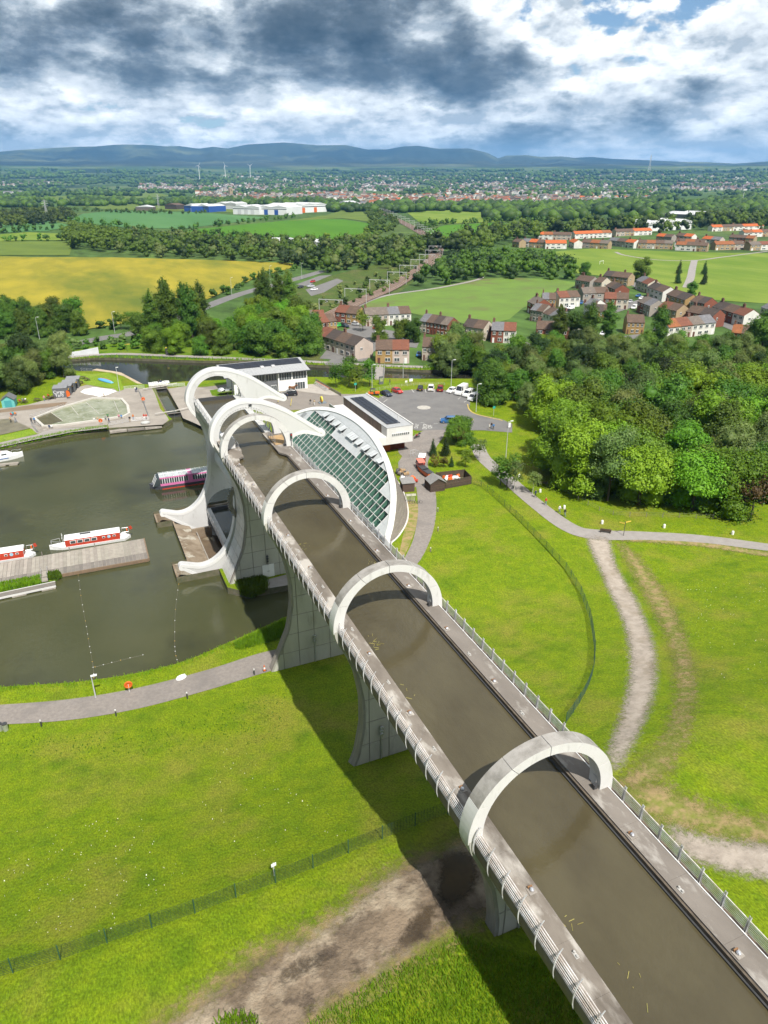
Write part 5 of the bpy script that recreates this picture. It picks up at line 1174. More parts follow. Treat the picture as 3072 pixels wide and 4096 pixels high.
def farstuff():
    """what lies beyond counting: the farthest roofs of the plain"""
    mb = MB()
    for n, x0, x1, y0, y1 in ((420, 775, 1290, 424, 445), (260, 420, 770, 416, 436), (900, 300, 900, 398, 413), (800, 930, 1420, 394, 420), (300, 1450, 1700, 396, 412), (120, -30, 130, 394, 402), (300, 480, 1000, 380, 398), (200, 1000, 1700, 376, 392)):
        for _ in range(n):
            p = dp(random.uniform(x0, x1), random.uniform(y0, y1)); s = random.uniform(.9, 1.5); w, d, h = 14 * s, 10 * s, 6 * s; rz = random.random() * 3.1
            M = Matrix.Rotation(rz, 3, 'Z'); v = [p + M @ Vector(q) for q in ((-w / 2, -d / 2, 0), (w / 2, -d / 2, 0), (w / 2, d / 2, 0), (-w / 2, d / 2, 0), (-w / 2, -d / 2, h), (w / 2, -d / 2, h), (w / 2, d / 2, h), (-w / 2, d / 2, h), (-w / 2, 0, h * 1.5), (w / 2, 0, h * 1.5))]
            mb.mat(random.choice((0, 1, 1))).add(v, [(0, 1, 5, 4), (1, 2, 6, 9, 5), (2, 3, 7, 6), (3, 0, 4, 8, 7)])
            mb.mat(random.choice((2, 3, 4, 5, 6) if y1 > 430 else (2, 3, 3, 4))).add(v, [(4, 5, 9, 8), (6, 7, 8, 9)])
    o = mb.build('far_rooftops', [WALLM['white'], WALLM['beige'], ROOFM['slate'], ROOFM['dark'], ROOFM['red'], ROOFM['rust'], ROOFM['greybrown']])
    tag(o, 'hazy mass of tiny roofs spread across the far plain', 'town', None, 'stuff')
farstuff()
# ---------------------------------------------------------------- trees
LEAF = {
    'maple': leaf_mat('maple_leaves', (0.150, 0.270, 0.014), (0.105, 0.205, 0.012), (0.185, 0.30, 0.02)),
    'ash': leaf_mat('ash_leaves', (0.092, 0.165, 0.018), (0.060, 0.118, 0.014), (0.120, 0.195, 0.02)),
    'olive': leaf_mat('willow_leaves', (0.150, 0.205, 0.050), (0.105, 0.155, 0.038), (0.19, 0.235, 0.075)),
    'dark': leaf_mat('dark_leaves', (0.040, 0.078, 0.016), (0.028, 0.056, 0.012), (0.055, 0.095, 0.018)),
    'mid': leaf_mat('mid_leaves', (0.100, 0.185, 0.016), (0.070, 0.138, 0.012), (0.130, 0.215, 0.02)),
    'purple': leaf_mat('copper_leaves', (0.022, 0.010, 0.012), (0.016, 0.008, 0.010), None, .1),
    'russet': leaf_mat('russet_leaves', (0.10, 0.062, 0.025), (0.07, 0.045, 0.02), None, .1),
    'reed': leaf_mat('reed_leaves', (0.19, 0.33, 0.015), (0.12, 0.24, 0.012), None, .1),
    'hedge': leaf_mat('hedge_leaves', (0.065, 0.12, 0.016), (0.045, 0.088, 0.012), None, .2),
    'gorse': leaf_mat('gold_leaves', (0.16, 0.13, 0.02), (0.10, 0.10, 0.02), None, .1),
}
M_BARK = mat('bark', (0.085, 0.065, 0.048), (0.05, 0.04, 0.03), rough=.95, scale=3, detail=5, coord='object', bump=.4, bscale=8)
M_BIRCH = mat('birch_bark', (0.45, 0.43, 0.40), (0.14, 0.12, 0.10), rough=.9, scale=4, detail=3, coord='object', stretch=(1, 1, 3), lo=.5, hi=.65)
def np_mesh(name, V, F, m, smooth=False):
    me = bpy.data.meshes.new(name); V = np.asarray(V, np.float32); n = len(V)
    me.vertices.add(n); me.vertices.foreach_set('co', V.ravel())
    k = F.shape[1]; me.loops.add(F.size); me.loops.foreach_set('vertex_index', F.ravel().astype(np.int32))
    me.polygons.add(len(F)); me.polygons.foreach_set('loop_start', np.arange(0, F.size, k, dtype=np.int32))
    if smooth: me.polygons.foreach_set('use_smooth', np.ones(len(F), bool))
    me.materials.append(m); me.update(); me.validate(); return me
def sphere_pts(n, r): 
    v = r.normal(size=(n, 3)); return v / np.linalg.norm(v, axis=1)[:, None]
def _ico(sub=1):
    bm = bmesh.new(); bmesh.ops.create_icosphere(bm, subdivisions=sub, radius=1); V = np.array([v.co[:] for v in bm.verts]); F = np.array([[v.index for v in f.verts] for f in bm.faces]); bm.free(); return V, F
ICO1 = _ico(1); ICO2 = _ico(2)
def crown_data(lobes, nclump, nleaf, size, r, core=.8, sub=ICO1, droop=0.0):
    """leaf quads in clumps over overlapping lobes, with a lumpy core that stops the light"""
    Vs, Fs = [], []; b = 0
    C = np.array([l[:3] for l in lobes]); S = np.array([l[3:6] for l in lobes])
    wt = (S[:, 0] * S[:, 2] + S[:, 0] * S[:, 1]); wt = wt / wt.sum()
    k = r.choice(len(lobes), nclump, p=wt); u = sphere_pts(nclump, r); u[:, 2] = np.where(u[:, 2] < -.45, -u[:, 2], u[:, 2])
    P = C[k] + u * S[k] * r.uniform(.84, 1.06, (nclump, 1))
    # drop clumps buried in another lobe
    dmin = np.min(np.linalg.norm((P[:, None, :] - C[None]) / S[None], axis=2), axis=1); ok = dmin > .80; P = P[ok]; u = u[ok]
    n = len(P) * nleaf
    Q = np.repeat(P, nleaf, 0) + r.normal(size=(n, 3)) * size * 1.5; N = np.repeat(u, nleaf, 0) * 0.9 + r.normal(size=(n, 3)) * .6 + np.array([0, 0, .45]); N /= np.linalg.norm(N, axis=1)[:, None]
    A = np.cross(N, r.normal(size=(n, 3))); A /= np.linalg.norm(A, axis=1)[:, None] + 1e-9; B = np.cross(N, A)
    s = size * r.uniform(.6, 1.25, (n, 1)); Q[:, 2] -= droop * r.random(n)
    V = np.stack([Q - A * s, Q + B * s * .62, Q + A * s, Q - B * s * .62], 1).reshape(-1, 3)
    F = np.arange(n * 4).reshape(-1, 4)
    iv, if_ = sub; cv, cf = [], []; b = len(V)
    for c, sc in zip(C, S):
        j = 1 + r.normal(size=(len(iv), 1)) * .10
        cv.append(c + iv * sc * core * j); cf.append(np.c_[if_, if_[:, 2]] + b); b += len(iv)
    return V, F, np.concatenate(cv), np.concatenate(cf)
def mk_crown(name, m, lobes, nclump, nleaf, size, seed, core=.8, sub=ICO1, droop=0.0):
    r = np.random.default_rng(seed); V, F, cv, cf = crown_data(lobes, nclump, nleaf, size, r, core, sub, droop)
    V2 = np.concatenate([V, cv]); tri = cf[:, :3]
    # the core as degenerate-free quads: keep triangles in their own polygons
    me = bpy.data.meshes.new(name); me.vertices.add(len(V2)); me.vertices.foreach_set('co', V2.astype(np.float32).ravel())
    loops = np.concatenate([F.ravel(), tri.ravel()]).astype(np.int32); me.loops.add(len(loops)); me.loops.foreach_set('vertex_index', loops)
    st = np.concatenate([np.arange(len(F)) * 4, len(F) * 4 + np.arange(len(tri)) * 3]).astype(np.int32)
    me.polygons.add(len(st)); me.polygons.foreach_set('loop_start', st); me.materials.append(m); me.update(); me.validate(); return me
def lobes_round(r, H, W, n=11, base=.28):
    L_ = [(0, 0, H * .60, W * .36, W * .36, H * .30)]
    for i in range(n):
        a = i * 2.4 + r.random(); t = r.random(); z = H * (base + .08 + (.86 - base) * t); rad = W * .34 * (1 - .55 * abs(t - .35)) * r.uniform(.7, 1.1); s = W * r.uniform(.16, .25)
        L_.append((rad * math.cos(a), rad * math.sin(a), z, s * 1.1, s * 1.1, s * r.uniform(.85, 1.15)))
    return L_
def lobes_column(r, H, W, n=12):
    L_ = []
    for i in range(n):
        t = i / (n - 1); z = H * (.16 + .78 * t); w = W * .5 * (math.sin(math.pi * (.15 + .8 * t)) ** .8); a = i * 2.4; k = .45 * w
        L_.append((k * math.cos(a), k * math.sin(a), z, w * .62, w * .62, H * .10))
    return L_
def lobes_cone(r, H, W, n=9):
    L_ = []
    for i in range(n):
        t = i / (n - 1); w = W * .5 * (1.05 - t * .95); L_.append((r.normal() * .1 * w, r.normal() * .1 * w, H * (.10 + .86 * t), w, w, H * .085))
    return L_
def mk_trunk(name, H, r0, seed, m, limbs=5, top=.7):
    r = random.Random(seed); mb = MB(); p = Vector((0, 0, -.3)); k = 5
    for i in range(k):
        q = Vector((r.uniform(-.06, .06) * H * .3, r.uniform(-.06, .06) * H * .3, H * top * (i + 1) / k)); mb.tube(p, q, r0 * (1 - .16 * i), 7, r0 * (1 - .16 * (i + 1)), False)
        if i >= 1:
            for _ in range(max(1, limbs // 3)):
                a = r.random() * 6.28; l = H * r.uniform(.14, .26); e = q + Vector((math.cos(a) * l, math.sin(a) * l, l * .8)); mb.tube(q, e, r0 * .42 * (1 - .12 * i), 5, r0 * .12, False)
        p = q
    return mb.mesh(name, m)
TREES = {}
def kind(key, leaf, shape, H, W, variants, nclump, nleaf, size, trunk=.3, bark=M_BARK, core=.8, droop=0.0, top=.7):
    L_ = []
    for v in range(variants):
        r = np.random.default_rng(hash_(key) + v * 17); lob = {'round': lobes_round, 'full': lambda r, H, W: lobes_round(r, H, W, 13, .02), 'column': lobes_column, 'cone': lobes_cone}[shape](r, H, W)
        L_.append((mk_crown('crown', LEAF[leaf], lob, nclump, nleaf, size, hash_(key) + v, core, ICO1, droop), mk_trunk('trunk', H, trunk, v + 3, bark, top=top)))
    TREES[key] = (L_, H, W)
def hash_(s): return sum((i + 1) * ord(c) for i, c in enumerate(s)) % 9973
kind('maple', 'maple', 'full', 14, 13, 3, 1300, 9, .27, .42)
kind('ash', 'ash', 'full', 15, 12, 3, 1000, 8, .30, .4)
kind('mid', 'mid', 'full', 13, 12, 3, 950, 8, .30, .36)
kind('dark', 'dark', 'full', 15, 12, 2, 900, 8, .30, .4)
kind('olive', 'olive', 'full', 15, 11, 3, 1100, 9, .23, .3, droop=.5)
kind('poplar', 'ash', 'column', 22, 8, 2, 800, 8, .30, .45)
kind('conifer', 'dark', 'cone', 9, 4, 2, 420, 8, .18, .2)
kind('small', 'mid', 'round', 6, 4.4, 3, 330, 7, .17, .11, core=.45, top=.6)
kind('birch', 'olive', 'round', 7.5, 4.0, 2, 260, 8, .15, .10, M_BIRCH, core=.35, droop=.5)
kind('bush', 'hedge', 'round', 4, 5, 3, 320, 7, .20, .12, top=.4)
kind('purple', 'purple', 'round', 8, 9, 1, 480, 8, .26, .3)
kind('russet', 'russet', 'round', 10, 8, 1, 400, 7, .2, .25, core=.4)
kind('shrub', 'gorse', 'round', 2.6, 2.6, 2, 140, 7, .12, .06, core=.6, top=.4)
NTREE = [0]
def tree(key, p, h=None, label=None, group=None, name=None, wf=1.0, cat='tree'):
    L_, H, W = TREES[key]; v = NTREE[0] % len(L_); NTREE[0] += 1
    s = (h or H) / H * random.uniform(.94, 1.06) if h is None else h / H
    o = empty(name or 'tree', (p[0], p[1], p[2] if len(p) > 2 else G0), random.random() * 6.28, label, cat, group); o.scale = (s * wf, s * wf, s)
    mobj('crown', L_[v][0], o); mobj('trunk', L_[v][1], o); return o
def scatter(poly, spacing, r, maxn=9999):
    xs = [p[0] for p in poly]; ys = [p[1] for p in poly]; out = []; tries = 0
    A = abs(poly_area(poly)); n = int(A / (spacing * spacing) * 9)
    pts = np.c_[r.uniform(min(xs), max(xs), n * 2), r.uniform(min(ys), max(ys), n * 2)]; pts = pts[inside(poly, pts)]
    g = {}
    for p in pts:
        k = (int(p[0] // spacing), int(p[1] // spacing)); bad = False
        for i in (-1, 0, 1):
            for j in (-1, 0, 1):
                for q in g.get((k[0] + i, k[1] + j), ()):
                    if (q[0] - p[0]) ** 2 + (q[1] - p[1]) ** 2 < spacing ** 2: bad = True
        if not bad: g.setdefault(k, []).append(p); out.append((float(p[0]), float(p[1])))
        if len(out) >= maxn: break
    return out
LAB = {'maple': 'bright green broad maple', 'ash': 'deep green full crowned tree', 'mid': 'mid green leafy tree', 'dark': 'very dark green tree', 'olive': 'pale olive willow-like tree', 'poplar': 'tall narrow poplar', 'conifer': 'dark pointed conifer', 'small': 'young green tree', 'birch': 'slender white stemmed birch', 'bush': 'rounded dark green bush', 'purple': 'dark copper leaved tree', 'russet': 'thin russet tree', 'shrub': 'golden low shrub'}
def wood(poly, spacing, mix, where, group, hs=(.85, 1.15), seed=1):
    r = np.random.default_rng(seed); ks = list(mix); w = np.array([mix[k] for k in ks], float); w /= w.sum()
    for p in scatter(poly, spacing, r):
        k = ks[int(r.choice(len(ks), p=w))]; tree(k, (p[0], p[1], hz(*p)), TREES[k][1] * r.uniform(*hs), LAB[k] + ' ' + where, group)
# the wood on the right
WR = [(87, 193), (84.5, 176), (89, 160), (83, 150), (76, 130), (71.5, 118), (73, 106), (84, 97), (93, 89), (112, 80), (150, 82), (170, 110), (190, 160), (200, 190), (170, 214), (140, 222), (112, 205)]
wood([(69.5, 120), (70.0, 106), (81, 95), (95, 88), (100, 100), (88, 112), (84, 128), (75, 130)], 5.6, {'maple': 5, 'mid': 1, 'olive': 1}, 'at the front edge of the wood beside the path', 'trees along the wood edge', (.85, 1.08), 3)
wood([(97, 90), (115, 82), (150, 84), (160, 105), (120, 120), (100, 104)], 6.3, {'olive': 4, 'mid': 2, 'ash': 1, 'maple': 1}, 'in the pale part of the wood above the tarmac path', 'trees in the pale part of the wood', (.75, 1.0), 4)
wood([(84, 130), (89, 113), (101, 103), (120, 121), (160, 107), (172, 125), (180, 150), (140, 150), (100, 145), (86, 150)], 7.0, {'maple': 3, 'olive': 3, 'ash': 3, 'mid': 2}, 'in the middle of the wood', 'trees in the middle of the wood', (.85, 1.1), 5)
wood([(90, 190), (87, 176), (91, 160), (86, 151), (100, 146), (140, 151), (180, 151), (198, 185), (170, 208), (140, 216), (112, 202)], 7.4, {'dark': 3, 'ash': 4, 'olive': 3, 'mid': 1}, 'in the dark back of the wood', 'trees in the back of the wood', (.55, .8), 6)
tree('russet', (92, 86, hz(92, 86)), 10, 'thin russet tree at the end of the wood', None)
wood(DP((1040, 800), (1120, 770), (1210, 765), (1235, 790), (1180, 830), (1110, 850), (1060, 850)), 7.5, {'mid': 3, 'ash': 2, 'maple': 1}, 'between the car park and the estate', 'trees behind the car park', (.5, .66), 8)
wood(DP((925, 788), (1000, 772), (1050, 778), (1040, 812), (960, 808)), 6.0, {'mid': 2, 'olive': 2, 'ash': 1}, 'beside the canal near the car park', 'trees beside the canal', (.6, .85), 9)
wood(DP((715, 842), (720, 824), (802, 826), (808, 840)), 4.6, {'small': 1}, 'on the lawn between canal and plaza', 'small trees by the plaza', (1.0, 1.35), 10)
for x, y, h in ((1205, 742, 15), (1270, 748, 17), (1310, 738, 16), (1420, 748, 16), (1240, 735, 12), (1640, 770, 14), (1655, 735, 12)): tree('poplar' if h > 14 else 'ash', dp(x, y), h, 'tall dark tree rising between the estate houses', 'tall trees in the estate', wf=1.25)
wood(DP((1240, 790), (1330, 765), (1450, 760), (1600, 775), (1700, 800), (1700, 840), (1500, 815), (1350, 812)), 8.5, {'olive': 3, 'ash': 2, 'mid': 1}, 'along the far edge of the wood below the estate', 'trees below the estate', (.3, .42), 12)
# trees round the lane and path
for x, y, k, h in ((985, 960, 'mid', 6.5), (1000, 950, 'mid', 6), (962, 985, 'conifer', 5), (940, 1008, 'shrub', 2.5), (958, 1010, 'shrub', 2.4), (935, 985, 'conifer', 4.2), (1015, 985, 'small', 5), (1005, 1010, 'small', 4), (1036, 997, 'birch', 6), (1095, 1055, 'small', 7), (1080, 1048, 'small', 6), (1110, 1062, 'birch', 7.5), (1150, 1068, 'birch', 5.5), (975, 1008, 'conifer', 2.6), (990, 962, 'russet', 5)):
    tree(k, dp(x, y), h, {'conifer': 'small dark conifer', 'shrub': 'golden low shrub', 'birch': 'slender birch', 'russet': 'small reddish tree'}.get(k, 'young leafy tree') + ' on the lawn between the lane and the path', 'garden trees by the lane')
for x, y in ((820, 738), (866, 738), (893, 740)): tree('ash', dp(x, y), 9.5, 'dense round tree on the green in the close', 'trees on the green in the close', wf=.95)
tree('small', dp(784, 716), 8, 'slim tree in front of the mustard and dark red houses'); tree('purple', dp(985, 748), 7.5, 'dark copper leaved tree in front of the dark red terrace')
for px_, py_, k_, h_, lab_ in ((833, 210, 'ash', 15, 'big round tree standing beside the tan terrace'), (1080, 155, 'conifer', 9, 'slim dark tree beside the short park path'), (1070, 218, 'conifer', 9, 'slim dark tree beyond the estate lane'), (1243, 160, 'conifer', 9, 'slim dark tree near the path junction'), (1242, 225, 'conifer', 9, 'slim dark tree on the open park'), (470, 175, 'mid', 9, 'pale tree beside the dark park wood'), (1160, 300, 'ash', 8, 'dark tree behind the tan houses')):
    tree(k_, cp((2048, 1000), 1024 / 1659, px_, py_), h_, lab_)
# left bank
wood(CP(*C1, (-160, 420), (-160, 250), (150, 180), (420, 150), (560, 150), (540, 235), (430, 300), (200, 370)), 5.6, {'olive': 4, 'dark': 1, 'mid': 1}, 'on the bank beside the grey kiosks', 'trees beside the kiosks', (.62, .85), 13)
wood(DP((-40, 735), (60, 728), (185, 725), (170, 700), (60, 690), (-40, 690)), 8, {'ash': 3, 'mid': 2}, 'in the hedge between field and road', 'hedgerow trees by the field', (.6, .85), 14)
wood(DP((330, 740), (440, 732), (440, 715), (330, 715)), 7, {'poplar': 1}, 'in the tall clump by the yellow field', 'tall poplars by the yellow field', (.85, 1.05), 15)
wood(DP((560, 690), (640, 688), (635, 672), (565, 672)), 7, {'poplar': 1}, 'in the tall clump by the coach park', 'tall poplars by the coach park', (.8, .95), 16)
wood(DP((420, 770), (495, 768), (540, 735), (450, 715), (300, 735), (310, 765)), 8, {'ash': 2, 'mid': 2, 'maple': 1}, 'above the canal towpath', 'trees above the towpath', (.5, .75), 17)
wood(DP((525, 745), (560, 775), (690, 778), (690, 735), (620, 700), (540, 700)), 7.5, {'mid': 4, 'maple': 2, 'ash': 1}, 'in the thicket left of the close', 'thicket beside the close', (.7, .95), 18)
for x in (262, 285, 300): tree('small', dp(x, 712), 7, 'small tree at the corner of the yellow field', 'small trees by the yellow field', wf=1.2)
# woods of the middle distance: masses no one would count
def mass(name, poly, spacing, leafkeys, hs, label, seed, nclump=26, size=.75):
    r = np.random.default_rng(seed); tmpl = []
    for v in range(5):
        lob = lobes_round(r, 12, 11, 5, .1); V, F, cv, cf = crown_data(lob, nclump, 4, size, r, .86, ICO1); tmpl.append((np.concatenate([V, cv]), np.concatenate([F, cf + 0]), len(V)))
    Vs = {k: [] for k in leafkeys}; Fs = {k: [] for k in leafkeys}; bb = {k: 0 for k in leafkeys}
    for p in scatter(poly, spacing, r):
        k = leafkeys[int(r.integers(len(leafkeys)))]; V, F, _ = tmpl[int(r.integers(5))]; s = r.uniform(*hs); a = r.random() * 6.28; c, sn = math.cos(a), math.sin(a)
        Q = V * s * np.array([r.uniform(.9, 1.25)] * 2 + [1.0]); Q = np.c_[Q[:, 0] * c - Q[:, 1] * sn + p[0], Q[:, 0] * sn + Q[:, 1] * c + p[1], Q[:, 2] + hz(*p) - .6]
        Vs[k].append(Q); Fs[k].append(F + bb[k]); bb[k] += len(V)
    ks = [k for k in leafkeys if Vs[k]]
    if not ks: return
    me = bpy.data.meshes.new(name); b = 0; VV, FF, MI = [], [], []
    for i, k in enumerate(ks):
        v = np.concatenate(Vs[k]); f = np.concatenate(Fs[k]) + b; b += len(v); VV.append(v); FF.append(f); MI.append(np.full(len(f), i)); me.materials.append(LEAF[k])
    V = np.concatenate(VV); F = np.concatenate(FF); tri = F[:, 2] == F[:, 3]
    loops = np.concatenate([F[~tri].ravel(), F[tri][:, :3].ravel()]).astype(np.int32); nq, nt_ = int((~tri).sum()), int(tri.sum())
    me.vertices.add(len(V)); me.vertices.foreach_set('co', V.astype(np.float32).ravel()); me.loops.add(len(loops)); me.loops.foreach_set('vertex_index', loops)
    st = np.concatenate([np.arange(nq) * 4, nq * 4 + np.arange(nt_) * 3]).astype(np.int32); me.polygons.add(len(st)); me.polygons.foreach_set('loop_start', st)
    mi = np.concatenate(MI); me.polygons.foreach_set('material_index', np.concatenate([mi[~tri], mi[tri]]).astype(np.int32)); me.update(); me.validate()
    o = bpy.data.objects.new(name, me); COL.objects.link(o); tag(o, label, 'woodland', None, 'stuff')
mass('scrub', DP((640, 705), (700, 640), (790, 605), (850, 575), (925, 560), (935, 580), (880, 612), (800, 645), (740, 668)), 7.5, ['hedge', 'dark', 'olive'], (.22, .42), 'low scrub covering the railway embankment', 21)
mass('hedge_bank', DP((150, 745), (240, 735), (330, 735), (330, 752), (230, 758), (140, 765)), 4.5, ['hedge', 'mid', 'olive'], (.22, .38), 'bushy bank between road and canal', 22)
mass('field_hedge', band(DP((190, 716), (300, 700), (430, 655), (540, 612), (645, 580), (740, 575)), 9, 3), 6, ['hedge', 'mid'], (.3, .5), 'hedge of bushes along the field road', 23)
mass('railway_wood', DP((230, 540), (290, 515), (430, 520), (560, 530), (700, 532), (880, 528), (935, 535), (930, 555), (850, 580), (700, 590), (640, 575), (440, 560), (300, 556)), 11, ['ash', 'mid', 'dark', 'olive'], (.7, 1.15), 'broad belt of woodland along the railway', 24)
mass('park_wood', DP((930, 600), (900, 620), (965, 618), (1045, 600), (1180, 605), (1240, 603), (1235, 575), (1150, 560), (1030, 560), (960, 575)), 10, ['ash', 'dark', 'mid'], (.75, 1.05), 'dark wood between railway and park', 25)
mass('estate_wood', DP((920, 545), (1000, 525), (1090, 505), (1200, 500), (1330, 495), (1460, 490), (1700, 470), (1700, 497), (1530, 497), (1330, 508), (1150, 520), (1060, 540), (980, 560)), 15, ['ash', 'dark', 'mid'], (1.0, 1.7), 'belt of tall trees behind the orange roofed rows', 26)
mass('left_wood', DP((-60, 478), (40, 462), (130, 460), (170, 470), (150, 478), (90, 488), (-60, 498)), 16, ['ash', 'dark'], (.9, 1.3), 'dark wood among the left hand fields', 27)
mass('left_hedges', DP((140, 520), (160, 500), (230, 510), (290, 520), (230, 545), (160, 540)), 11, ['ash', 'mid'], (.8, 1.2), 'clump of trees between the left hand fields', 28)
for i, (pts, w) in enumerate(((((0, 505), (90, 497), (200, 497), (310, 510), (430, 505), (600, 525)), 16), (((150, 478), (300, 497), (390, 500), (520, 483), (640, 470)), 10), (((-40, 460), (120, 455), (330, 462), (450, 462)), 40), (((560, 525), (720, 523), (800, 512), (840, 494)), 18), (((810, 505), (830, 480), (800, 455)), 40), (((-40, 522), (150, 520)), 10), (((1170, 500), (1060, 512), (990, 524)), 14), (((900, 500), (960, 484), (1180, 480)), 16))):
    mass('hedgerow', band(DP(*pts), w, 3), 9 if w < 30 else 13, ['ash', 'hedge', 'mid'], (.45, .8), ['hedgerow beside the small left hand fields', 'hedgerow edging the blue-green field', 'thick tree belt behind the blue-green field', 'hedgerow below the bright green field', 'tree clump at the end of the bright green field', 'hedgerow above the yellow field', 'hedgerow below the right hand green field', 'hedgerow above the right hand green field'][i], 40 + i, 16, .9)
def far_trees():
    """dark bands of woodland out to the hills"""
    r = np.random.default_rng(77); iv, if_ = ICO1; VV, FF, MI = [], [], []; b = 0
    bands = []
    for n, x0, x1, y0, y1, s in ((420, -40, 330, 424, 448, 1.2), (500, 330, 700, 434, 446, 1.1), (420, 1050, 1700, 448, 478, 1.35), (520, 1180, 1700, 440, 452, 1.2), (700, 880, 1700, 414, 440, 1.3), (420, 700, 1000, 436, 460, 1.2), (600, -40, 700, 408, 424, 1.3), (900, 560, 1700, 402, 416, 1.4), (1500, -40, 1700, 392, 404, 1.5), (1800, -40, 1700, 378, 393, 1.8), (900, -40, 1700, 368, 380, 2.2), (500, 1000, 1290, 446, 460, 1.2)):
        k = max(3, n // 14)
        for _ in range(k):
            cx, cy = r.uniform(x0, x1), r.uniform(y0, y1); le = r.uniform(6, 40)
            for q in range(n // k):
                x = cx + r.normal() * le; y = cy + r.normal() * (.3 + .010 * max(0, cy - 380))
                if y < 364: continue
                if 770 < x < 1300 and 422 < y < 446 and r.random() < .88: continue
                p = dp(x, y); h = r.uniform(8, 15) * s; w = h * r.uniform(.5, .8)
                j = 1 + r.normal(size=(len(iv), 1)) * .14
                VV.append(iv * j * np.array([w, w, h * .55]) + np.array([p.x, p.y, p.z + h * .45])); FF.append(if_ + b); b += len(iv); MI.append(np.full(len(if_), int(r.integers(3))))
    V = np.concatenate(VV); F = np.concatenate(FF); me = np_mesh('far_woodland', V, F, LEAF['dark']); me.materials.append(LEAF['ash']); me.materials.append(LEAF['hedge'])
    me.polygons.foreach_set('material_index', np.concatenate(MI).astype(np.int32))
    o = bpy.data.objects.new('far_woodland', me); COL.objects.link(o); tag(o, 'dark bands of distant woodland across the plain', 'woodland', None, 'stuff')
far_trees()
# ---------------------------------------------------------------- things in and round the basin
def local(parent, P): return parent.matrix_world.inverted() @ Vector(P)
def frame(a, b):
    """empty-frame data for a thing lying from a to b: place, heading, length"""
    a = Vector(a); b = Vector(b); d = b - a; return a, math.atan2(d.y, d.x), math.hypot(d.x, d.y)
C4 = ((0, 1950), 800 / 1659); C5b = ((600, 1800), 600 / 1659)
M_DECK = mat('weathered_deck', (0.30, 0.275, 0.235), (0.24, 0.215, 0.185), rough=.9, scale=1.2, detail=6, rand=.16, bump=.2, bscale=8)
M_DECKD = mat('grey_deck', (0.185, 0.165, 0.145), (0.15, 0.135, 0.12), rough=.9, scale=1.2, detail=6, rand=.16)
def wz(o, s, x, y, z): return at_z(o[0] + x * s, o[1] + y * s, z)
# landing stage
a = wz(*C4, 1210, 508, .55); b = wz(*C4, -150, 745, .55); p0, rz, L_ = frame(b, a)
js = empty('landing_stage', (p0.x, p0.y, 0), rz, 'broad timber decked landing stage with red boats moored along it', 'jetty')
def across(p, q=p0, r=rz): d = p - q; return -d.x * math.sin(r) + d.y * math.cos(r)
wN = across(wz(*C4, 1185, 425, .55)); wS = across(wz(*C4, 1235, 590, .55))
n = int(L_ / .62)
mp_ = MB(); mp_.box(((.3), (wN + wS) / 2, .5), (.58, abs(wN - wS), .1)); 
me1 = MB().box((0, 0, 0), (.58, abs(wN - wS) * .70, .08)).mesh('plank', M_DECK); me2 = MB().box((0, 0, 0), (.58, abs(wN - wS) * .285, .08)).mesh('plank', M_DECKD)
for i in range(n):
    x = (i + .5) * L_ / n; mobj('plank', me1, js, (x, wS + (wN - wS) * .645, .56)); mobj('plank', me2, js, (x, wS + (wN - wS) * .145, .56))
mb = MB(); mb.box2(0, L_, min(wN, wS) - .12, max(wN, wS) + .12, -.5, .5); mb.build('float', M_CONC, js)
mb = MB(); mb.box2(0, L_, wS - .2, wS - .02, .1, .66); mb.build('fender', M_RUST, js); mb = MB(); mb.box2(L_, L_ + .2, wS, wN, .1, .66); mb.build('fender', M_RUST, js)
for x in (.35, .52, .68): 
    mb = MB(); mb.box((L_ * x, wN - .3, 1.0), (.16, .16, .9)); mb.build('mooring_post', M_DECKD, js)
a = wz(*C4, 460, 795, .5); b = wz(*C4, -150, 925, .5); p1, r1, l1 = frame(b, a)
sp = empty('pontoon', (p1.x, p1.y, 0), r1, 'narrow grey pontoon with white edges below the grassy strip', 'pontoon')
mb = MB(); mb.box2(0, l1, -.75, .75, .25, .45); mb.build('deck', M_DECKD, sp)
for s in (-1, 1):
    mb = MB(); mb.box2(0, l1, s * .8 - .05, s * .8 + .05, .2, .52); mb.build('edge_beam', M_WHITE, sp)
for k in range(4):
    mb = MB(); mb.box2(l1 - 2.2 - k * 4.4, l1 - .1 - k * 4.4, -.95, .5, -.5, .24); mb.build('float', M_CONC, sp)
g1 = wz(*C4, 372, 700, .5); g2 = wz(*C4, 372, 780, .5); p2, r2, l2 = frame(g1, g2)
gw = empty('gangway', (p2.x, p2.y, 0), r2, 'short railed gangway between the landing stage and the narrow pontoon', 'gangway')
mb = MB(); mb.box2(0, l2, -.5, .5, .45, .66); mb.build('deck', M_DECK, gw)
for s in (-1, 1):
    mb = MB(); mb.line([(0, s * .5, .6), (0, s * .5, 1.5), (l2, s * .5, 1.5), (l2, s * .5, .6)], .025); mb.build('handrail', M_STEEL, gw)
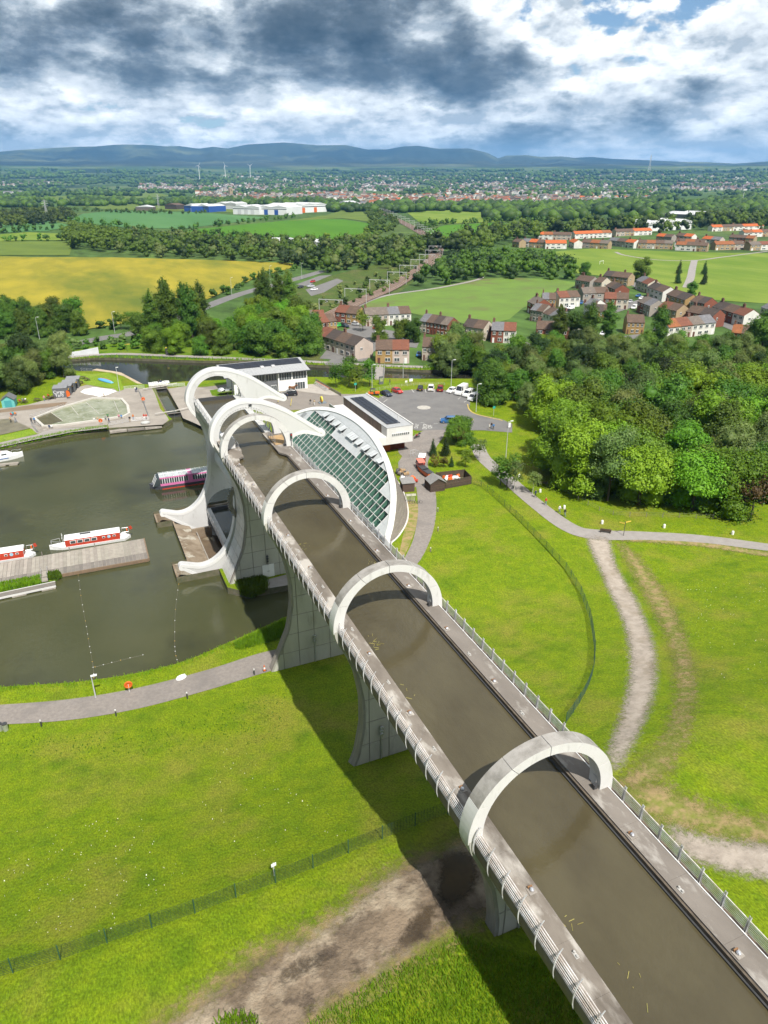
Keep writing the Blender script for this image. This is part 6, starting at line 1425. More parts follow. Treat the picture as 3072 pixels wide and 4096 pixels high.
# boats
M_RED = mat('red_boat_paint', (0.42, 0.045, 0.02), (0.36, 0.04, 0.02), rough=.35, scale=1); M_BW = mat('boat_white', (0.76, 0.77, 0.78), (0.70, 0.71, 0.72), rough=.35, scale=1)
M_BLUE = mat('blue_paint', (0.03, 0.12, 0.36), rough=.4); M_ORANGE = mat('orange_plastic', (0.55, 0.11, 0.015), rough=.5); M_PINK = mat('pink_boat_paint', (0.55, 0.16, 0.34), (0.50, 0.14, 0.31), rough=.35, scale=1); M_ANTH = mat('anthracite_hull', (0.05, 0.055, 0.07), (0.07, 0.075, 0.09), rough=.5, scale=1)
def hull(L_, B, z0, z1, bow=.22, stern=.06, n=14, flare=.86):
    secs = []
    for i in range(n + 1):
        t = i / n; x = L_ * t
        w = B / 2 * (min(1, (t / stern)) ** .5 if t < stern else (1 if t < 1 - bow else max(.02, 1 - ((t - 1 + bow) / bow) ** 1.8)))
        w = max(w, .03); up = .35 * max(0, (t - .8) / .2) ** 2
        secs.append([(x, -w * flare, z0), (x, w * flare, z0), (x, w, z1 + up), (x, -w, z1 + up)])
    return MB().sweep(secs)
def rounds(b, name, m, c, r, axis): b_ = MB(); b_.ring(c, r, r * .28, 14, 6, axis); return b_.build(name, m, b)
def trip_boat(a, b, label, grp=None):
    p, r, L_ = frame(a, b); t = empty('narrowboat', (p.x, p.y, 0), r, label, 'boat', grp)
    B = 2.5
    mh = hull(L_, B, -.2, .55); o = mh.build('hull', [M_BW], t, fix=True)
    mb = MB(); mb.box2(L_ * .13, L_ * .80, -B / 2 + .1, B / 2 - .1, .5, 1.85); mb.build('cabin_side', M_RED, t)
    mb = MB(); mb.hexa([(L_ * .12, -B / 2 + .15, 1.852), (L_ * .81, -B / 2 + .15, 1.852), (L_ * .81, B / 2 - .15, 1.852), (L_ * .12, B / 2 - .15, 1.852)], [(L_ * .125, -B / 2 + .45, 2.1), (L_ * .805, -B / 2 + .45, 2.1), (L_ * .805, B / 2 - .45, 2.1), (L_ * .125, B / 2 - .45, 2.1)]); mb.build('roof', M_BW, t)
    for k in range(4):
        x = L_ * (.45 + k * .085)
        for s in (-1, 1): mb = MB(); mb.box((x, s * (B / 2 - .1), 1.35), (L_ * .072, .06, .62)); w = mb.build('window', M_FRAME, t); mb = MB(); mb.box((x, s * (B / 2 - .06), 1.35), (L_ * .060, .04, .48)); mb.build('pane', M_PANE, w)
    for x in (.2, .33):
        for s in (-1, 1): mb = MB(); mb.box((L_ * x, s * (B / 2 - .1), 1.4), (.5, .06, .36)); w = mb.build('window', M_FRAME, t); mb = MB(); mb.box((L_ * x, s * (B / 2 - .06), 1.4), (.38, .04, .24)); mb.build('pane', M_PANE, w)
    mb = MB(); mb.tube((L_ * .265, B / 2 - .12, 1.4), (L_ * .265, B / 2 - .05, 1.4), .3, 14); mb.build('roundel', mat('roundel_blue', (0.1, 0.35, 0.55), (0.5, 0.6, 0.65), rough=.5, scale=6), t)
    mb = MB(); mb.box((L_ * .55, -.2, 2.16), (1.9, .5, .1)); mb.build('roof_box', M_DARK, t)
    for y in (-1, 1):
        mb = MB(); mb.line([(L_ * .87, y * .8, .8), (L_ * .87, y * .8, 1.6), (L_ * .97, y * .25, 1.7), (L_ * .97, y * .25, 1.0)], .03); mb.build('bow_rail', M_STEEL, t)
        mb = MB(); mb.line([(.25, y * .9, .8), (.25, y * .9, 1.7), (L_ * .1, y * 1.0, 1.7), (L_ * .1, y * 1.0, .8)], .03); mb.build('stern_rail', M_STEEL, t)
    mb = MB(); mb.tube((L_ * .83, 0, .8), (L_ * .83, 0, 2.9), .035); mb.tube((L_ * .83, -1, 2.2), (L_ * .83, 1, 2.2), .03); mb.build('mast', M_BW, t)
    rounds(t, 'lifebuoy', M_ORANGE, (.5, -.3, 1.5), .34, 'X')
    mb = MB(); mb.tube((.15, .2, .8), (.1, .2, 2.5), .03); mb.build('flagstaff', M_DECKD, t); mb = MB(); mb.box((-.2, .2, 2.1), (.5, .03, .7), 0, 0, .3); mb.build('flag', M_RED, t)
    return t
trip_boat(wz(*C4, 1085, 412, .0), wz(*C4, 415, 515, .0), 'red and white narrowboat with roof box moored at the landing stage')
trip_boat(wz(*C4, 300, 560, .0), wz(*C4, -420, 672, .0), 'red narrowboat with grey roof patch at the shore end of the stage')
def pink_boat():
    a = wz(*C5b, 700, 325, 0); b = wz(*C5b, 0, 425, 0); p, r, L_ = frame(a, b); B = 3.6
    t = empty('trip_boat', (p.x, p.y, 0), r, 'pink passenger boat with a glazed roof berthed behind the lift', 'boat')
    mh = hull(L_, B, -.2, .8, .16); mh.build('hull', M_ANTH, t, fix=True)
    mb = MB(); mb.box2(.3, L_ * .82, -B / 2 - .03, B / 2 + .03, .02, .16); mb.build('waterline', M_RED, t)
    c0, c1 = .6, L_ * .84; y0 = B / 2 - .1
    mb = MB(); mb.box2(c0, c1, -y0, y0, .8, 1.35); mb.build('lower_side', M_PINK, t)
    mb = MB(); mb.box2(c0, c1, -y0 + .08, y0 - .08, 1.35, 2.45); mb.build('interior', mat('dim_saloon', (0.09, 0.085, 0.085), (0.3, 0.2, 0.16), scale=2.2, detail=4, lo=.5, hi=.62), t)
    mb = MB(); mb.box2(c0, c1, -y0, y0, 2.45, 2.72); mb.build('roof_rail', M_PINK, t)
    nb = 11
    for i in range(nb):
        x0 = c0 + (c1 - c0) * i / nb; x1 = c0 + (c1 - c0) * (i + 1) / nb
        for s in (-1, 1):
            if i in (4,) :
                mb = MB(); mb.box2(x0, x1, s * y0 - .06, s * y0 + .06, .8, 2.7); mb.build('door', M_PINK, t); continue
            mb = MB(); mb.box2(x0 + .07, x1 - .07, s * y0 - .03, s * y0 + .03, 1.36, 2.44); w = mb.build('window', M_PANE, t)
            mb = MB(); mb.box2(x0 - .06, x0 + .06, s * y0 - .05, s * y0 + .05, 1.35, 2.46); mb.box2((x0 + x1) / 2 - .04, (x0 + x1) / 2 + .04, s * y0 - .045, s * y0 + .045, 1.35, 2.46); mb.build('mullion', M_BW, t)
            mb = MB(); mb.hexa([(x0 + .08, s * .1, 2.98), (x1 - .08, s * .1, 2.98), (x1 - .08, s * (y0 - .05), 2.73), (x0 + .08, s * (y0 - .05), 2.73)][::s], [(x0 + .08, s * .1, 3.02), (x1 - .08, s * .1, 3.02), (x1 - .08, s * (y0 - .05), 2.77), (x0 + .08, s * (y0 - .05), 2.77)][::s]); mb.build('roof_pane', mat('roof_glazing', (0.42, 0.45, 0.46), (0.30, 0.33, 0.34), rough=.1, scale=.8, rand=.12), t)
    mb = MB(); mb.box2(c0, c1, -.09, .09, 2.9, 3.06)
    for i in range(nb + 1):
        x = c0 + (c1 - c0) * i / nb
        for s in (-1, 1): mb.tube((x, 0, 3.0), (x, s * y0, 2.76), .05, 4)
    mb.build('roof_frame', M_BW, t)
    mb = MB(); mb.hexa([(c1, -y0, .8), (c1 + 1.5, -y0 * .8, .8), (c1 + 1.5, y0 * .8, .8), (c1, y0, .8)], [(c1, -y0, 2.7), (c1 + .6, -y0 * .85, 2.6), (c1 + .6, y0 * .85, 2.6), (c1, y0, 2.7)]); mb.build('windscreen', M_PANE, t)
    for y in (-1.2, 0, 1.2):
        mb = MB(); mb.tube((c1 + 1.52, y, .8), (c1 + .62, y, 2.62), .05); mb.build('screen_bar', M_BW, t)
    rounds(t, 'lifebuoy', M_ORANGE, (L_ - 1.4, -.4, 1.3), .42, 'X')
pink_boat()
def cruiser():
    a = wz(*C1, -120, 935, 0); b = wz(*C1, 195, 880, 0); p, r, L_ = frame(a, b); B = 2.9
    t = empty('motor_cruiser', (p.x, p.y, 0), r, 'white motor cruiser with blue canopy beside the small wooden jetty', 'boat')
    hull(L_, B, -.15, 1.0, .42, .03).build('hull', M_BW, t, fix=True)
    mb = MB(); mb.box2(.2, L_ * .60, -B / 2 - .02, B / 2 + .02, .62, .72); mb.build('stripe', M_BLUE, t)
    mb = MB(); mb.hexa([(L_ * .34, -1.1, 1.0), (L_ * .76, -.8, 1.0), (L_ * .76, .8, 1.0), (L_ * .34, 1.1, 1.0)], [(L_ * .36, -.9, 2.05), (L_ * .62, -.7, 1.85), (L_ * .62, .7, 1.85), (L_ * .36, .9, 2.05)]); mb.build('cabin', M_BW, t)
    for s in (-1, 1):
        mb = MB(); mb.box((L_ * .5, s * .95, 1.5), (L_ * .14, .06, .4), s * -.05, s * -.2); mb.build('window', M_PANE, t)
    mb = MB(); mb.hexa([(.1, -1.3, 1.0), (L_ * .34, -1.2, 1.0), (L_ * .34, 1.2, 1.0), (.1, 1.3, 1.0)], [(.4, -.8, 1.7), (L_ * .36, -.9, 2.1), (L_ * .36, .9, 2.1), (.4, .8, 1.7)]); mb.build('canopy', M_BLUE, t)
    mb = MB(); mb.line([(L_ * .7, -.9, 1.1), (L_ * .74, -.9, 1.7), (L_ * .98, 0, 1.9), (L_ * .74, .9, 1.7), (L_ * .7, .9, 1.1)], .03); mb.build('pulpit_rail', M_STEEL, t)
    rounds(t, 'lifebuoy', M_ORANGE, (L_ * .4, -.2, 2.1), .3, 'Z')
    q = wz(*C1, 155, 935, .3); q0 = wz(*C1, -120, 960, .3); p, r, l = frame(q0, q); j = empty('wooden_jetty', (p.x, p.y, 0), r, 'small wooden jetty alongside the white cruiser', 'jetty')
    mb = MB(); mb.box2(0, l, -.6, .5, .2, .4); mb.build('deck', M_DECK, j)
    for k in range(3):
        mb = MB(); mb.box2(l - 2 - k * 2.6, l - .2 - k * 2.6, -.75, .3, -.4, .19); mb.build('float', M_CONC, j)
cruiser()
# buoy lines
def buoys(pts, n, label):
    P = smooth_line([at_z(x, y, .05) for x, y in pts], 8); t = empty('buoy_line', P[0], 0, label, 'buoys')
    mb = MB(); mb.line([p - P[0] - Vector((0, 0, .04)) for p in P], .014, 4); mb.build('rope', M_DECKD, t)
    for i in range(n):
        k = int(i * (len(P) - 1) / (n - 1)); p = P[k] - P[0]
        mb = MB(); mb.ball(p, .06, 8, 5); mb.build('buoy', MATS['boat_white'] if i % 3 else mat('yellow_float', (0.5, 0.3, 0.04), rough=.5), t)
S7 = 1200 / 1659
buoys([(x * S7, 2300 + y * S7) for x, y in ((432, 0), (450, 130), (475, 270), (493, 380), (515, 510), (520, 600))], 17, 'line of small floats running from the lamp post out past the stage')
buoys([(x * S7, 2300 + y * S7) for x, y in ((988, 50), (970, 190), (966, 350), (970, 430), (985, 490))], 12, 'line of small floats running from the dock wall to the bank')
buoys([(x * S7, 2300 + y * S7) for x, y in ((525, 508), (650, 475), (790, 441))], 6, 'short line of floats branching off near the lamp post')
# quay on the left bank
def quay():
    t = empty('quay_stage', (-11, 196, 0), 0, 'low timber fronted stage along the quay with a grey boat cover', 'quay')
    for k in range(3):
        mb = MB(); mb.box2(-18.3 + 11 + k * 4.5, -18.3 + 11 + k * 4.5 + 4.3, -2.3 - k * .25, -.9 - k * .25, .25, .75); mb.build('landing', M_DECKD if k % 2 else M_CONC, t)
    t2 = tag(MB().ball((-8.9, 195.6, 1.5), (1.3, .9, .55), 10, 7).build('boat_cover', mat('grey_canvas', (0.42, 0.42, 0.40), (0.3, 0.3, 0.29), scale=1)), 'crumpled grey canvas cover heaped on the quay edge', 'cover')
quay()
def pool():
    P = CP(*C1, (525, 480), (770, 408), (1010, 413), (1060, 470), (1072, 535), (1030, 558), (520, 632), (360, 640), (285, 572))
    c = np.array(P).mean(0); t = empty('splash_pool', (c[0], c[1], G0), 0, 'shallow greenish splash pool with a pale raised rim', 'pool')
    L2 = [(p[0] - c[0], p[1] - c[1]) for p in P]; n = len(L2)
    for i in range(n):
        a, b = Vector(L2[i]), Vector(L2[(i + 1) % n]); d = (b - a).normalized(); q = Vector((-d.y, d.x)) * .35; e = d * .3
        mb = MB(); v = [a - e - q, b + e - q, b + e + q, a - e + q]; mb.hexa([(p.x, p.y, 0) for p in v], [(p.x, p.y, .5 + .003 * i) for p in v]); mb.build('rim', mat('pale_rim', (0.47, 0.45, 0.41), (0.40, 0.38, 0.34), scale=.8, detail=6), t)
    mb = MB(); mb.add([(p[0], p[1], .16) for p in L2], [tuple(range(n))[::(1 if poly_area(L2) > 0 else -1)]]); mb.build('water', mat('pool_water', (0.30, 0.31, 0.22), (0.20, 0.215, 0.13), rough=.12, scale=.35, detail=8, lo=.4, hi=.6, c3=(0.36, 0.36, 0.30), scale3=.8, lo3=.55, hi3=.65), t)
    q = CP(*C1, (285, 572), (420, 520), (520, 595), (360, 636)); mb = MB(); v = [(p[0] - c[0], p[1] - c[1], .2) for p in q]; mb.add(v, [(0, 1, 2, 3) if poly_area(q) > 0 else (3, 2, 1, 0)]); mb.build('silty_bay', mat('silt', (0.12, 0.105, 0.055), (0.09, 0.08, 0.04), rough=.2, scale=.5), t)
    for a, b in (((420, 520), (520, 592)), ((590, 470), (650, 545)), ((715, 440), (820, 530)), ((945, 425), (985, 520))):
        A, B = CP(*C1, a, b); mb = MB(); mb.tube((A[0] - c[0], A[1] - c[1], .2), (B[0] - c[0], B[1] - c[1], .2), .09, 4); mb.build('divider', MATS['pale_rim'], t)
    P = CP(*C1, (-120, 590), (80, 570), (255, 650), (-120, 735)); w = sheet('paddling_pool', P, mat('tiled_pool', (0.19, 0.17, 0.12), (0.13, 0.115, 0.085), rough=.3, scale=.5, detail=6), .09)
pool()
# kiosks and wharf furniture
M_KIOSK = mat('grey_kiosk', (0.115, 0.12, 0.13), (0.095, 0.10, 0.11), rough=.6, scale=1)
def text_mesh(body, size, m, ext=.01):
    cu = bpy.data.curves.new('lettering', 'FONT'); cu.body = body; cu.size = size; cu.extrude = ext; cu.align_x = 'CENTER'; cu.align_y = 'CENTER'; cu.space_line = .8
    o = bpy.data.objects.new('lettering', cu); COL.objects.link(o); bpy.context.view_layer.update()
    me = bpy.data.meshes.new_from_object(o.evaluated_get(bpy.context.evaluated_depsgraph_get())); bpy.data.objects.remove(o); bpy.data.curves.remove(cu); me.materials.clear(); me.materials.append(m); return me
kb = [cp(*C1, 505, 397), cp(*C1, 545, 378), cp(*C1, 577, 353), cp(*C1, 610, 320)]
for i, p in enumerate(kb):
    t = empty('kiosk', (p.x, p.y, G0), R(-10), ['dark grey kiosk with white Cargo Yard lettering', 'dark grey kiosk behind the lettered one', 'dark grey kiosk, third from the feather banner', 'dark grey kiosk nearest the picnic lawn'][i], 'kiosk', 'grey kiosks on the wharf')
    mb = MB(); mb.box((0, 1.6, 1.45), (4.0 if i == 0 else 3.2, 3.2, 2.9)); mb.build('body', M_KIOSK, t)
    mb = MB(); mb.hexa([(-2.05, -.1, 2.9), (2.05, -.1, 2.9), (2.05, 3.3, 2.9), (-2.05, 3.3, 2.9)], [(-2.05, -.1, 3.0), (2.05, -.1, 3.0), (2.05, 3.3, 3.3), (-2.05, 3.3, 3.3)]); mb.build('roof', mat('kiosk_roof', (0.2, 0.205, 0.215), (0.17, 0.175, 0.185), scale=1), t)
    if i == 0:
        o = mobj('lettering', text_mesh('Cargo\nYard', 1.25, M_BW), t, (-.3, -.02, 1.3)); o.rotation_euler = (R(90), 0, 0)
    else:
        mb = MB(); mb.box((1.0, -.02, 1.1), (.95, .06, 2.1)); mb.build('door', M_DARK, t)
        mb = MB(); mb.tube((1.1, -.05, 2.0), (1.1, -.09, 2.0), .22, 10); mb.build('badge', MATS['yellow_float'], t)
p = cp(*C1, 572, 405); t = empty('feather_banner', (p.x, p.y, G0), R(-10), 'orange feather banner in front of the lettered kiosk', 'banner')
mb = MB(); mb.prism_y([(-.5, .5), (.45, .9), (.6, 1.6), (.4, 2.3), (-.15, 2.7), (-.5, 2.3)], -.02, .02); mb.build('flag', M_ORANGE, t); mb = MB(); mb.tube((-.5, 0, 0), (-.5, 0, 2.4), .03); mb.build('pole', M_DARK, t)
p = cp(*C1, 75, 478); t = empty('turquoise_hut', (p.x, p.y, G0), R(-8), 'small turquoise hut with a pitched grey roof', 'hut'); M_TURQ = mat('turquoise_boards', (0.13, 0.42, 0.40), (0.10, 0.36, 0.345), scale=1, stretch=(.3, .3, 4))
mb = MB(); mb.prism_y([(-1.7, 0), (1.7, 0), (1.7, 2.3), (0, 3.5), (-1.7, 2.3)], 0, 3.6); mb.build('wall', M_TURQ, t)
for s in (-1, 1):
    mb = MB(); mb.hexa([(s * 1.95, -.3, 2.15), (0, -.3, 3.5), (0, 3.9, 3.5), (s * 1.95, 3.9, 2.15)][::s], [(s * 1.95, -.3, 2.3), (0, -.3, 3.66), (0, 3.9, 3.66), (s * 1.95, 3.9, 2.3)][::s]); mb.build('roof', mat('hut_roof', (0.12, 0.125, 0.13), (0.10, 0.1, 0.105), scale=2), t)
mb = MB(); mb.box((0, -.03, 1.1), (1.9, .08, 2.0)); mb.build('shutter', mat('teal_shutter', (0.05, 0.27, 0.29), rough=.5), t)
def table_mesh():
    a = MB(); a.box((0, 0, .75), (1.8, .75, .06)); b = MB(); b.box((0, 0, 0), (1.8, .28, .05)); c = MB()
    for s in (-1, 1): c.tube((0, -.75, 0), (0, .2, .75), .05, 4); c.tube((0, .75, 0), (0, -.2, .75), .05, 4)
    m = mat('dark_picnic_timber', (0.075, 0.05, 0.035), (0.055, 0.038, 0.028), scale=3); return a.mesh('table_top', m), b.mesh('bench', m), c.mesh('leg', m)
TM = table_mesh()
for x, y in ((690, 240), (725, 255), (640, 262), (665, 280), (310, 425), (405, 412), (440, 405), (205, 440)):
    p = cp(*C1, x, y); t = empty('picnic_table', (p.x, p.y, G0 + .05), random.random() * 3, 'dark timber picnic table on the lawn behind the kiosks' if y < 300 else 'dark timber picnic table in front of the kiosk wood', 'picnic table', 'picnic tables on the wharf lawn' if y < 300 else 'picnic tables below the wood')
    mobj('table_top', TM[0], t)
    for s in (-1, 1): mobj('bench', TM[1], t, (0, s * .7, .45)); mobj('leg', TM[2], t, (s * .7, 0, 0))
a, b = cp(*C1, 818, 245), cp(*C1, 935, 278); p, r, L_ = frame(a, b); t = empty('upturned_boat', (p.x, p.y, G0 + .05), r, 'upturned blue rowing boat lying on the wharf lawn', 'boat')
secs = []
for i in range(11):
    x = i / 10; w = .95 * math.sin(math.pi * (.08 + .84 * x)) ** .6; h = .75 * math.sin(math.pi * (.1 + .8 * x)) ** .5; secs.append([(L_ * x, w * math.cos(q), h * math.sin(q)) for q in np.linspace(0, math.pi, 7)])
MB().sweep(secs).build('hull', mat('light_blue_paint', (0.10, 0.33, 0.60), rough=.4), t, smooth=True, fix=True)
mb = MB(); mb.line([(L_ * k / 10, .35 * math.sin(math.pi * (.08 + .84 * k / 10)), .79 * math.sin(math.pi * (.1 + .8 * k / 10)) ** .5 - .02) for k in range(1, 10)], .09, 5); mb.build('stripe', mat('salmon_paint', (0.55, 0.22, 0.16), rough=.5), t)
def tarp():
    P = CP(*C1, (665, 350), (700, 325), (760, 318), (810, 313), (870, 325), (930, 330), (970, 345), (930, 358), (900, 372), (860, 382), (820, 390), (770, 375), (715, 368)); c = np.array(P).mean(0); v = [(c[0], c[1], .7)]; f = []; n = len(P)
    for k, q in enumerate((.35, .7, 1.0)):
        for p in P: v.append((c[0] + (p[0] - c[0]) * q, c[1] + (p[1] - c[1]) * q, (.75, .6, .03)[k] * random.uniform(.6, 1.25)))
    for i in range(n):
        f.append((0, 1 + i, 1 + (i + 1) % n))
        for k in range(2): f.append((1 + k * n + i, 1 + (k + 1) * n + i, 1 + (k + 1) * n + (i + 1) % n, 1 + k * n + (i + 1) % n))
    mb = MB(); mb.add([(x, y, z + G0 + .05) for x, y, z in v], f); o = mb.build('collapsed_tent', mat('white_canvas', (0.70, 0.70, 0.68), (0.60, 0.60, 0.58), rough=.8, scale=1.2, bump=.6, bscale=2), fix=True); tag(o, 'crumpled white canvas spread on the wharf paving', 'canvas')
tarp()
# canal pontoon, lock, lock gates
a, m_, b = wz(*C1, 785, 160, .6), wz(*C1, 980, 190, .6), wz(*C1, 1185, 300, .6)
cpn = empty('canal_pontoon', (m_.x, m_.y, 0), 0, 'angled pale pontoon floating on the canal above the lock', 'pontoon')
for u, v in ((a, m_), (m_, b)):
    d = (v - u); l = d.length; d.normalize(); q = Vector((-d.y, d.x, 0)); k = int(l / 1.4)
    for i in range(k):
        s = u + d * (l * i / k); e = u + d * (l * (i + .97) / k); mb = MB(); pts = [s - q * 1.0, e - q * 1.0, e + q * 1.0, s + q * 1.0]
        mb.hexa([(p.x - m_.x, p.y - m_.y, .1) for p in pts], [(p.x - m_.x, p.y - m_.y, .62 if u is a else .60) for p in pts]); mb.build('deck_section', mat('tan_deck', (0.42, 0.34, 0.24), (0.36, 0.29, 0.2), scale=1, rand=.06), cpn)
M_STONE = mat('lock_stone', (0.17, 0.135, 0.105), (0.10, 0.082, 0.065), rough=.9, scale=.8, detail=6, bump=.3, bscale=4, rand=.15)
lk = empty('lock_chamber', (0, 215, 0), 0, 'deep stone sided lock chamber between basin and canal', 'lock')
for s, x in ((-1, -2.02), (1, 1.62)):
    for r_ in range(3):
        for k in range(16):
            y0 = -13 + k * 2.1 + (r_ % 2) * 1.0
            mb = MB(); mb.box2(x - (.0 if s > 0 else .35), x + (.35 if s > 0 else .0), y0, y0 + 2.06, -.6 + r_ * .62, -.6 + r_ * .62 + .6); mb.build('stone', M_STONE, lk)
def gate(y, open_, label):
    t = empty('lock_gate', (0, y, 0), 0, label, 'lock gate')
    for s in (-1, 1):
        mb = MB(); mb.box((s * .95 - .25, 0, .3), (1.8, .22, 2.0), s * -.2); mb.build('leaf', M_DARK, t)
        mb = MB(); mb.tube((s * .1 - .2, .1, 1.75), (s * 5.4 - .2, s * .2 + (-.9 if s < 0 else 1.4), 1.95), .16, 5); mb.build('balance_beam', mat('pale_beam', (0.45, 0.43, 0.40), (0.36, 0.34, 0.31), scale=2), t)
    mb = MB(); mb.box((-.2, -.35, 1.25), (3.6, .5, .08)); mb.build('walkway', M_DECKD, t)
gate(202.6, 0, 'lower lock gate with long pale balance beams'); gate(231, 0, 'upper lock gate under the footbridge')
fb = empty('footbridge', (-.2, 233.6, G0), 0, 'small railed footbridge over the head of the lock', 'footbridge')
mb = MB(); mb.box((0, 0, .3), (6.6, 1.6, .18)); mb.build('deck', M_DECK, fb)
for s in (-1, 1):
    for k in range(6):
        mb = MB(); mb.tube((-3.2 + k * 1.28, s * .75, .3), (-3.2 + k * 1.28, s * .75, 1.45), .035); mb.build('rail_post', M_STEEL, fb)
    for z in (.75, 1.1, 1.42):
        mb = MB(); mb.tube((-3.2, s * .75, z), (3.2, s * .75, z), .03); mb.build('rail', M_STEEL, fb)
def railing(pts, label, h=1.1, sp=1.8, nr=3, m=M_STEEL, name='railing', cat='railing', r=.03, post=None, group=None):
    P = [Vector(p) for p in pts]; t = empty(name, P[0], 0, label, cat, group)
    L_ = [0]
    for a, b in zip(P[:-1], P[1:]): L_.append(L_[-1] + (b - a).length)
    n = max(1, int(L_[-1] / sp)); Q = []
    for i in range(n + 1):
        d = L_[-1] * i / n; k = max(j for j in range(len(L_)) if L_[j] <= d + 1e-6); k = min(k, len(P) - 2); u = (d - L_[k]) / max(1e-6, L_[k + 1] - L_[k]); q = P[k].lerp(P[k + 1], u); q.z = hz(q.x, q.y) + (P[0].z - hz(P[0].x, P[0].y)); Q.append(q - P[0])
    mp = MB().tube((0, 0, -.1), (0, 0, h), post or r * 1.2, 5).mesh('post', m)
    for q in Q: mobj('post', mp, t, q)
    for k in range(nr):
        z = h * (k + 1) / nr - .03; mb = MB(); mb.line([q + Vector((0, 0, z)) for q in Q], r, 4); mb.build('rail', m, t)
    return t, Q
def gpl(o, s, *pts): return [cp(o, s, *p) for p in pts]
railing(gpl(*C1, (1150, 345), (1190, 440), (1240, 580)), 'steel railing along the paved lockside'); railing(gpl(*C1, (905, 632), (1080, 598), (1240, 582)), 'steel railing along the quay edge')
railing(gpl(*C1, (1030, 330), (1200, 318)), 'steel railing at the end of the canal pontoon'); railing(gpl(*C1, (1385, 308), (1535, 300)), 'steel railing on the lock head beside the lift', nr=5)
railing(gpl(*C1, (675, 175), (770, 182)), 'white railing beside the pontoon ramp'); railing(gpl(*C1, (265, 612), (345, 640)), 'steel railing on the steps by the splash pool'); railing(gpl(*C1, (265, 630), (312, 690)), 'steel railing down to the wharf path')
railing(gpl(*C1, (250, 565), (530, 470)), 'low railing along the ramp wall above the pool', h=.9, nr=2)
railing(gpl(*C2, (700, 330), (730, 410)), 'steel railing at the far end of the upper gondola', nr=4); railing(gpl(*C2, (1375, 262), (1585, 385)), 'timber fence edging the terrace lawn', 1.0, .5, 2, M_DECKD, 'picket_fence', 'fence', .04, .09)
mb = MB(); 
st = empty('steps', cp(*C1, 345, 665), R(20), 'short flight of concrete steps beside the splash pool', 'steps')
for k in range(5):
    mb = MB(); mb.box((0, -k * .35, .62 - k * .13), (2.6, .35, .1)); mb.build('step', M_CONC, st)
# reeds and bushes at the water
def tufts(name, P, h, key, label, n, seed, w=.06, spread=None, zb=None):
    r = np.random.default_rng(seed); poly = P; xs = [p[0] for p in P]; ys = [p[1] for p in P]; q = np.c_[r.uniform(min(xs), max(xs), n * 4), r.uniform(min(ys), max(ys), n * 4)]; q = q[inside(P, q)][:n]; n = len(q)
    a = r.random(n) * 6.28; z0 = np.array([(hz(*p) if zb is None else zb) for p in q]); hh = h * r.uniform(.5, 1.2, n); le = r.normal(size=(n, 2)) * h * .22
    dx, dy = np.cos(a) * w, np.sin(a) * w
    V = np.stack([np.c_[q[:, 0] - dx, q[:, 1] - dy, z0 - .1], np.c_[q[:, 0] + dx, q[:, 1] + dy, z0 - .1], np.c_[q[:, 0] + le[:, 0] + dx * .5, q[:, 1] + le[:, 1] + dy * .5, z0 + hh], np.c_[q[:, 0] + le[:, 0] - dx * .5, q[:, 1] + le[:, 1] - dy * .5, z0 + hh * .97]], 1).reshape(-1, 3)
    o = bpy.data.objects.new(name, np_mesh(name, V, np.arange(n * 4).reshape(-1, 4), LEAF[key])); COL.objects.link(o); tag(o, label, 'plants', None, 'stuff')
# ---------------------------------------------------------------- vehicles
M_TYRE = mat('tyre_rubber', (0.02, 0.02, 0.021), rough=.9); M_RIM = mat('alloy_rim', (0.42, 0.43, 0.44), rough=.35, metal=.6)
M_LAMPW = mat('headlight_glass', (0.75, 0.76, 0.78), rough=.1); M_LAMPR = mat('tail_light', (0.42, 0.02, 0.015), rough=.2); M_CARGL = mat('car_glass', (0.018, 0.021, 0.024), rough=.05, spec=.8); M_PLATE = mat('number_plate', (0.62, 0.5, 0.05), rough=.5)
def paint(name, c): return mat('paint_' + name, c, rough=.25, spec=.6)
PAINT = {'navy': paint('navy', (0.025, 0.035, 0.06)), 'red': paint('red', (0.42, 0.035, 0.03)), 'black': paint('black', (0.02, 0.02, 0.023)), 'white': paint('white', (0.72, 0.72, 0.72)), 'maroon': paint('maroon', (0.22, 0.025, 0.03)), 'blue': paint('blue', (0.03, 0.11, 0.28)), 'silver': paint('silver', (0.40, 0.41, 0.43)), 'green': paint('green', (0.06, 0.45, 0.08)), 'grey': paint('grey', (0.14, 0.15, 0.16))}
SHAPES = {  # length, width, lower body height, roof: (x at base of screen, top front, top rear, rear base), roof height
    'sedan': (4.7, 1.82, .92, (1.2, 1.95, 3.3, 4.25), 1.45), 'hatch': (4.0, 1.75, .95, (1.0, 1.75, 3.3, 3.9), 1.5), 'suv': (4.7, 1.92, 1.05, (1.15, 1.8, 4.0, 4.6), 1.7),
    'van': (5.0, 1.95, 1.15, (.75, 1.55, 4.8, 4.96), 1.95), 'bigvan': (6.2, 2.1, 1.3, (.85, 1.6, 6.0, 6.16), 2.65)}
_cm = {}
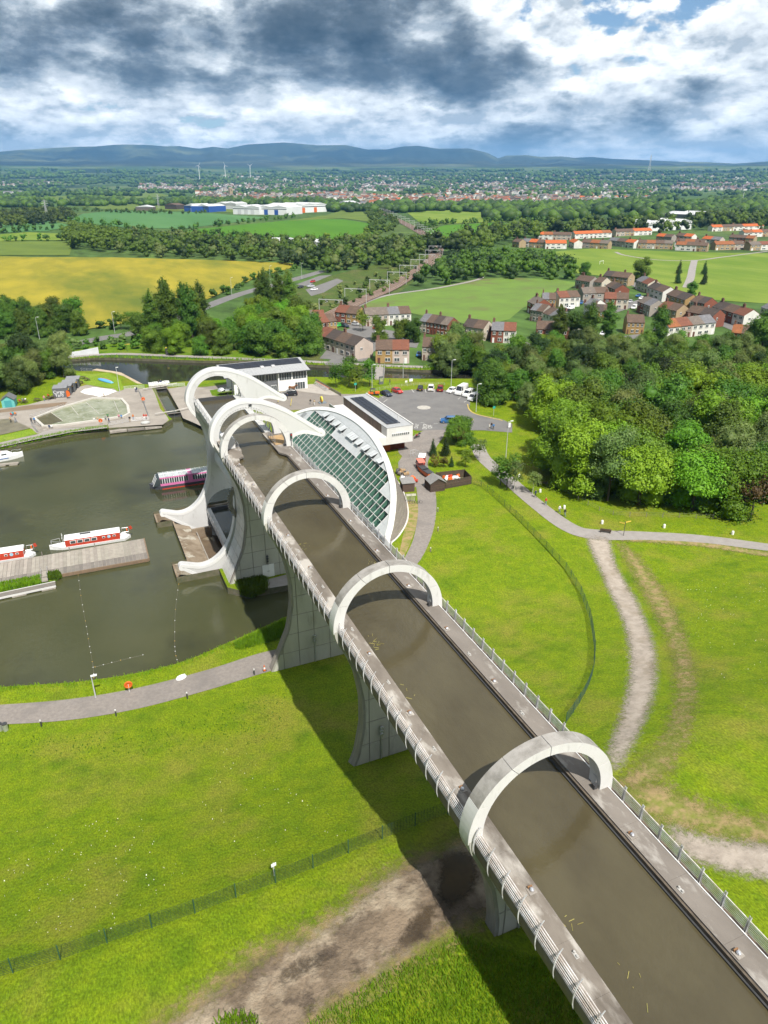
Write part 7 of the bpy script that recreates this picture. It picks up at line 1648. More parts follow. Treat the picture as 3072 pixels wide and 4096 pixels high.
def car_parts(kind):
    if kind in _cm: return _cm[kind]
    L_, W, h, (a, b, c, d), H = SHAPES[kind]; w = W / 2
    def sec(x, z0, z1, k=1.0, k2=.94): return [(x, -w * k, z0), (x, w * k, z0), (x, w * k, z0 + (z1 - z0) * .7), (x, w * k * k2, z1), (x, -w * k * k2, z1), (x, -w * k, z0 + (z1 - z0) * .7)]
    hood = h - .12
    body = MB(); body.sweep([sec(0.0, .32, .62, .86), sec(.1, .24, hood - .1, .95), sec(a * .6, .22, hood, 1), sec(a, .22, h, 1), sec(d - .15, .22, h, 1), sec(L_ - .06, .26, h - .05, .96), sec(L_, .36, h - .25, .9)])
    roof = MB(); t = .05
    roof.sweep([[(b - .05, -w * .78, H - .07), (b - .05, w * .78, H - .07), (b, w * .74, H - .01), (b, -w * .74, H - .01)], [((b + c) / 2, -w * .8, H - .05), ((b + c) / 2, w * .8, H - .05), ((b + c) / 2, w * .74, H + .02), ((b + c) / 2, -w * .74, H + .02)], [(c, -w * .78, H - .07), (c, w * .78, H - .07), (c, w * .74, H - .01), (c, -w * .74, H - .01)]])
    glass = MB(); glass.hexa([(a, -w * .93, h - .02), (d, -w * .93, h - .02), (d, w * .93, h - .02), (a, w * .93, h - .02)], [(b, -w * .79, H - .06), (c, -w * .79, H - .06), (c, w * .79, H - .06), (b, w * .79, H - .06)])
    pil = MB()
    xs = [((a, b), (0)), ((d, c), 0)]
    for s in (-1, 1):
        for x0, x1 in ((a, b), ((a + d) / 2 - .1, (b + c) / 2 - .05), (d, c)): pil.tube((x0, s * w * .935, h - .02), (x1, s * w * .80, H - .05), .05, 4)
    panels = None
    if 'van' in kind:
        panels = MB()
        for s in (-1, 1): m0 = (a + 1.4); panels.hexa([(m0, s * w * .90, h - .03), (d, s * w * .90, h - .03), (d, s * w * .955, h - .03), (m0, s * w * .955, h - .03)][::s], [(m0, s * w * .78, H - .05), (c, s * w * .78, H - .05), (c, s * w * .84, H - .05), (m0, s * w * .84, H - .05)][::s])
    wheel = MB(); wheel.lathe([(.20, -.1), (.31, -.1), (.33, -.06), (.33, .06), (.31, .1), (.20, .1)], 14); rim = MB(); rim.lathe([(.0, -.105), (.2, -.105), (.2, .105), (.0, .105)], 12)
    for q in (wheel, rim): q.v = [(x, z, y) for x, y, z in q.v]
    hl = MB(); hl.box((0, 0, 0), (.14, .34, .15)); tl = MB(); tl.box((0, 0, 0), (.12, .2, .3)); pl = MB(); pl.box((0, 0, 0), (.03, .5, .12))
    _cm[kind] = dict(body=body, roof=roof, glass=glass.mesh('windows', M_CARGL), pil=pil, panels=panels, tyre=wheel.mesh('tyre', M_TYRE), rim=rim.mesh('rim', M_RIM), hl=hl.mesh('headlight', M_LAMPW), tl=tl.mesh('tail_light', M_LAMPR), pl=pl.mesh('number_plate', M_PLATE)); return _cm[kind]
_cp = {}
def car(p, rz, kind, col, label, group=None, near=True):
    D = car_parts(kind); L_, W, h, X, H = SHAPES[kind]; t = empty('van' if 'van' in kind else 'car', (p[0], p[1], p[2] + .07), rz, label, 'van' if 'van' in kind else 'car', group)
    o = Vector((-L_ / 2, 0, 0))
    for k, nm in (('body', 'body'), ('roof', 'roof'), ('pil', 'window_pillars'), ('panels', 'side_panels')):
        if D[k] is None: continue
        if (kind, k, col) not in _cp: _cp[(kind, k, col)] = D[k].mesh(nm, PAINT[col])
        q = mobj(nm, _cp[(kind, k, col)], t, o)
        if k == 'body': body = q
    mobj('windows', D['glass'], t, o)
    for x in (.82, L_ - .85):
        for s in (-1, 1): wq = mobj('wheel', D['tyre'], t, (x + o.x, s * (W / 2 - .1), .33)); mobj('rim', D['rim'], wq)
    if near:
        for s in (-1, 1): mobj('headlight', D['hl'], t, (.1 + o.x, s * (W / 2 - .3), h - .3)); mobj('tail_light', D['tl'], t, (L_ - .05 + o.x, s * (W / 2 - .2), h - .2))
        mobj('number_plate', D['pl'], t, (L_ + o.x, 0, .55))
    return t
def c3(x, y): return cp(*C3, x, y)
def aim(a, b): return math.atan2(b.y - a.y, b.x - a.x)
# heading of the bonnet: the car's own -x points forward
def park(o, s, front, back, kind, col, label, group=None, near=True, dz=0.02):
    a, b = cp(o, s, *front), cp(o, s, *back); m = (a + b) / 2; car((m.x, m.y, G0 + dz), aim(a, b), kind, col, label, group, near)
park(*C3, (752, 497), (680, 465), 'sedan', 'navy', 'dark navy saloon parked beside the orange utility buggy'); park(*C3, (835, 468), (778, 450), 'hatch', 'red', 'bright red hatchback parked at the rim of the car park')
for (x, y, k, c, lab) in ((995, 452, 'hatch', 'black', 'black hatchback parked nose to the trees'), (1083, 450, 'suv', 'white', 'white estate car parked nose to the trees'), (1160, 455, 'suv', 'maroon', 'dark red estate car parked nose to the trees')):
    a = c3(x + 4, y - 18); b = c3(x, y); d = (a - b).normalized() * 2.2; m = b + d; car((m.x, m.y, G0), aim(a, b), k, c, lab)
park(*C3, (1232, 466), (1285, 446), 'hatch', 'white', 'small white hatchback beside the tall white van'); park(*C3, (1290, 492), (1385, 438), 'bigvan', 'white', 'tall white van in the row of parked vans'); park(*C3, (1355, 505), (1440, 465), 'van', 'white', 'white van between the tall van and the lamp post'); park(*C3, (1400, 535), (1485, 500), 'van', 'white', 'white van parked last in the row by the lamp post')
park(*C3, (1168, 706), (1302, 706), 'suv', 'blue', 'blue estate car driving across the car park'); park(*C2, (1105, 382), (1215, 376), 'suv', 'black', 'black estate car by the horse statue')
for f, b, k, c, lab in (((745, 660), (710, 645), 'hatch', 'black', 'black car at the end of the white terrace'), ((525, 500), (545, 495), 'hatch', 'green', 'green car behind the mustard houses'), ((595, 505), (560, 495), 'sedan', 'navy', 'dark saloon behind the mustard houses'), ((663, 492), (630, 488), 'hatch', 'silver', 'silver car in front of the mustard and dark red pair'), ((780, 540), (815, 533), 'sedan', 'white', 'white car on the road through the close'), ((1050, 700), (1060, 680), 'hatch', 'blue', 'blue car beside the beige terrace'), ((1175, 597), (1200, 592), 'hatch', 'white', 'white car under the copper leaved tree'), ((765, 518), (785, 508), 'hatch', 'maroon', 'dark red car by the pinkish terrace'), ((335, 243), (372, 240), 'suv', 'silver', 'silver estate car in the coach park'), ((358, 265), (395, 260), 'sedan', 'white', 'white saloon in the coach park'), ((275, 250), (303, 246), 'hatch', 'black', 'black car beside the coach park hedge'), ((355, 214), (380, 209), 'hatch', 'red', 'red car in the far lane of the coach park')):
    park(*C5, f, b, k, c, lab, None, False, .12)
for f, b, k, c, lab in (((330, 408), (366, 404), 'suv', 'black', 'black car by the red canopy on the estate'), ((350, 388), (395, 384), 'van', 'white', 'white van by the white pair of houses'), ((440, 358), (455, 345), 'hatch', 'blue', 'blue car at the corner of the white pair'), ((805, 308), (828, 303), 'hatch', 'blue', 'blue car on the estate lane'), ((825, 325), (850, 318), 'hatch', 'white', 'white car on the estate lane'), ((755, 348), (775, 340), 'hatch', 'silver', 'silver car on the estate lane'), ((690, 245), (700, 238), 'hatch', 'black', 'black car by the tan terrace'), ((780, 388), (800, 378), 'van', 'white', 'white van by the grey slate house'), ((1500, 522), (1545, 514), 'suv', 'blue', 'blue car at the end of the estate street'), ((575, 560), (600, 548), 'hatch', 'white', 'white car half hidden by the poplars')):
    park(*C6, f, b, k, c, lab, None, False, .16)
for x, y, c, lab in ((1640, 890, 'navy', 'dark blue car at the edge of the overflow parking'), (1655, 880, 'grey', 'grey car at the edge of the overflow parking')):
    p = dp(x, y); car((p.x, p.y, G0), R(200), 'suv', c, lab)
def buggy():
    p = c3(612, 478); t = empty('utility_buggy', (p.x, p.y, G0 + .05), R(-20), 'orange and black utility buggy with a cab frame', 'buggy')
    mb = MB(); mb.box((-.9, 0, .7), (1.5, 1.4, .5)); mb.box((1.05, 0, .8), (1.4, 1.5, .45)); mb.build('body', M_ORANGE, t)
    mb = MB(); mb.box((.0, 0, .6), (3.2, 1.2, .3)); mb.build('chassis', M_DARK, t)
    mb = MB(); mb.box((-.3, 0, 1.95), (1.5, 1.45, .1)); mb.build('cab_roof', M_DARK, t)
    for x in (-1.0, .4):
        for s in (-1, 1): mb = MB(); mb.tube((x, s * .65, .9), (x * .9, s * .65, 1.95), .05); mb.build('roll_bar', M_DARK, t)
    for x in (-1.1, 1.1):
        for s in (-1, 1): mobj('wheel', _cm['hatch']['tyre'], t, (x, s * .7, .33))
buggy()
def motorbike():
    p = c3(970, 835); t = empty('motorbike', (p.x, p.y, G0 + .05), R(20), 'dark red touring motorbike beside the white office', 'motorbike')
    for x in (-.75, .75): mb = MB(); mb.ring((x, 0, .33), .26, .07, 14, 5, 'Y'); mb.build('wheel', M_TYRE, t)
    mb = MB(); mb.ball((-.1, 0, .85), (.55, .2, .22), 10, 6); mb.build('tank', PAINT['maroon'], t); mb = MB(); mb.box((-.05, 0, .45), (.6, .3, .35)); mb.build('engine', M_DARK, t)
    mb = MB(); mb.ball((.45, 0, .85), (.4, .18, .1), 8, 5); mb.build('seat', M_DARK, t); mb = MB(); mb.tube((-.75, 0, .33), (-.5, 0, 1.1), .05); mb.tube((-.5, -.38, 1.12), (-.5, .38, 1.12), .03); mb.build('fork', M_STEEL, t); mb = MB(); mb.box((.95, 0, 1.05), (.4, .45, .35)); mb.build('top_box', M_DARK, t)
motorbike()
C8 = ((1500, 1700), 700 / 1659)
def train():
    pts = [(445, 365), (432, 415), (458, 455), (500, 490)]; labs = ['red land train engine with pale canopy', 'red land train carriage behind the engine', 'orange open land train carriage', 'orange land train carriage with dark cover']
    for i, (x, y) in enumerate(pts):
        p = cp(*C8, x, y); n = cp(*C8, *(pts[min(i + 1, 3)] if i < 3 else (545, 520))); r = aim(p, n); t = empty('land_train', (p.x, p.y, G0 + .06), r, labs[i] + ' on the service lane', 'land train', 'land train on the service lane')
        mb = MB(); mb.box((0, 0, .75), (2.7, 1.5, .8)); mb.build('body', M_RED if i < 2 else M_ORANGE, t)
        mb = MB(); mb.box((0, 0, 1.95 if i < 2 else 1.25), (2.8, 1.6, .12)); mb.build('canopy' if i < 2 else 'cover', [M_BW, mat('salmon_canopy', (0.55, 0.17, 0.12), rough=.5), M_DARK, M_DARK][i], t)
        if i < 2:
            for sx in (-1.2, 1.2):
                for s in (-1, 1): mb = MB(); mb.tube((sx, s * .7, 1.1), (sx, s * .7, 1.95), .04); mb.build('canopy_post', M_DARK, t)
        for sx in (-.9, .9):
            for s in (-1, 1): mb = MB(); mb.tube((sx, s * .6, .28), (sx, s * .78, .28), .28, 10); mb.build('wheel', M_TYRE, t)
train()
# ---------------------------------------------------------------- people
def person_mesh(pose):
    J = {'pelvis': (0, 0, .95), 'waist': (0, .0, 1.12), 'chest': (0, -.01, 1.34), 'neck': (0, 0, 1.50), 'head': (0, -.02, 1.60), 'crown': (0, -.01, 1.74)}
    for s, n in ((-1, 'l'), (1, 'r')):
        J['hip' + n] = (s * .10, 0, .90); J['knee' + n] = (s * .11, -.02, .50); J['ank' + n] = (s * .11, .03, .09); J['toe' + n] = (s * .12, -.13, .05)
        J['sh' + n] = (s * .19, 0, 1.43); J['elb' + n] = (s * .25, .03, 1.15); J['wr' + n] = (s * .25, -.06, .90); J['hand' + n] = (s * .24, -.09, .80)
    if pose == 'walk':
        J['kneel'] = (-.1, -.20, .54); J['ankl'] = (-.1, -.26, .13); J['toel'] = (-.1, -.42, .12); J['kneer'] = (.1, .10, .49); J['ankr'] = (.1, .34, .15); J['toer'] = (.1, .26, .04)
        J['elbl'] = (-.24, .14, 1.16); J['wrl'] = (-.24, .12, .92); J['handl'] = (-.23, .1, .83); J['elbr'] = (.24, -.08, 1.15); J['wrr'] = (.23, -.26, .98); J['handr'] = (.22, -.33, .92)
    if pose == 'sit':
        d = -.48
        for k in list(J): J[k] = (J[k][0], J[k][1], J[k][2] + d) if not k[:3] in ('kne', 'ank', 'toe') else J[k]
        for s, n in ((-1, 'l'), (1, 'r')): J['knee' + n] = (s * .13, -.45, .50); J['ank' + n] = (s * .13, -.44, .10); J['toe' + n] = (s * .13, -.58, .05); J['wr' + n] = (s * .18, -.30, .66); J['hand' + n] = (s * .15, -.38, .58)
    R_ = dict(pelvis=.155, waist=.14, chest=.165, neck=.06, head=.10, crown=.075)
    for n in 'lr': R_.update({'hip' + n: .10, 'knee' + n: .068, 'ank' + n: .045, 'toe' + n: .04, 'sh' + n: .075, 'elb' + n: .05, 'wr' + n: .036, 'hand' + n: .04})
    E = [('pelvis', 'waist'), ('waist', 'chest'), ('chest', 'neck'), ('neck', 'head'), ('head', 'crown')]
    for n in 'lr': E += [('pelvis', 'hip' + n), ('hip' + n, 'knee' + n), ('knee' + n, 'ank' + n), ('ank' + n, 'toe' + n), ('chest', 'sh' + n), ('sh' + n, 'elb' + n), ('elb' + n, 'wr' + n), ('wr' + n, 'hand' + n)]
    ks = list(J); me = bpy.data.meshes.new('figure'); me.from_pydata([J[k] for k in ks], [(ks.index(a), ks.index(b)) for a, b in E], [])
    o = bpy.data.objects.new('figure', me); COL.objects.link(o); bpy.context.view_layer.objects.active = o
    m = o.modifiers.new('skin', 'SKIN'); o.modifiers.new('sub', 'SUBSURF').levels = 1
    for i, k in enumerate(ks): me.skin_vertices[0].data[i].radius = (R_[k] * (1.15 if k in ('chest', 'pelvis') else 1), R_[k]); me.skin_vertices[0].data[i].use_root = k == 'pelvis'
    bpy.context.view_layer.update(); q = bpy.data.meshes.new_from_object(o.evaluated_get(bpy.context.evaluated_depsgraph_get())); bpy.data.objects.remove(o)
    for _ in range(5): q.materials.append(M_DARK)
    top = J['pelvis'][2]; hd = J['head']; idx = []
    for f in q.polygons:
        c = f.center; arm = abs(c.x) > .21 and c.z > top - .2
        if c.z > J['neck'][2] + .02: k = 3 if (c.z > hd[2] + .07 or c.y > hd[1] + .045) else 2
        elif arm and c.z < J['wrl'][2] + .02 and (c - Vector(J['handl'])).length < .1 or (c - Vector(J['handr'])).length < .1: k = 2
        elif c.z < .085 and pose != 'x': k = 4
        elif c.z > top + (.0 if pose != 'sit' else .02) or arm: k = 0
        else: k = 1
        idx.append(k)
    q.polygons.foreach_set('material_index', idx); q.polygons.foreach_set('use_smooth', [True] * len(idx)); q.update(); return q
PM = {k: person_mesh(k) for k in ('stand', 'walk', 'sit')}
CL = {k: mat('cloth_' + k, c, rough=.9) for k, c in dict(navy=(0.02, 0.035, 0.09), red=(0.42, 0.04, 0.02), white=(0.62, 0.62, 0.6), black=(0.018, 0.018, 0.02), grey=(0.2, 0.2, 0.2), blue=(0.05, 0.17, 0.4), denim=(0.10, 0.16, 0.26), pink=(0.5, 0.2, 0.25), tan=(0.36, 0.27, 0.17), green=(0.05, 0.16, 0.06), teal=(0.03, 0.3, 0.36), orange=(0.5, 0.16, 0.03)).items()}
M_SKIN = mat('skin', (0.48, 0.29, 0.21), rough=.6); HAIRS = [mat('hair_dark', (0.03, 0.02, 0.014), rough=.7), mat('hair_brown', (0.11, 0.06, 0.03), rough=.7), mat('hair_fair', (0.3, 0.2, 0.09), rough=.7)]; M_SHOE = mat('shoe', (0.03, 0.028, 0.026), rough=.7)
NP = [0]
def person(p, rz, pose, top, legs, label, group=None, s=1.0, dz=0.06):
    o = mobj('person', PM[pose], None, (p[0], p[1], hz(p[0], p[1]) + dz), rz, s); NP[0] += 1
    for i, m in enumerate((CL[top], CL[legs], M_SKIN, HAIRS[NP[0] % 3], M_SHOE)): o.material_slots[i].link = 'OBJECT'; o.material_slots[i].material = m
    return tag(o, label, 'person', group)
C9 = ((2048, 1500), 1024 / 1659)
for (x, y, t, l, lab, rz) in ((150, 796, 'navy', 'black', 'person in navy jacket and dark trousers walking on the woodland path', 20), (217, 846, 'red', 'denim', 'person in bright red coat walking on the woodland path', 20), (305, 897, 'white', 'denim', 'person in white top and jeans walking on the woodland path', 20), (340, 920, 'black', 'denim', 'person in black jacket walking beside the white topped one', 20)):
    person(cp(*C9, x, y), R(rz), 'walk', t, l, lab, dz=.1)
for (x, y, t, l, lab) in ((1568, 768, 'white', 'tan', 'person in white shirt pushing a pram by the junction'), (1588, 755, 'black', 'denim', 'person in dark top standing by the junction'), (1603, 766, 'blue', 'black', 'person in blue jacket standing by the junction')): person(c3(x, y), R(random.randint(0, 360)), 'stand', t, l, lab)
for (x, y, t, l, lab) in ((87, 557, 'black', 'grey', 'person in long black coat walking across the plaza'), (120, 563, 'tan', 'white', 'person in pale clothes walking across the plaza'), (183, 552, 'red', 'grey', 'child in red jacket by the yellow ring')): person(c3(x, y), R(200), 'walk', t, l, lab, s=.75 if 'child' in lab else 1)
person(cp(*C2, 1140, 405), R(90), 'stand', 'navy', 'black', 'person in dark clothes by the pushchair beneath the arm tip')
PW = [(265, 612, 'stand', 'black', 'black', 'person in black standing on the pool steps'), (290, 608, 'stand', 'blue', 'black', 'person in blue standing on the pool steps'), (412, 655, 'sit', 'navy', 'denim', 'person in navy sitting on the pool wall'), (432, 655, 'sit', 'white', 'grey', 'person in white sitting on the pool wall by the steps'), (783, 595, 'sit', 'white', 'denim', 'person in white sitting on the long pool wall'), (812, 592, 'sit', 'tan', 'black', 'person in tan sitting on the long pool wall'), (880, 585, 'sit', 'grey', 'green', 'person in grey sitting by the flagstaff'), (898, 575, 'stand', 'green', 'black', 'person in green standing by the flagstaff'), (907, 612, 'walk', 'navy', 'black', 'person in navy walking past the orange lifebuoy'), (988, 568, 'sit', 'pink', 'black', 'person in pink sitting at the pool corner'), (1010, 570, 'sit', 'blue', 'white', 'person in blue sitting at the pool corner'), (1080, 600, 'stand', 'black', 'tan', 'person in black standing by the quay railing'), (1108, 582, 'stand', 'orange', 'denim', 'person in orange standing by the quay railing'), (1198, 580, 'stand', 'red', 'white', 'person in red top by the lockside railing'), (1217, 580, 'stand', 'red', 'black', 'person in red jacket by the lockside railing'), (1125, 350, 'walk', 'white', 'navy', 'person in white and navy walking towards the lock'), (1137, 352, 'walk', 'navy', 'navy', 'person in dark blue walking towards the lock'), (865, 392, 'stand', 'white', 'tan', 'person in white standing beside the canvas'), (95, 555, 'sit', 'red', 'denim', 'person in red on the ramp bench'), (110, 545, 'sit', 'teal', 'black', 'person in teal on the ramp bench'), (130, 548, 'sit', 'orange', 'denim', 'person in orange on the ramp bench'), (92, 605, 'stand', 'tan', 'black', 'person in tan by the paddling pool'), (135, 605, 'walk', 'grey', 'denim', 'person in grey by the paddling pool'), (165, 440, 'sit', 'red', 'black', 'person in red at the picnic tables by the hut'), (190, 430, 'sit', 'grey', 'denim', 'person in grey at the picnic tables by the hut'), (215, 430, 'sit', 'white', 'black', 'person in white at the picnic tables by the hut'), (370, 425, 'walk', 'pink', 'denim', 'person in pink by the picnic tables'), (402, 395, 'sit', 'red', 'black', 'person in red at the picnic tables by the kiosk'), (1320, 300, 'stand', 'black', 'grey', 'person in black on the footbridge'), (1338, 298, 'stand', 'navy', 'black', 'person in navy on the footbridge')]
for x, y, po, t, l, lab in PW: person(cp(*C1, x, y), R(random.randint(-40, 40) + (180 if 'sit' in po else 0)), po, t, l, lab, dz=.34 if 'footbridge' in lab else .08)
person(dp(463, 766), R(-70), 'walk', 'teal', 'green', 'person in teal walking the far towpath', dz=.1)
# ---------------------------------------------------------------- street furniture
M_LAMP = mat('lamp_grey', (0.45, 0.46, 0.47), (0.38, 0.39, 0.4), rough=.5, scale=2)
def lamp(p, h, label, rz=0, arm=.9, group='lamp posts'):
    t = empty('lamp_post', p, rz, label, 'lamp post', group); mb = MB(); mb.tube((0, 0, -.2), (0, 0, h), .1, 7, .055); mb.build('column', M_LAMP, t)
    mb = MB(); mb.tube((0, 0, h - .05), (arm * .6, 0, h + .06), .045); mb.build('bracket', M_LAMP, t); mb = MB(); mb.box((arm, 0, h + .07), (.75, .28, .14)); mb.build('lantern', mat('lantern', (0.62, 0.64, 0.62), rough=.4), t); return t
for x, y, h, lab in ((598, 437, 8, 'grey lamp post between the plaza and car park'), (1252, 422, 9, 'tall grey lamp post behind the parked cars'), (1460, 617, 8, 'grey lamp post beside the white vans'), (855, 332, 6, 'grey lamp post by the canal footpath')): lamp(c3(x, y), h, lab)
lamp(cp(*C8, 1240, 312), 9, 'grey lamp post at the wood edge by the path'); C0 = ((0, 1000), 1024 / 1659)
for x, y, h, lab in ((745, 540, 9, 'lamp post on the field road by the small trees'), (258, 580, 9, 'lamp post among the hedgerow trees'), (1503, 298, 10, 'lamp post by the yellow field corner')): lamp(cp(*C0, x, y), h, lab)
for x, y, lab in ((297, 190, 'lamp post in the coach park'), (484, 120, 'lamp post at the far end of the coach park'), (93, 210, 'lamp post at the coach park entrance')): lamp(cp(*C5, x, y), 10, lab)
lamp(cp(*C9, 1605, 205), 8, 'lamp post at the overflow parking'); lamp(cp(*C1, 995, 358), 8, 'slim mast beside the white canvas', arm=.3); lamp(gp(530 * S7, 2300 + 680 * S7), 3.4, 'short camera post on the near bank', arm=.3)
for x, y, lab in ((975, 480, 'lamp post beside the white pavilion canal'),): pass
def bollard(p, label, group, h=1.0, m=M_DARK, cap=M_WHITE, r=.09):
    t = empty('bollard', p, 0, label, 'bollard', group); mb = MB(); mb.tube((0, 0, -.1), (0, 0, h * .82), r, 9); mb.build('shaft', m, t); mb = MB(); mb.tube((0, 0, h * .82), (0, 0, h), r, 9); mb.build('cap', cap, t)
for x, y in ((230, 838), (643, 780), (1037, 683), (1407, 553)): bollard(gp(x * S7, 2300 + y * S7), 'black path light with a white top on the lawn edge of the brick path', 'path lights along the brick path')
for x, y in ((595, 822), (597, 1007), (527, 1203)): bollard(cp(*C8, x, y), 'grey path light on the verge of the service lane', 'path lights along the service lane', .9, M_DECKD)
M_WSTONE = mat('white_marker', (0.72, 0.72, 0.70), (0.6, 0.6, 0.58), rough=.8, scale=3)
for x, y in ((45, 662), (182, 760), (338, 866), (583, 964), (985, 990), (1428, 1034)):
    p = cp(*C9, x, y); t = tag(MB().lathe([(.24, -.1), (.26, .1), (.24, .62), (.18, .74), (.05, .78)], 8, (0, 0, 0)).build('marker_stone', M_WSTONE, None, loc=p), 'white painted marker stone on the verge of the woodland path', 'marker stone', 'marker stones along the woodland path')
def bench(p, rz, label):
    t = empty('bench', p, rz, label, 'bench'); m = MATS['dark_picnic_timber']
    mb = MB(); mb.box((0, 0, .45), (2.0, .5, .1)); mb.build('seat', m, t); mb = MB(); mb.box((0, .27, .75), (2.0, .08, .35)); mb.build('backrest', m, t)
    for s in (-1, 1): mb = MB(); mb.box((s * .85, .05, .2), (.14, .5, .5)); mb.build('leg', m, t)
bench(cp(*C9, 605, 1022), R(140), 'dark timber bench at the path junction'); bench(cp(*C9, 195, 712), R(150), 'dark timber bench on the gravel bay by the wood')
def finger(p, label, rz=0):
    t = empty('fingerpost', p, rz, label, 'signpost'); mb = MB(); mb.tube((0, 0, -.1), (0, 0, 3.0), .06, 7); mb.build('post', M_DARK, t); m = mat('yellow_finger', (0.6, 0.42, 0.07), rough=.6)
    mb = MB(); mb.box((.65, 0, 2.8), (1.2, .05, .2)); mb.build('finger', m, t); mb = MB(); mb.box((-.35, .45, 2.55), (1.0, .05, .2), R(120)); mb.build('finger', m, t)
finger(cp(*C9, 722, 1042), 'yellow armed fingerpost at the path junction'); finger(c3(1400, 768), 'yellow armed fingerpost by the roundabout lawn'); finger(cp(*C0, 825, 658), 'yellow armed fingerpost on the far towpath')
def sign(p, rz, w, h, z, m, label, post=1):
    t = empty('sign', p, rz, label, 'sign'); mb = MB(); mb.tube((0, 0, -.1), (0, 0, z + h / 2), .05); mb.build('post', M_LAMP, t); mb = MB(); mb.box((0, -.05, z), (w, .05, h)); mb.build('board', m, t); return t
M_GSIGN = mat('green_sign', (0.03, 0.33, 0.25), rough=.5)
sign(c3(460, 448), 0, .8, .7, 2.4, M_GSIGN, 'green parking sign on the lawn by the plaza'); sign(c3(1605, 648), 0, .8, .7, 2.4, M_GSIGN, 'green parking sign below the wood'); sign(c3(920, 385), 0, 1.2, .9, 1.3, M_BW, 'white notice board beside the canal'); sign(c3(880, 395), 0, .8, .6, 1.2, MATS['bright_edge'], 'small pale notice on the canal lawn'); sign(c3(745, 395), 0, .3, 1.2, 1.4, M_DARK, 'narrow black marker post by the footpath')
t = empty('information_board', c3(674, 388), 0, 'dark information board with a yellow panel by the footpath', 'sign'); mb = MB(); mb.box((0, 0, 1.3), (1.5, .25, 2.6)); mb.build('plinth', M_KIOSK, t); mb = MB(); mb.box((0, -.14, 1.5), (1.1, .04, 1.1)); mb.build('panel', mat('board_print', (0.5, 0.4, 0.12), (0.1, 0.25, 0.2), rough=.5, scale=2.2), t)
sign(gp(900 + 273 * S7, 3100 + 555 * S7), R(10), .42, .3, 1.25, M_BW, 'small white notice hung on the field fence')
for x, y, lab in ((1120, 905, 'white and maroon barrier post by the junction'),): sign(dp(1100, 925), 0, .7, 1.3, .9, M_BW, 'white and maroon gate sign by the road junction')
def lifebuoy(p, label, rz=0):
    t = empty('lifebuoy_stand', p, rz, label, 'lifebuoy'); mb = MB(); mb.tube((0, .05, -.1), (0, .05, 1.3), .05); mb.build('post', M_WHITE, t); mb = MB(); mb.ring((0, 0, 1.25), .42, .12, 18, 7, 'Y'); mb.build('ring', M_ORANGE, t); mb = MB(); mb.tube((0, .04, 1.25), (0, .09, 1.25), .5, 16); mb.build('backboard', M_ORANGE, t)
lifebuoy(gp(717 * S7, 2300 + 650 * S7), 'orange lifebuoy stand on the near bank'); lifebuoy(cp(*C1, 840, 622), 'orange lifebuoy stand by the splash pool path'); lifebuoy(cp(*C1, 1192, 440), 'orange lifebuoy on the lockside railing')
t = empty('upturned_dinghy', gp(1003 * S7, 2300 + 572 * S7), R(15), 'small white upturned dinghy on the near bank', 'boat'); mb = MB(); mb.ball((0, 0, .12), (.75, .42, .4), 14, 8); mb.build('hull', M_BW, t, smooth=True); mb = MB(); mb.box((0, 0, .5), (1.1, .05, .06)); mb.build('keel', M_BW, t)
t = empty('traffic_cone', gp(1463 * S7, 2300 + 530 * S7), 0, 'orange and white traffic cone at the foot of the pier', 'cone'); mb = MB(); mb.box((0, 0, .05), (.5, .5, .08)); mb.build('base', M_DARK, t)
for a, b, m, nm in ((.08, .35, M_ORANGE, 'body'), (.35, .62, M_BW, 'band'), (.62, .95, M_ORANGE, 'tip')): mb = MB(); mb.tube((0, 0, a), (0, 0, b), .2 - a * .16, 12, .2 - b * .16); mb.build(nm, m, t)
for x, y, lab in ((33, 858, 'steel litter bin at the edge of the brick path'), (3, 858, 'second steel litter bin behind the first')):
    t = empty('litter_bin', gp(x * S7, 2300 + y * S7), 0, lab, 'bin'); mb = MB(); mb.tube((0, 0, 0), (0, 0, .95), .3, 14); mb.build('drum', M_STEEL, t); mb = MB(); mb.tube((0, 0, .95), (0, 0, 1.02), .33, 14); mb.build('lid', M_DARK, t)
def paint_circle():
    c = c3(1027, 583); P = [(c.x + 2.0 * math.cos(a), c.y + 2.0 * math.sin(a)) for a in np.linspace(0, 6.28, 25)[:-1]]; sheet('mini_roundabout', P, mat('worn_paint', (0.42, 0.40, 0.36), (0.3, 0.28, 0.25), scale=1.5, detail=6), .09)
    w = mat('road_paint', (0.62, 0.61, 0.58), (0.4, 0.39, 0.37), scale=4, detail=5)
    for a, b in (((655, 480), (690, 500)), ((690, 540), (725, 515)), ((1225, 470), (1240, 445)), ((925, 432), (945, 458)), ((1040, 430), (1045, 458)), ((1115, 432), (1112, 458)), ((905, 697), (930, 697)), ((1000, 708), (1030, 710)), ((1110, 716), (1145, 717)), ((1330, 500), (1310, 515)), ((1385, 525), (1360, 540))):
        A, B = CP(*C3, a, b); sheet('parking_line', band([A, B], .14, 0), w, .085)
    o = mobj('road_lettering', text_mesh('DROP\nOFF', 1.7, w, .002), None, c3(1060, 742) + Vector((0, 0, .1)), R(60)); tag(o, kind='structure')
    o = mobj('road_lettering', text_mesh('ONLY', 1.5, w, .002), None, c3(968, 738) + Vector((0, 0, .1)), R(60)); tag(o, kind='structure')
    sheet('kerb_line', band(CP(*C3, (1390, 555), (1405, 600), (1470, 640), (1680, 690)), .35, 4), mat('yellow_line', (0.55, 0.4, 0.06), (0.4, 0.3, 0.1), scale=3), .09)
paint_circle()
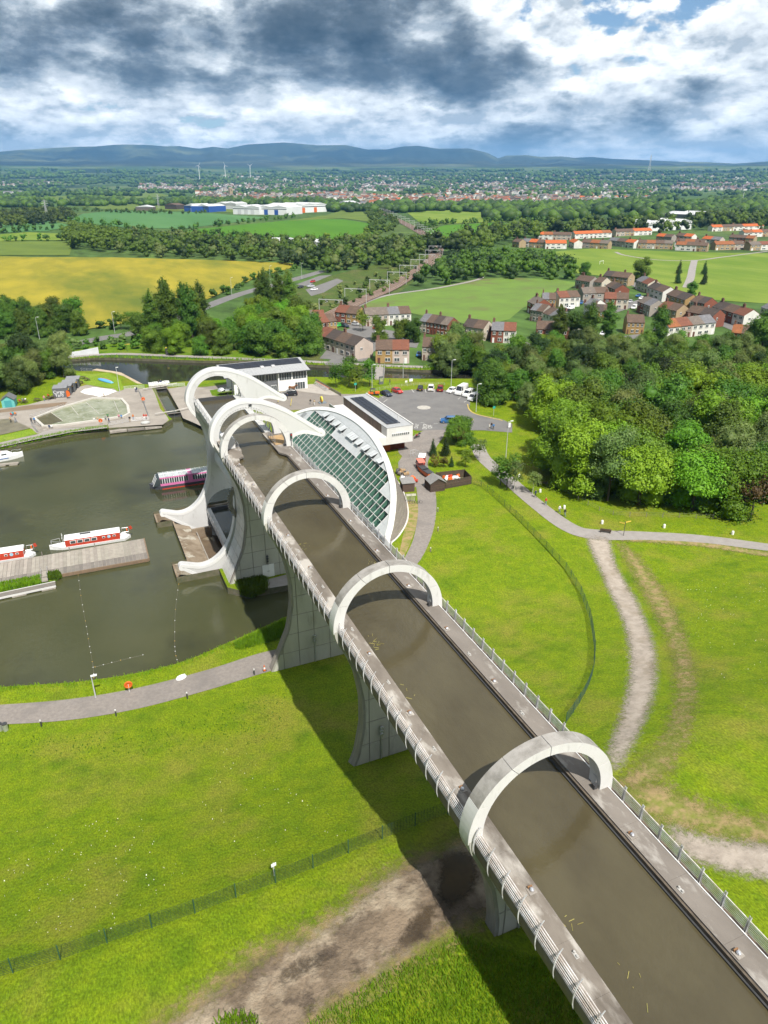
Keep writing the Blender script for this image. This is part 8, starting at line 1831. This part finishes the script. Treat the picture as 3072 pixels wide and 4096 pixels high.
# plaza oddments
def horse():
    a, b = cp(*C2, 1150, 345), cp(*C2, 1215, 350); t = empty('horse_statue', (a + b) / 2, aim(a, b), 'rusty brown horse statue in front of the white pavilion', 'statue'); m = mat('rust_sculpture', (0.20, 0.09, 0.035), (0.13, 0.06, 0.025), rough=.9, scale=3)
    mb = MB(); n = 8
    def el(c, r): return [(c[0], c[1] + r[0] * math.cos(q), c[2] + r[1] * math.sin(q)) for q in np.linspace(0, 2 * math.pi, n + 1)[:-1]]
    mb.sweep([el((-1.15, 0, 1.45), (.2, .2)), el((-.95, 0, 1.45), (.42, .45)), el((-.3, 0, 1.35), (.42, .42)), el((.4, 0, 1.4), (.42, .48)), el((.8, 0, 1.6), (.34, .45)), el((1.1, 0, 1.95), (.22, .35)), el((1.3, 0, 2.3), (.17, .27)), el((1.55, 0, 2.35), (.14, .17)), el((1.9, 0, 2.1), (.09, .1))])
    for x, s in ((-.9, -1), (-.9, 1), (.65, -1), (.65, 1)):
        k = -.12 if x < 0 else .05; mb.tube((x, s * .25, 1.3), (x + k, s * .24, .72), .15, 7, .09); mb.tube((x + k, s * .24, .72), (x + .02, s * .24, 0), .085, 7, .07)
    mb.tube((-1.15, 0, 1.6), (-1.4, 0, .8), .1, 6, .04)
    for s in (-1, 1): mb.tube((1.4, s * .08, 2.45), (1.36, s * .1, 2.7), .05, 5, .01)
    mb.build('body', m, t, smooth=True)
horse()
def caravan():
    a, b = cp(*C2, 562, 380), cp(*C2, 712, 362); p, r, L_ = frame(a, b); t = empty('caravan', (p.x, p.y, G0), r, 'polished silver rounded caravan by the plaza', 'caravan'); n = 12; secs = []
    for i in range(11):
        x = i / 10; s = (1 - abs(2 * x - 1) ** 4) ** .5 * .98 + .02; secs.append([(L_ * x, 1.15 * s * math.cos(q), .55 + .95 + s * 1.0 * math.sin(q) * (1 if math.sin(q) > 0 else .8)) for q in np.linspace(0, 2 * math.pi, n + 1)[:-1]])
    MB().sweep(secs).build('shell', mat('polished_alloy', (0.72, 0.73, 0.75), rough=.28, metal=.7), t, smooth=True)
    for x in (.3, .7): mb = MB(); mb.box((L_ * x, -1.12, 1.7), (L_ * .16, .12, .5)); mb.build('window', M_PANE, t)
    for s in (-1, 1): mb = MB(); mb.tube((L_ * .5, s * .85, .32), (L_ * .5, s * 1.05, .32), .32, 12); mb.build('wheel', M_TYRE, t)
    mb = MB(); mb.tube((L_, 0, .5), (L_ + 1.0, 0, .45), .05); mb.build('tow_bar', M_DARK, t)
caravan()
t = empty('ring_toy', c3(180, 545), 0, 'yellow inflatable ring standing on a grey mat', 'play ring'); mb = MB(); mb.ring((0, 0, 1.15), .75, .26, 20, 8, 'X'); mb.build('ring', mat('yellow_vinyl', (0.62, 0.5, 0.06), rough=.4), t, smooth=True); mb = MB(); mb.box((.2, 0, .14), (2.2, 1.6, .25)); mb.build('mat', mat('grey_mat', (0.16, 0.19, 0.22), rough=.7), t)
for x, y, lab in ((1060, 435, 'leaning yellow post by the arm tip'), (1165, 465, 'leaning yellow post on the plaza')):
    p = cp(*C2, x, y); t = empty('yellow_post', p, 0, lab, 'post'); mb = MB(); mb.tube((0, 0, -.1), (.5, 0, 2.2), .08, 7); mb.build('post', MATS['yellow_vinyl'], t); mb = MB(); mb.box((0, 0, .05), (.5, .4, .12)); mb.build('foot', M_DARK, t)
def bikes():
    w = MB(); 
    for x in (-.5, .5): w.ring((x, 0, .34), .31, .025, 14, 4, 'Y')
    me_w = w.mesh('wheels', M_TYRE); f = MB(); f.line([(-.5, 0, .34), (-.1, 0, .34), (.35, 0, .85), (-.25, 0, .8), (-.1, 0, .34)], .03, 5); f.tube((.5, 0, .34), (.38, 0, 1.0), .03); f.tube((.36, -.25, 1.02), (.36, .25, 1.02), .02); me_f = f.mesh('frame', M_BW); s = MB(); s.box((-.28, 0, .9), (.26, .14, .07)); me_s = s.mesh('saddle', M_DARK); b = MB(); b.box((.62, 0, .8), (.25, .3, .22)); me_b = b.mesh('basket', MATS['orange_plastic'])
    A, B = cp(*C2, 1372, 285), cp(*C2, 1470, 340)
    for i in range(11):
        p = A.lerp(B, i / 10); t = empty('hire_bike', p, aim(A, B) + R(95), 'white hire bicycle standing in the rack on the terrace', 'bicycle', 'hire bikes in the terrace rack'); mobj('wheels', me_w, t); mobj('frame', me_f, t); mobj('saddle', me_s, t); mobj('basket', me_b, t)
bikes()
# ---------------------------------------------------------------- service yard
M_BTIMB = mat('dark_fence_boards', (0.075, 0.05, 0.036), (0.055, 0.037, 0.028), rough=.9, scale=2, detail=5, rand=.2)
def board_fence(a, b, h, label, name='board_fence'):
    p, r, L_ = frame(a, b); t = empty(name, (p.x, p.y, G0), r, label, 'fence'); n = int(h / .3); nx = max(1, int(L_ / 2.4))
    for i in range(nx + 1): mb = MB(); mb.box((L_ * i / nx, .06, h / 2), (.12, .12, h + .1)); mb.build('post', M_BTIMB, t)
    for k in range(n): mb = MB(); mb.box((L_ / 2, 0, .16 + k * h / n), (L_, .05, h / n - .03)); mb.build('board', M_BTIMB, t)
k8 = lambda x, y: cp(*C8, x, y)
board_fence(k8(668, 605), k8(908, 560), 1.9, 'dark boarded compound fence facing the lawn'); board_fence(k8(908, 560), k8(845, 495), 1.9, 'dark boarded compound fence on the path side'); board_fence(k8(620, 520), k8(845, 495), 1.9, 'dark boarded compound fence at the back'); board_fence(k8(470, 590), k8(525, 640), 1.9, 'dark boarded fence facing the lane'); board_fence(k8(575, 520), k8(620, 520), 1.8, 'short boarded fence behind the shed')
a, b = k8(528, 640), k8(662, 622); p, r, L_ = frame(a, b); t = empty('garden_shed', (p.x, p.y, G0), r, 'brown timber shed with grey felt roof in the compound corner', 'shed')
for k in range(8): mb = MB(); mb.box((L_ / 2, 1.5, .14 + k * .25), (L_, 3.0, .235)); mb.build('board', M_BTIMB, t)
mb = MB(); q = [(0, 2.0), (L_, 2.0), (L_ / 2, 3.0)]; mb.add([(x, y, z) for y in (0, 3.0) for x, z in q], [(0, 1, 2), (5, 4, 3)]); mb.build('gable', M_BTIMB, t)
for s in (0, 1):
    mb = MB(); x0, x1 = (-.25, L_ / 2) if s == 0 else (L_ + .25, L_ / 2); c = [(x0, -.25, 1.9), (x1, -.25, 3.02), (x1, 3.25, 3.02), (x0, 3.25, 1.9)]; c = c if s == 0 else c[::-1]; mb.hexa(c, [(x, y, z + .1) for x, y, z in c]); mb.build('roof', mat('grey_felt', (0.22, 0.215, 0.21), (0.18, 0.175, 0.17), scale=2), t)
def heap(p, n, label, name, cols, sx, sy, seed):
    r = random.Random(seed); t = empty(name, p, 0, label, 'stored gear')
    for i in range(n): mb = MB(); mb.box((r.uniform(-sx, sx), r.uniform(-sy, sy), r.uniform(.25, .9)), (r.uniform(.5, 1.3), r.uniform(.4, 1.0), r.uniform(.4, .8)), r.random() * 3, r.uniform(-.3, .3), r.uniform(-.3, .3)); o = mb.build('float_block' if i % 2 else 'crate', cols[i % len(cols)], t); bevel(o, .08, 2)
heap(k8(720, 525), 12, 'jumble of orange and white plastic boats inside the compound', 'plastic_boats', [M_BW, M_ORANGE, M_BW, M_RED], 1.8, 1.1, 3); heap(k8(310, 545), 14, 'pile of orange and white floats beside the curved wall', 'float_pile', [M_ORANGE, M_BW, M_RED, MATS['orange_timber']], 1.7, 1.2, 4); heap(k8(258, 470), 8, 'stack of boxes and coiled hose by the yard fence', 'yard_clutter', [MATS['orange_timber'], M_DARK, M_DECKD], 1.0, 1.0, 5)
a, b = k8(262, 640), k8(375, 630); p, r, L_ = frame(a, b); t = empty('lean_to', (p.x, p.y, G0), r, 'small timber lean-to with grey roof by the curved wall', 'shed'); mb = MB(); mb.box2(0, L_, 0, 2.2, 0, 2.0); mb.build('wall', M_BTIMB, t); mb = MB(); mb.hexa([(-.2, -.2, 2.0), (L_ + .2, -.2, 2.0), (L_ + .2, 2.5, 2.3), (-.2, 2.5, 2.3)], [(-.2, -.2, 2.1), (L_ + .2, -.2, 2.1), (L_ + .2, 2.5, 2.42), (-.2, 2.5, 2.42)]); mb.build('roof', MATS['grey_felt'], t)
a, b = k8(298, 765), k8(395, 760); p, r, L_ = frame(a, b); t = empty('bike_shelter', (p.x, p.y, G0), r, 'curved clear plastic bike shelter with bicycles inside', 'bike shelter'); M_CLEAR = mat('smoky_plastic', (0.55, 0.52, 0.48), rough=.2, alpha=.45)
mb = MB(); pr = [(2.0 * math.cos(q), 2.15 * math.sin(q)) for q in np.linspace(R(0), R(118), 9)]
for (y0, z0), (y1, z1) in zip(pr[:-1], pr[1:]): mb.add([(0, 1.0 + y0 * .55, z0), (L_, 1.0 + y0 * .55, z0), (L_, 1.0 + y1 * .55, z1), (0, 1.0 + y1 * .55, z1)], [(0, 1, 2, 3)])
mb.build('canopy', M_CLEAR, t, smooth=True)
for x in (0, L_ / 2, L_): mb = MB(); mb.line([(x, 1.0 + y * .55, z) for y, z in pr], .04); mb.build('hoop', M_DARK, t)
for k in range(3): mb = MB(); [mb.ring((.8 + k * 1.0 + s * .3, .7, .35), .3, .03, 14, 4, 'Y') for s in (-1, 1)]; mb.tube((.6 + k, .7, .4), (1.0 + k, .7, .85), .03); mb.build('bicycle', M_DARK, t)
railing([k8(335, 300), k8(380, 290), k8(485, 350)], 'grey palisade gate and fence closing the yard', 1.6, .45, 2, M_LAMP, 'yard_fence', 'fence', .03, .04); railing([k8(222, 420), k8(240, 470), k8(330, 520)], 'steel mesh fence panels beside the orange door', 2.0, 1.2, 6, M_STEEL, 'mesh_fence', 'fence', .015, .03)
# ---------------------------------------------------------------- wire fences
M_GREENP = mat('green_post', (0.02, 0.075, 0.05), rough=.6); M_WIRE = mat('green_wire', (0.016, 0.045, 0.03), rough=.6)
def wire_fence(pts, label, sp=2.5, h=1.55):
    t, Q = railing(pts, label, h, sp, 0, M_GREENP, 'wire_fence', 'fence', .04, .042)
    for a, b in zip(Q[:-1], Q[1:]):
        mb = MB()
        for k in range(9): mb.tube(a + Vector((0, 0, .08 + k * h / 9.3)), b + Vector((0, 0, .08 + k * h / 9.3)), .014, 3, cap=False)
        n = max(2, int((b - a).length / .28))
        for i in range(1, n): p = a.lerp(b, i / n); mb.tube(p + Vector((0, 0, .05)), p + Vector((0, 0, h)), .008, 3, cap=False)
        mb.build('mesh_panel', M_WIRE, t)
S6 = 1200 / 1659
LF = [(-200, 1310), (0, 1258), (135, 1207), (340, 1157), (540, 1082), (730, 1022), (918, 955), (1103, 894), (1265, 830), (1437, 764), (1605, 706)]
LF = [gp(x * S6, 3000 + y * S6) for x, y in LF] + [gp(900 + x * S6, 3100 + y * S6) for x, y in ((515, 503), (667, 437), (813, 377), (950, 318), (1090, 265), (1230, 215))]
wire_fence(LF, 'dark green wire fence crossing the sunny meadow below the dirt track', 3.0)
wire_fence([k8(912, 556)] + [dp(x, y) for x, y in ((1040, 1052), (1080, 1085), (1130, 1133), (1180, 1185), (1225, 1235), (1255, 1285), (1275, 1340), (1284, 1400), (1282, 1450), (1268, 1490), (1245, 1530), (1222, 1562))], 'dark green wire fence curving round the lawn on the towpath side', 2.6)
railing([cp(*C9, x, y) for x, y in ((180, 672), (250, 720), (400, 790), (500, 850), (610, 905), (790, 920), (1080, 925), (1300, 935))], 'weathered post and wire fence along the foot of the wood', 1.0, 3.0, 3, M_DECKD, 'post_fence', 'fence', .012, .06)
railing([c3(x, y) for x, y in ((560, 470), (640, 440), (780, 415), (900, 402), (1030, 395), (1200, 398))], 'low wire fence round the top of the car park', .9, 2.0, 3, M_LAMP, 'low_fence', 'fence', .012, .03)

def canal_bridge():
    a, b = c3(655, 350), c3(668, 243); p, r, L_ = frame(a, b); t = empty('canal_footbridge', (p.x, p.y, G0), r, 'pale railed footbridge crossing the canal behind the plaza', 'footbridge')
    mb = MB(); mb.box2(0, L_, -1.5, 1.5, -.5, .2); mb.build('deck', M_PATH, t)
    for s in (-1, 1):
        mb = MB(); mb.box2(0, L_, s * 1.5 - .1, s * 1.5 + .1, -.6, .35); mb.build('kerb', M_CONC, t)
        for k in range(9): mb = MB(); mb.tube((L_ * k / 8, s * 1.5, .3), (L_ * k / 8, s * 1.5, 1.4), .04); mb.build('rail_post', M_STEEL, t)
        for z in (.7, 1.05, 1.38): mb = MB(); mb.tube((0, s * 1.5, z), (L_, s * 1.5, z), .035); mb.build('rail', M_STEEL, t)
canal_bridge()

def white_wall():
    P = [cp(*C0, x, y) for x, y in ((290, 672), (400, 692), (520, 682), (642, 674))]; t = empty('parapet_wall', P[0], 0, 'long white parapet wall beside the far towpath', 'wall')
    for i, (u, v) in enumerate(zip(P[:-1], P[1:])):
        d = (v - u).normalized(); q = Vector((-d.y, d.x, 0)) * .25; b = [u - q, v - q, v + q, u + q]; mb = MB(); h0, h1 = (1.0, 1.2, 1.6, 2.6)[i], (1.0, 1.2, 1.6, 2.6)[i + 1]
        mb.hexa([p - P[0] for p in b], [b[0] - P[0] + Vector((0, 0, h0)), b[1] - P[0] + Vector((0, 0, h1)), b[2] - P[0] + Vector((0, 0, h1)), b[3] - P[0] + Vector((0, 0, h0))]); mb.build('wall_section', mat('pale_wall', (0.52, 0.54, 0.56), (0.46, 0.48, 0.5), scale=.6), t)
white_wall()
t = empty('totem_sign', cp(*C0, 1083, 682), 0, 'black totem sign with yellow top beside the far towpath', 'sign'); mb = MB(); mb.box((0, 0, 1.6), (.9, .4, 3.2)); mb.build('pillar', M_DARK, t); mb = MB(); mb.box((0, -.22, 2.9), (.8, .05, .4)); mb.build('panel', MATS['yellow_vinyl'], t)
t = empty('goal_posts', cp(*C6, 580, 92), R(20), 'white goal posts standing on the park grass', 'goal'); mb = MB(); mb.line([(-2.7, 0, 0), (-2.7, 0, 2.4), (2.7, 0, 2.4), (2.7, 0, 0)], .12, 6); mb.build('frame', M_BW, t)
# ---------------------------------------------------------------- railway and far landmarks
RW = [tuple(dp(*p).xy) for p in ((640, 720), (700, 690), (770, 655), (840, 625), (880, 600), (915, 578), (937, 558), (944, 538), (932, 517), (905, 500), (870, 481), (830, 461), (803, 443), (790, 425), (786, 412))]
M_BALLAST = mat('ballast', (0.17, 0.115, 0.085), (0.13, 0.09, 0.07), rough=.95, scale=.5, detail=5)
sheet('railway', band(RW, [9, 10, 12, 13, 13], 5), M_BALLAST, .55)
def offset_line(pts, d):
    c = smooth_line([(p[0], p[1], 0) for p in pts], 6); r = []
    for i in range(len(c)):
        t = (c[min(i + 1, len(c) - 1)] - c[max(i - 1, 0)]).normalized(); r.append(Vector((c[i].x - t.y * d, c[i].y + t.x * d, G0 + .72)))
    return r
tr = empty('railway_track', (RW[5][0], RW[5][1], G0), 0, 'twin rusty railway tracks curving away across the plain', 'railway')
for d in (-3.9, -2.4, 2.4, 3.9):
    mb = MB(); mb.line([p - Vector((RW[5][0], RW[5][1], G0)) for p in offset_line(RW, d)], .16, 4); mb.build('rail', mat('rusty_rail', (0.22, 0.13, 0.09), (0.3, 0.24, 0.2), scale=.2), tr)
def gantry_parts():
    m = M_LAMP; a = MB(); a.box((0, 0, 3.6), (.2, .2, 7.6)); b = MB(); b.box((0, 0, 7.2), (12.4, .18, .28)); c = MB(); c.line([(0, 0, 7.1), (-1.6, 0, 6.2), (0, 0, 5.6)], .07, 4); return a.mesh('upright', m), b.mesh('beam', m), c.mesh('wire_arm', m)
GA = gantry_parts(); line = smooth_line([(p[0], p[1], 0) for p in RW], 40); acc = 0; nxt = 6; last = line[0]
for i in range(1, len(line)):
    acc += (line[i] - last).length; last = line[i]
    if acc > nxt and acc < 1500:
        d = (line[min(i + 1, len(line) - 1)] - line[i - 1]).normalized(); t = empty('railway_gantry', (last.x, last.y, G0 + .4), math.atan2(d.y, d.x) + R(90), 'pale steel overhead line gantry spanning the railway', 'gantry', 'gantries over the railway')
        for s in (-1, 1): mobj('upright', GA[0], t, (s * 6, 0, 0)); mobj('wire_arm', GA[2], t, (s * 3.1, 0, 0))
        mobj('beam', GA[1], t); nxt = acc + (38 if acc < 700 else 55)
def pylon(px, py, pytop, label):
    p = gp(px, py); v = ray(px, pytop); d = math.hypot(p.x - CAM.x, p.y - CAM.y); h = CAM.z + v.z / math.hypot(v.x, v.y) * d - G0
    t = empty('pylon', p, R(30), label, 'pylon'); mb = MB(); w = h * .11; r = h * .0042; lev = [0, .22, .42, .58, .7, .8, .9, 1.0]; ww = [1, .72, .5, .36, .28, .22, .15, .02]
    for k in range(7):
        for i in range(4):
            a = R(45 + 90 * i); b = R(135 + 90 * i); z0, z1 = lev[k] * h, lev[k + 1] * h; q0, q1 = w * ww[k], w * ww[k + 1]
            P = lambda an, q, z: (q * math.cos(an), q * math.sin(an), z)
            mb.tube(P(a, q0, z0), P(a, q1, z1), r, 3, cap=False); mb.tube(P(a, q0, z0), P(b, q1, z1), r * .6, 3, cap=False); mb.tube(P(b, q0, z0), P(a, q1, z1), r * .6, 3, cap=False)
    mb.build('tower', M_LAMP, t)
    for z, l in ((.68, .2), (.79, .24), (.9, .18)):
        mb = MB()
        for s in (-1, 1): mb.tube((0, 0, z * h), (s * l * h * .8, 0, z * h), r, 3); mb.tube((0, 0, (z + .05) * h), (s * l * h * .8, 0, z * h), r, 3)
        mb.build('cross_arm', M_LAMP, t)
F = 1024 / 1659
for x0, x, y, yt, lab in ((0, 310, 620, 480, 'lattice pylon among the left hand fields'), (0, 1030, 540, 445, 'lattice pylon behind the blue-green field'), (1024, 155, 518, 435, 'lattice pylon beside the white warehouses'), (1024, 820, 522, 440, 'lattice pylon beside the railway'), (2048, 808, 512, 430, 'lattice pylon in the trees right of the pale town'), (2048, 885, 325, 262, 'lattice pylon on the hazy plain'), (2048, 1490, 512, 432, 'lattice pylon in the far right field')): pylon(x0 + x * F, 500 + y * F, 500 + yt * F, lab)
for x, lab in ((1295, 'wind turbine nearest the foothill slope'), (1463, 'wind turbine between two others'), (1625, 'wind turbine closest to the old town')):
    px = x * F; p = gp(px, 500 + 356 * F); d = math.hypot(p.x - CAM.x, p.y - CAM.y); h = d * .0158; t = empty('wind_turbine', p, R(20), lab, 'wind turbine', 'wind turbines before the hills'); mb = MB(); mb.tube((0, 0, 0), (0, 0, h), h * .022, 8, h * .012); mb.build('tower', M_BW, t); mb = MB(); mb.box((0, 0, h), (h * .03, h * .08, h * .03)); mb.build('nacelle', M_BW, t)
    for k in range(3): a = R(90 + 120 * k + x); mb = MB(); mb.tube((0, -h * .05, h), (h * .3 * math.cos(a), -h * .05, h + h * .3 * math.sin(a)), h * .012, 5, h * .003); mb.build('blade', M_BW, t)
def shed(x0, P, Q, h, depth, wall, roof, label, doors=0, dcol=None):
    a, b = gp(x0 + P[0] * F, 500 + P[1] * F), gp(x0 + Q[0] * F, 500 + Q[1] * F); p, r, L_ = frame(a, b); t = empty('warehouse', (p.x, p.y, G0), r, label, 'warehouse'); n = max(1, int(L_ / 26))
    mb = MB(); mb.box2(0, L_, 0, depth, 0, h); mb.build('wall', wall, t)
    for k in range(n): x = L_ * k / n; w = L_ / n; mb = MB(); q = [(x, h - .05), (x + w, h - .05), (x + w / 2, h + w * .10)]; mb.prism_y(q, -.4, depth + .4); mb.build('roof_bay', roof, t)
    for k in range(doors): mb = MB(); x = L_ * (k + 1) / (doors + 1); mb.box2(x - 4, x + 4, -.2, .05, 0, h * .65); mb.build('door', dcol, t)
    m = MB(); m.box2(0, L_, -.12, .02, h * .70, h * .80); m.build('window_band', M_PANE, t)
M_WSH = mat('white_sheet', (0.66, 0.67, 0.68), (0.6, 0.61, 0.62), scale=.05); M_BSH = mat('blue_sheet', (0.02, 0.07, 0.28), rough=.5); M_RSH = mat('grey_sheet_roof', (0.5, 0.51, 0.52), (0.42, 0.43, 0.44), scale=.05)
shed(0, (1195, 560), (1355, 566), 11, 45, M_BSH, M_RSH, 'blue fronted industrial unit beyond the blue-green field', 2, M_WSH); shed(0, (1360, 565), (1412, 560), 11, 40, M_BSH, M_RSH, 'short blue industrial unit beside the longer blue one'); shed(0, (1400, 545), (1530, 548), 12, 40, M_RSH, M_RSH, 'pale grey industrial unit behind the blue ones'); shed(0, (1512, 578), (1680, 582), 13, 60, M_WSH, M_RSH, 'long white warehouse beside the blue units', 3, M_RSH)
shed(1024, (0, 580), (200, 584), 13, 60, M_WSH, M_RSH, 'white warehouse with a blue lorry bay', 2, M_BSH); shed(1024, (230, 572), (460, 562), 14, 70, M_WSH, M_RSH, 'big white warehouse with orange doors', 2, M_ORANGE); shed(1024, (520, 532), (608, 536), 9, 30, M_WSH, M_RSH, 'small white unit near the railway'); shed(1024, (835, 545), (890, 546), 9, 25, M_WSH, M_WSH, 'white gabled hall nearest the railway'); shed(1024, (900, 545), (952, 544), 9, 25, M_WSH, M_WSH, 'white gabled hall beside its twin')
shed(0, (880, 555), (990, 555), 7, 25, ROOFM['greybrown'], M_RSH, 'low grey farm sheds behind the field'); shed(0, (1070, 546), (1145, 548), 9, 25, ROOFM['dark'], ROOFM['brown'], 'dark brown barn behind the field')
shed(1024, (195, 792), (410, 797), 5, 18, M_WSH, M_RSH, 'long low white showroom beyond the belt of woodland'); shed(2048, (880, 690), (1160, 676), 10, 60, M_WSH, M_WSH, 'large white roofed depot behind the orange roofed rows'); shed(2048, (1195, 640), (1385, 632), 12, 60, MATS['slate_cladding'], M_RSH, 'long grey roofed depot among the tall trees')
t = empty('round_showroom', gp(1024 + 158 * F, 500 + 796 * F), 0, 'round white drum shaped showroom beside the low one', 'building'); mb = MB(); mb.tube((0, 0, 0), (0, 0, 5.5), 11, 28); mb.build('glazing', M_PANE, t); mb = MB(); mb.tube((0, 0, 5.5), (0, 0, 8.5), 13, 28); mb.build('drum', M_WSH, t)
t = empty('church_tower', gp(1497 * F, 500 + 462 * F), R(15), 'square stone church tower in the old town', 'church'); mb = MB(); mb.box((0, 0, 14), (12, 12, 28)); mb.build('tower', WALLM['tan'], t); mb = MB(); mb.lathe([(7.5, 28), (7.5, 30), (6, 31)], 4); mb.build('parapet', WALLM['beige'], t); mb = MB(); mb.box((0, -6.1, 21), (3, .3, 6)); mb.build('belfry_opening', M_DARK, t)
for i, (P, Q) in enumerate((((22, 450), (80, 450)), ((84, 447), (135, 447)), ((-20, 445), (8, 446)))): row(tuple(gp(P[0] * F, 500 + P[1] * F).xy), tuple(gp(Q[0] * F, 500 + Q[1] * F).xy), U('white/slate white/slate') if i < 2 else U('white/greybrown'), 'before the wood left of the fields', 'white houses left of the fields', 0, 1.7)
# ---------------------------------------------------------------- reeds, rough grass, bank growth
def DPw(*pts): return [tuple(at_z(x * 1.8517, y * 1.8517, 0.3).xy) for x, y in pts]
tufts('reeds', DPw((505, 1405), (560, 1380), (625, 1352), (640, 1375), (590, 1395), (520, 1415)), 1.5, 'reed', 'tall bright reeds on the bank beside the pier', 5200, 1, .05, zb=.4)
tufts('bank_grass', band([(-60, 91.6), (-40, 88.0), (-28.6, 84.7), (-18, 83.8), (-9.7, 85.9)], .9), .45, 'reed', 'fringe of long grass along the near water edge', 3000, 2, .06, zb=1.1)
tufts('bank_grass', band([(-44.5, 191.3), (-36.9, 194.3), (-27.6, 196.9), (-18.5, 197.4)], 1.8), .7, 'reed', 'fringe of long grass along the wharf bank', 3500, 3, .1, zb=.7)
tufts('pier_bush', DPw((512, 1268), (535, 1255), (575, 1262), (578, 1280), (545, 1295), (520, 1288)), 1.3, 'mid', 'dense green bush growing in front of the lift pier', 3800, 4, .1, zb=.6)
tufts('canal_grass', band([(-27, 287.6), (-8, 282), (18, 266.2), (36, 258.2), (53, 244.3), (61, 238.8), (87, 220.6)], 2.6), .8, 'reed', 'long grass along the far canal bank', 5200, 5, .12)
tufts('canal_grass', band([(88, 221.5), (112, 209.5), (128, 202)], 4), .9, 'reed', 'long grass on the canal bank below the houses', 1800, 6, .12)
tufts('stage_grass', [tuple(wz(*C4, *p, .4).xy) for p in ((-120, 850), (0, 800), (340, 735), (345, 795), (0, 855), (-120, 880))], .6, 'reed', 'grassy strip between the landing stage and pontoon', 2600, 7, .09, zb=.3)
tufts('stage_grass', [tuple(wz(*C4, *p, .4).xy) for p in ((395, 720), (480, 705), (515, 735), (470, 760), (400, 765))], .7, 'mid', 'leafy clump growing at the corner of the landing stage', 700, 8, .1, zb=.25)
sheet('stage_soil', [tuple(wz(*C4, *p, .3).xy) for p in ((-140, 850), (0, 800), (340, 735), (515, 708), (515, 735), (470, 762), (345, 795), (0, 858), (-140, 888))], M_GRASS2, 0, z=.3, skirt=.8)
sheet('pier_gravel', [tuple(at_z(x * 1.8517, y * 1.8517, G0).xy) for x, y in ((540, 1262), (625, 1240), (640, 1262), (575, 1272))], M_PATH, .05)
tufts('weeds', DP((600, 1600), (300, 1640), (0, 1640), (0, 1590), (330, 1575), (620, 1480)), .18, 'mid', 'scattered dock weeds in the sunny lawn below the path', 500, 9, .10)
tufts('weeds', DP((940, 1060), (1030, 1060), (1180, 1250), (1200, 1420), (1000, 1330), (920, 1200)), .18, 'mid', 'scattered dock weeds in the lawn by the service lane', 160, 10, .12)
tufts('rough_grass', DP((640, 2230), (820, 2110), (1000, 2020), (1200, 2080), (1330, 2240), (1200, 2300), (640, 2300)), .38, 'reed', 'long rough grass beside the dirt track', 9000, 11, .03)
tufts('track_shrub', DP((470, 2205), (500, 2195), (555, 2202), (560, 2230), (470, 2235)), .8, 'reed', 'leafy shrub tips at the edge of the dirt track', 260, 12, .05)

LEAF['daisy'] = mat('white_petals', (0.72, 0.72, 0.68), rough=.8)
tufts('daisies', DP((0, 1800), (300, 1760), (420, 1900), (330, 2000), (60, 2050), (0, 1950)), .12, 'daisy', 'white flowers dotted through the meadow', 130, 13, .05)
tufts('daisies', DP((500, 1600), (700, 1750), (760, 1800), (500, 1860), (420, 1700)), .12, 'daisy', 'white flowers dotted below the shadow edge', 60, 14, .05)
tufts('daisies', DP((1480, 1250), (1659, 1260), (1659, 1560), (1540, 1500)), .12, 'daisy', 'white flowers dotted over the right hand meadow', 90, 15, .05)
# ---------------------------------------------------------------- the air
def haze():
    mb = MB(); mb.box2(-19200, 19200, -2200, 19200, -8.0, 860); hm = bpy.data.materials.new('haze_air'); hm.use_nodes = True; N = hm.node_tree.nodes; L = hm.node_tree.links; N.clear()
    out = N.new('ShaderNodeOutputMaterial'); v = N.new('ShaderNodeVolumePrincipled'); v.inputs['Color'].default_value = (0.20, 0.52, 1.0, 1); v.inputs['Density'].default_value = 4.4e-5; v.inputs['Anisotropy'].default_value = 0.0
    L.new(v.outputs[0], out.inputs['Volume']); o = mb.build('haze', hm); tag(o, 'pale blue haze filling the air over the plain', 'haze', None, 'stuff')
haze()
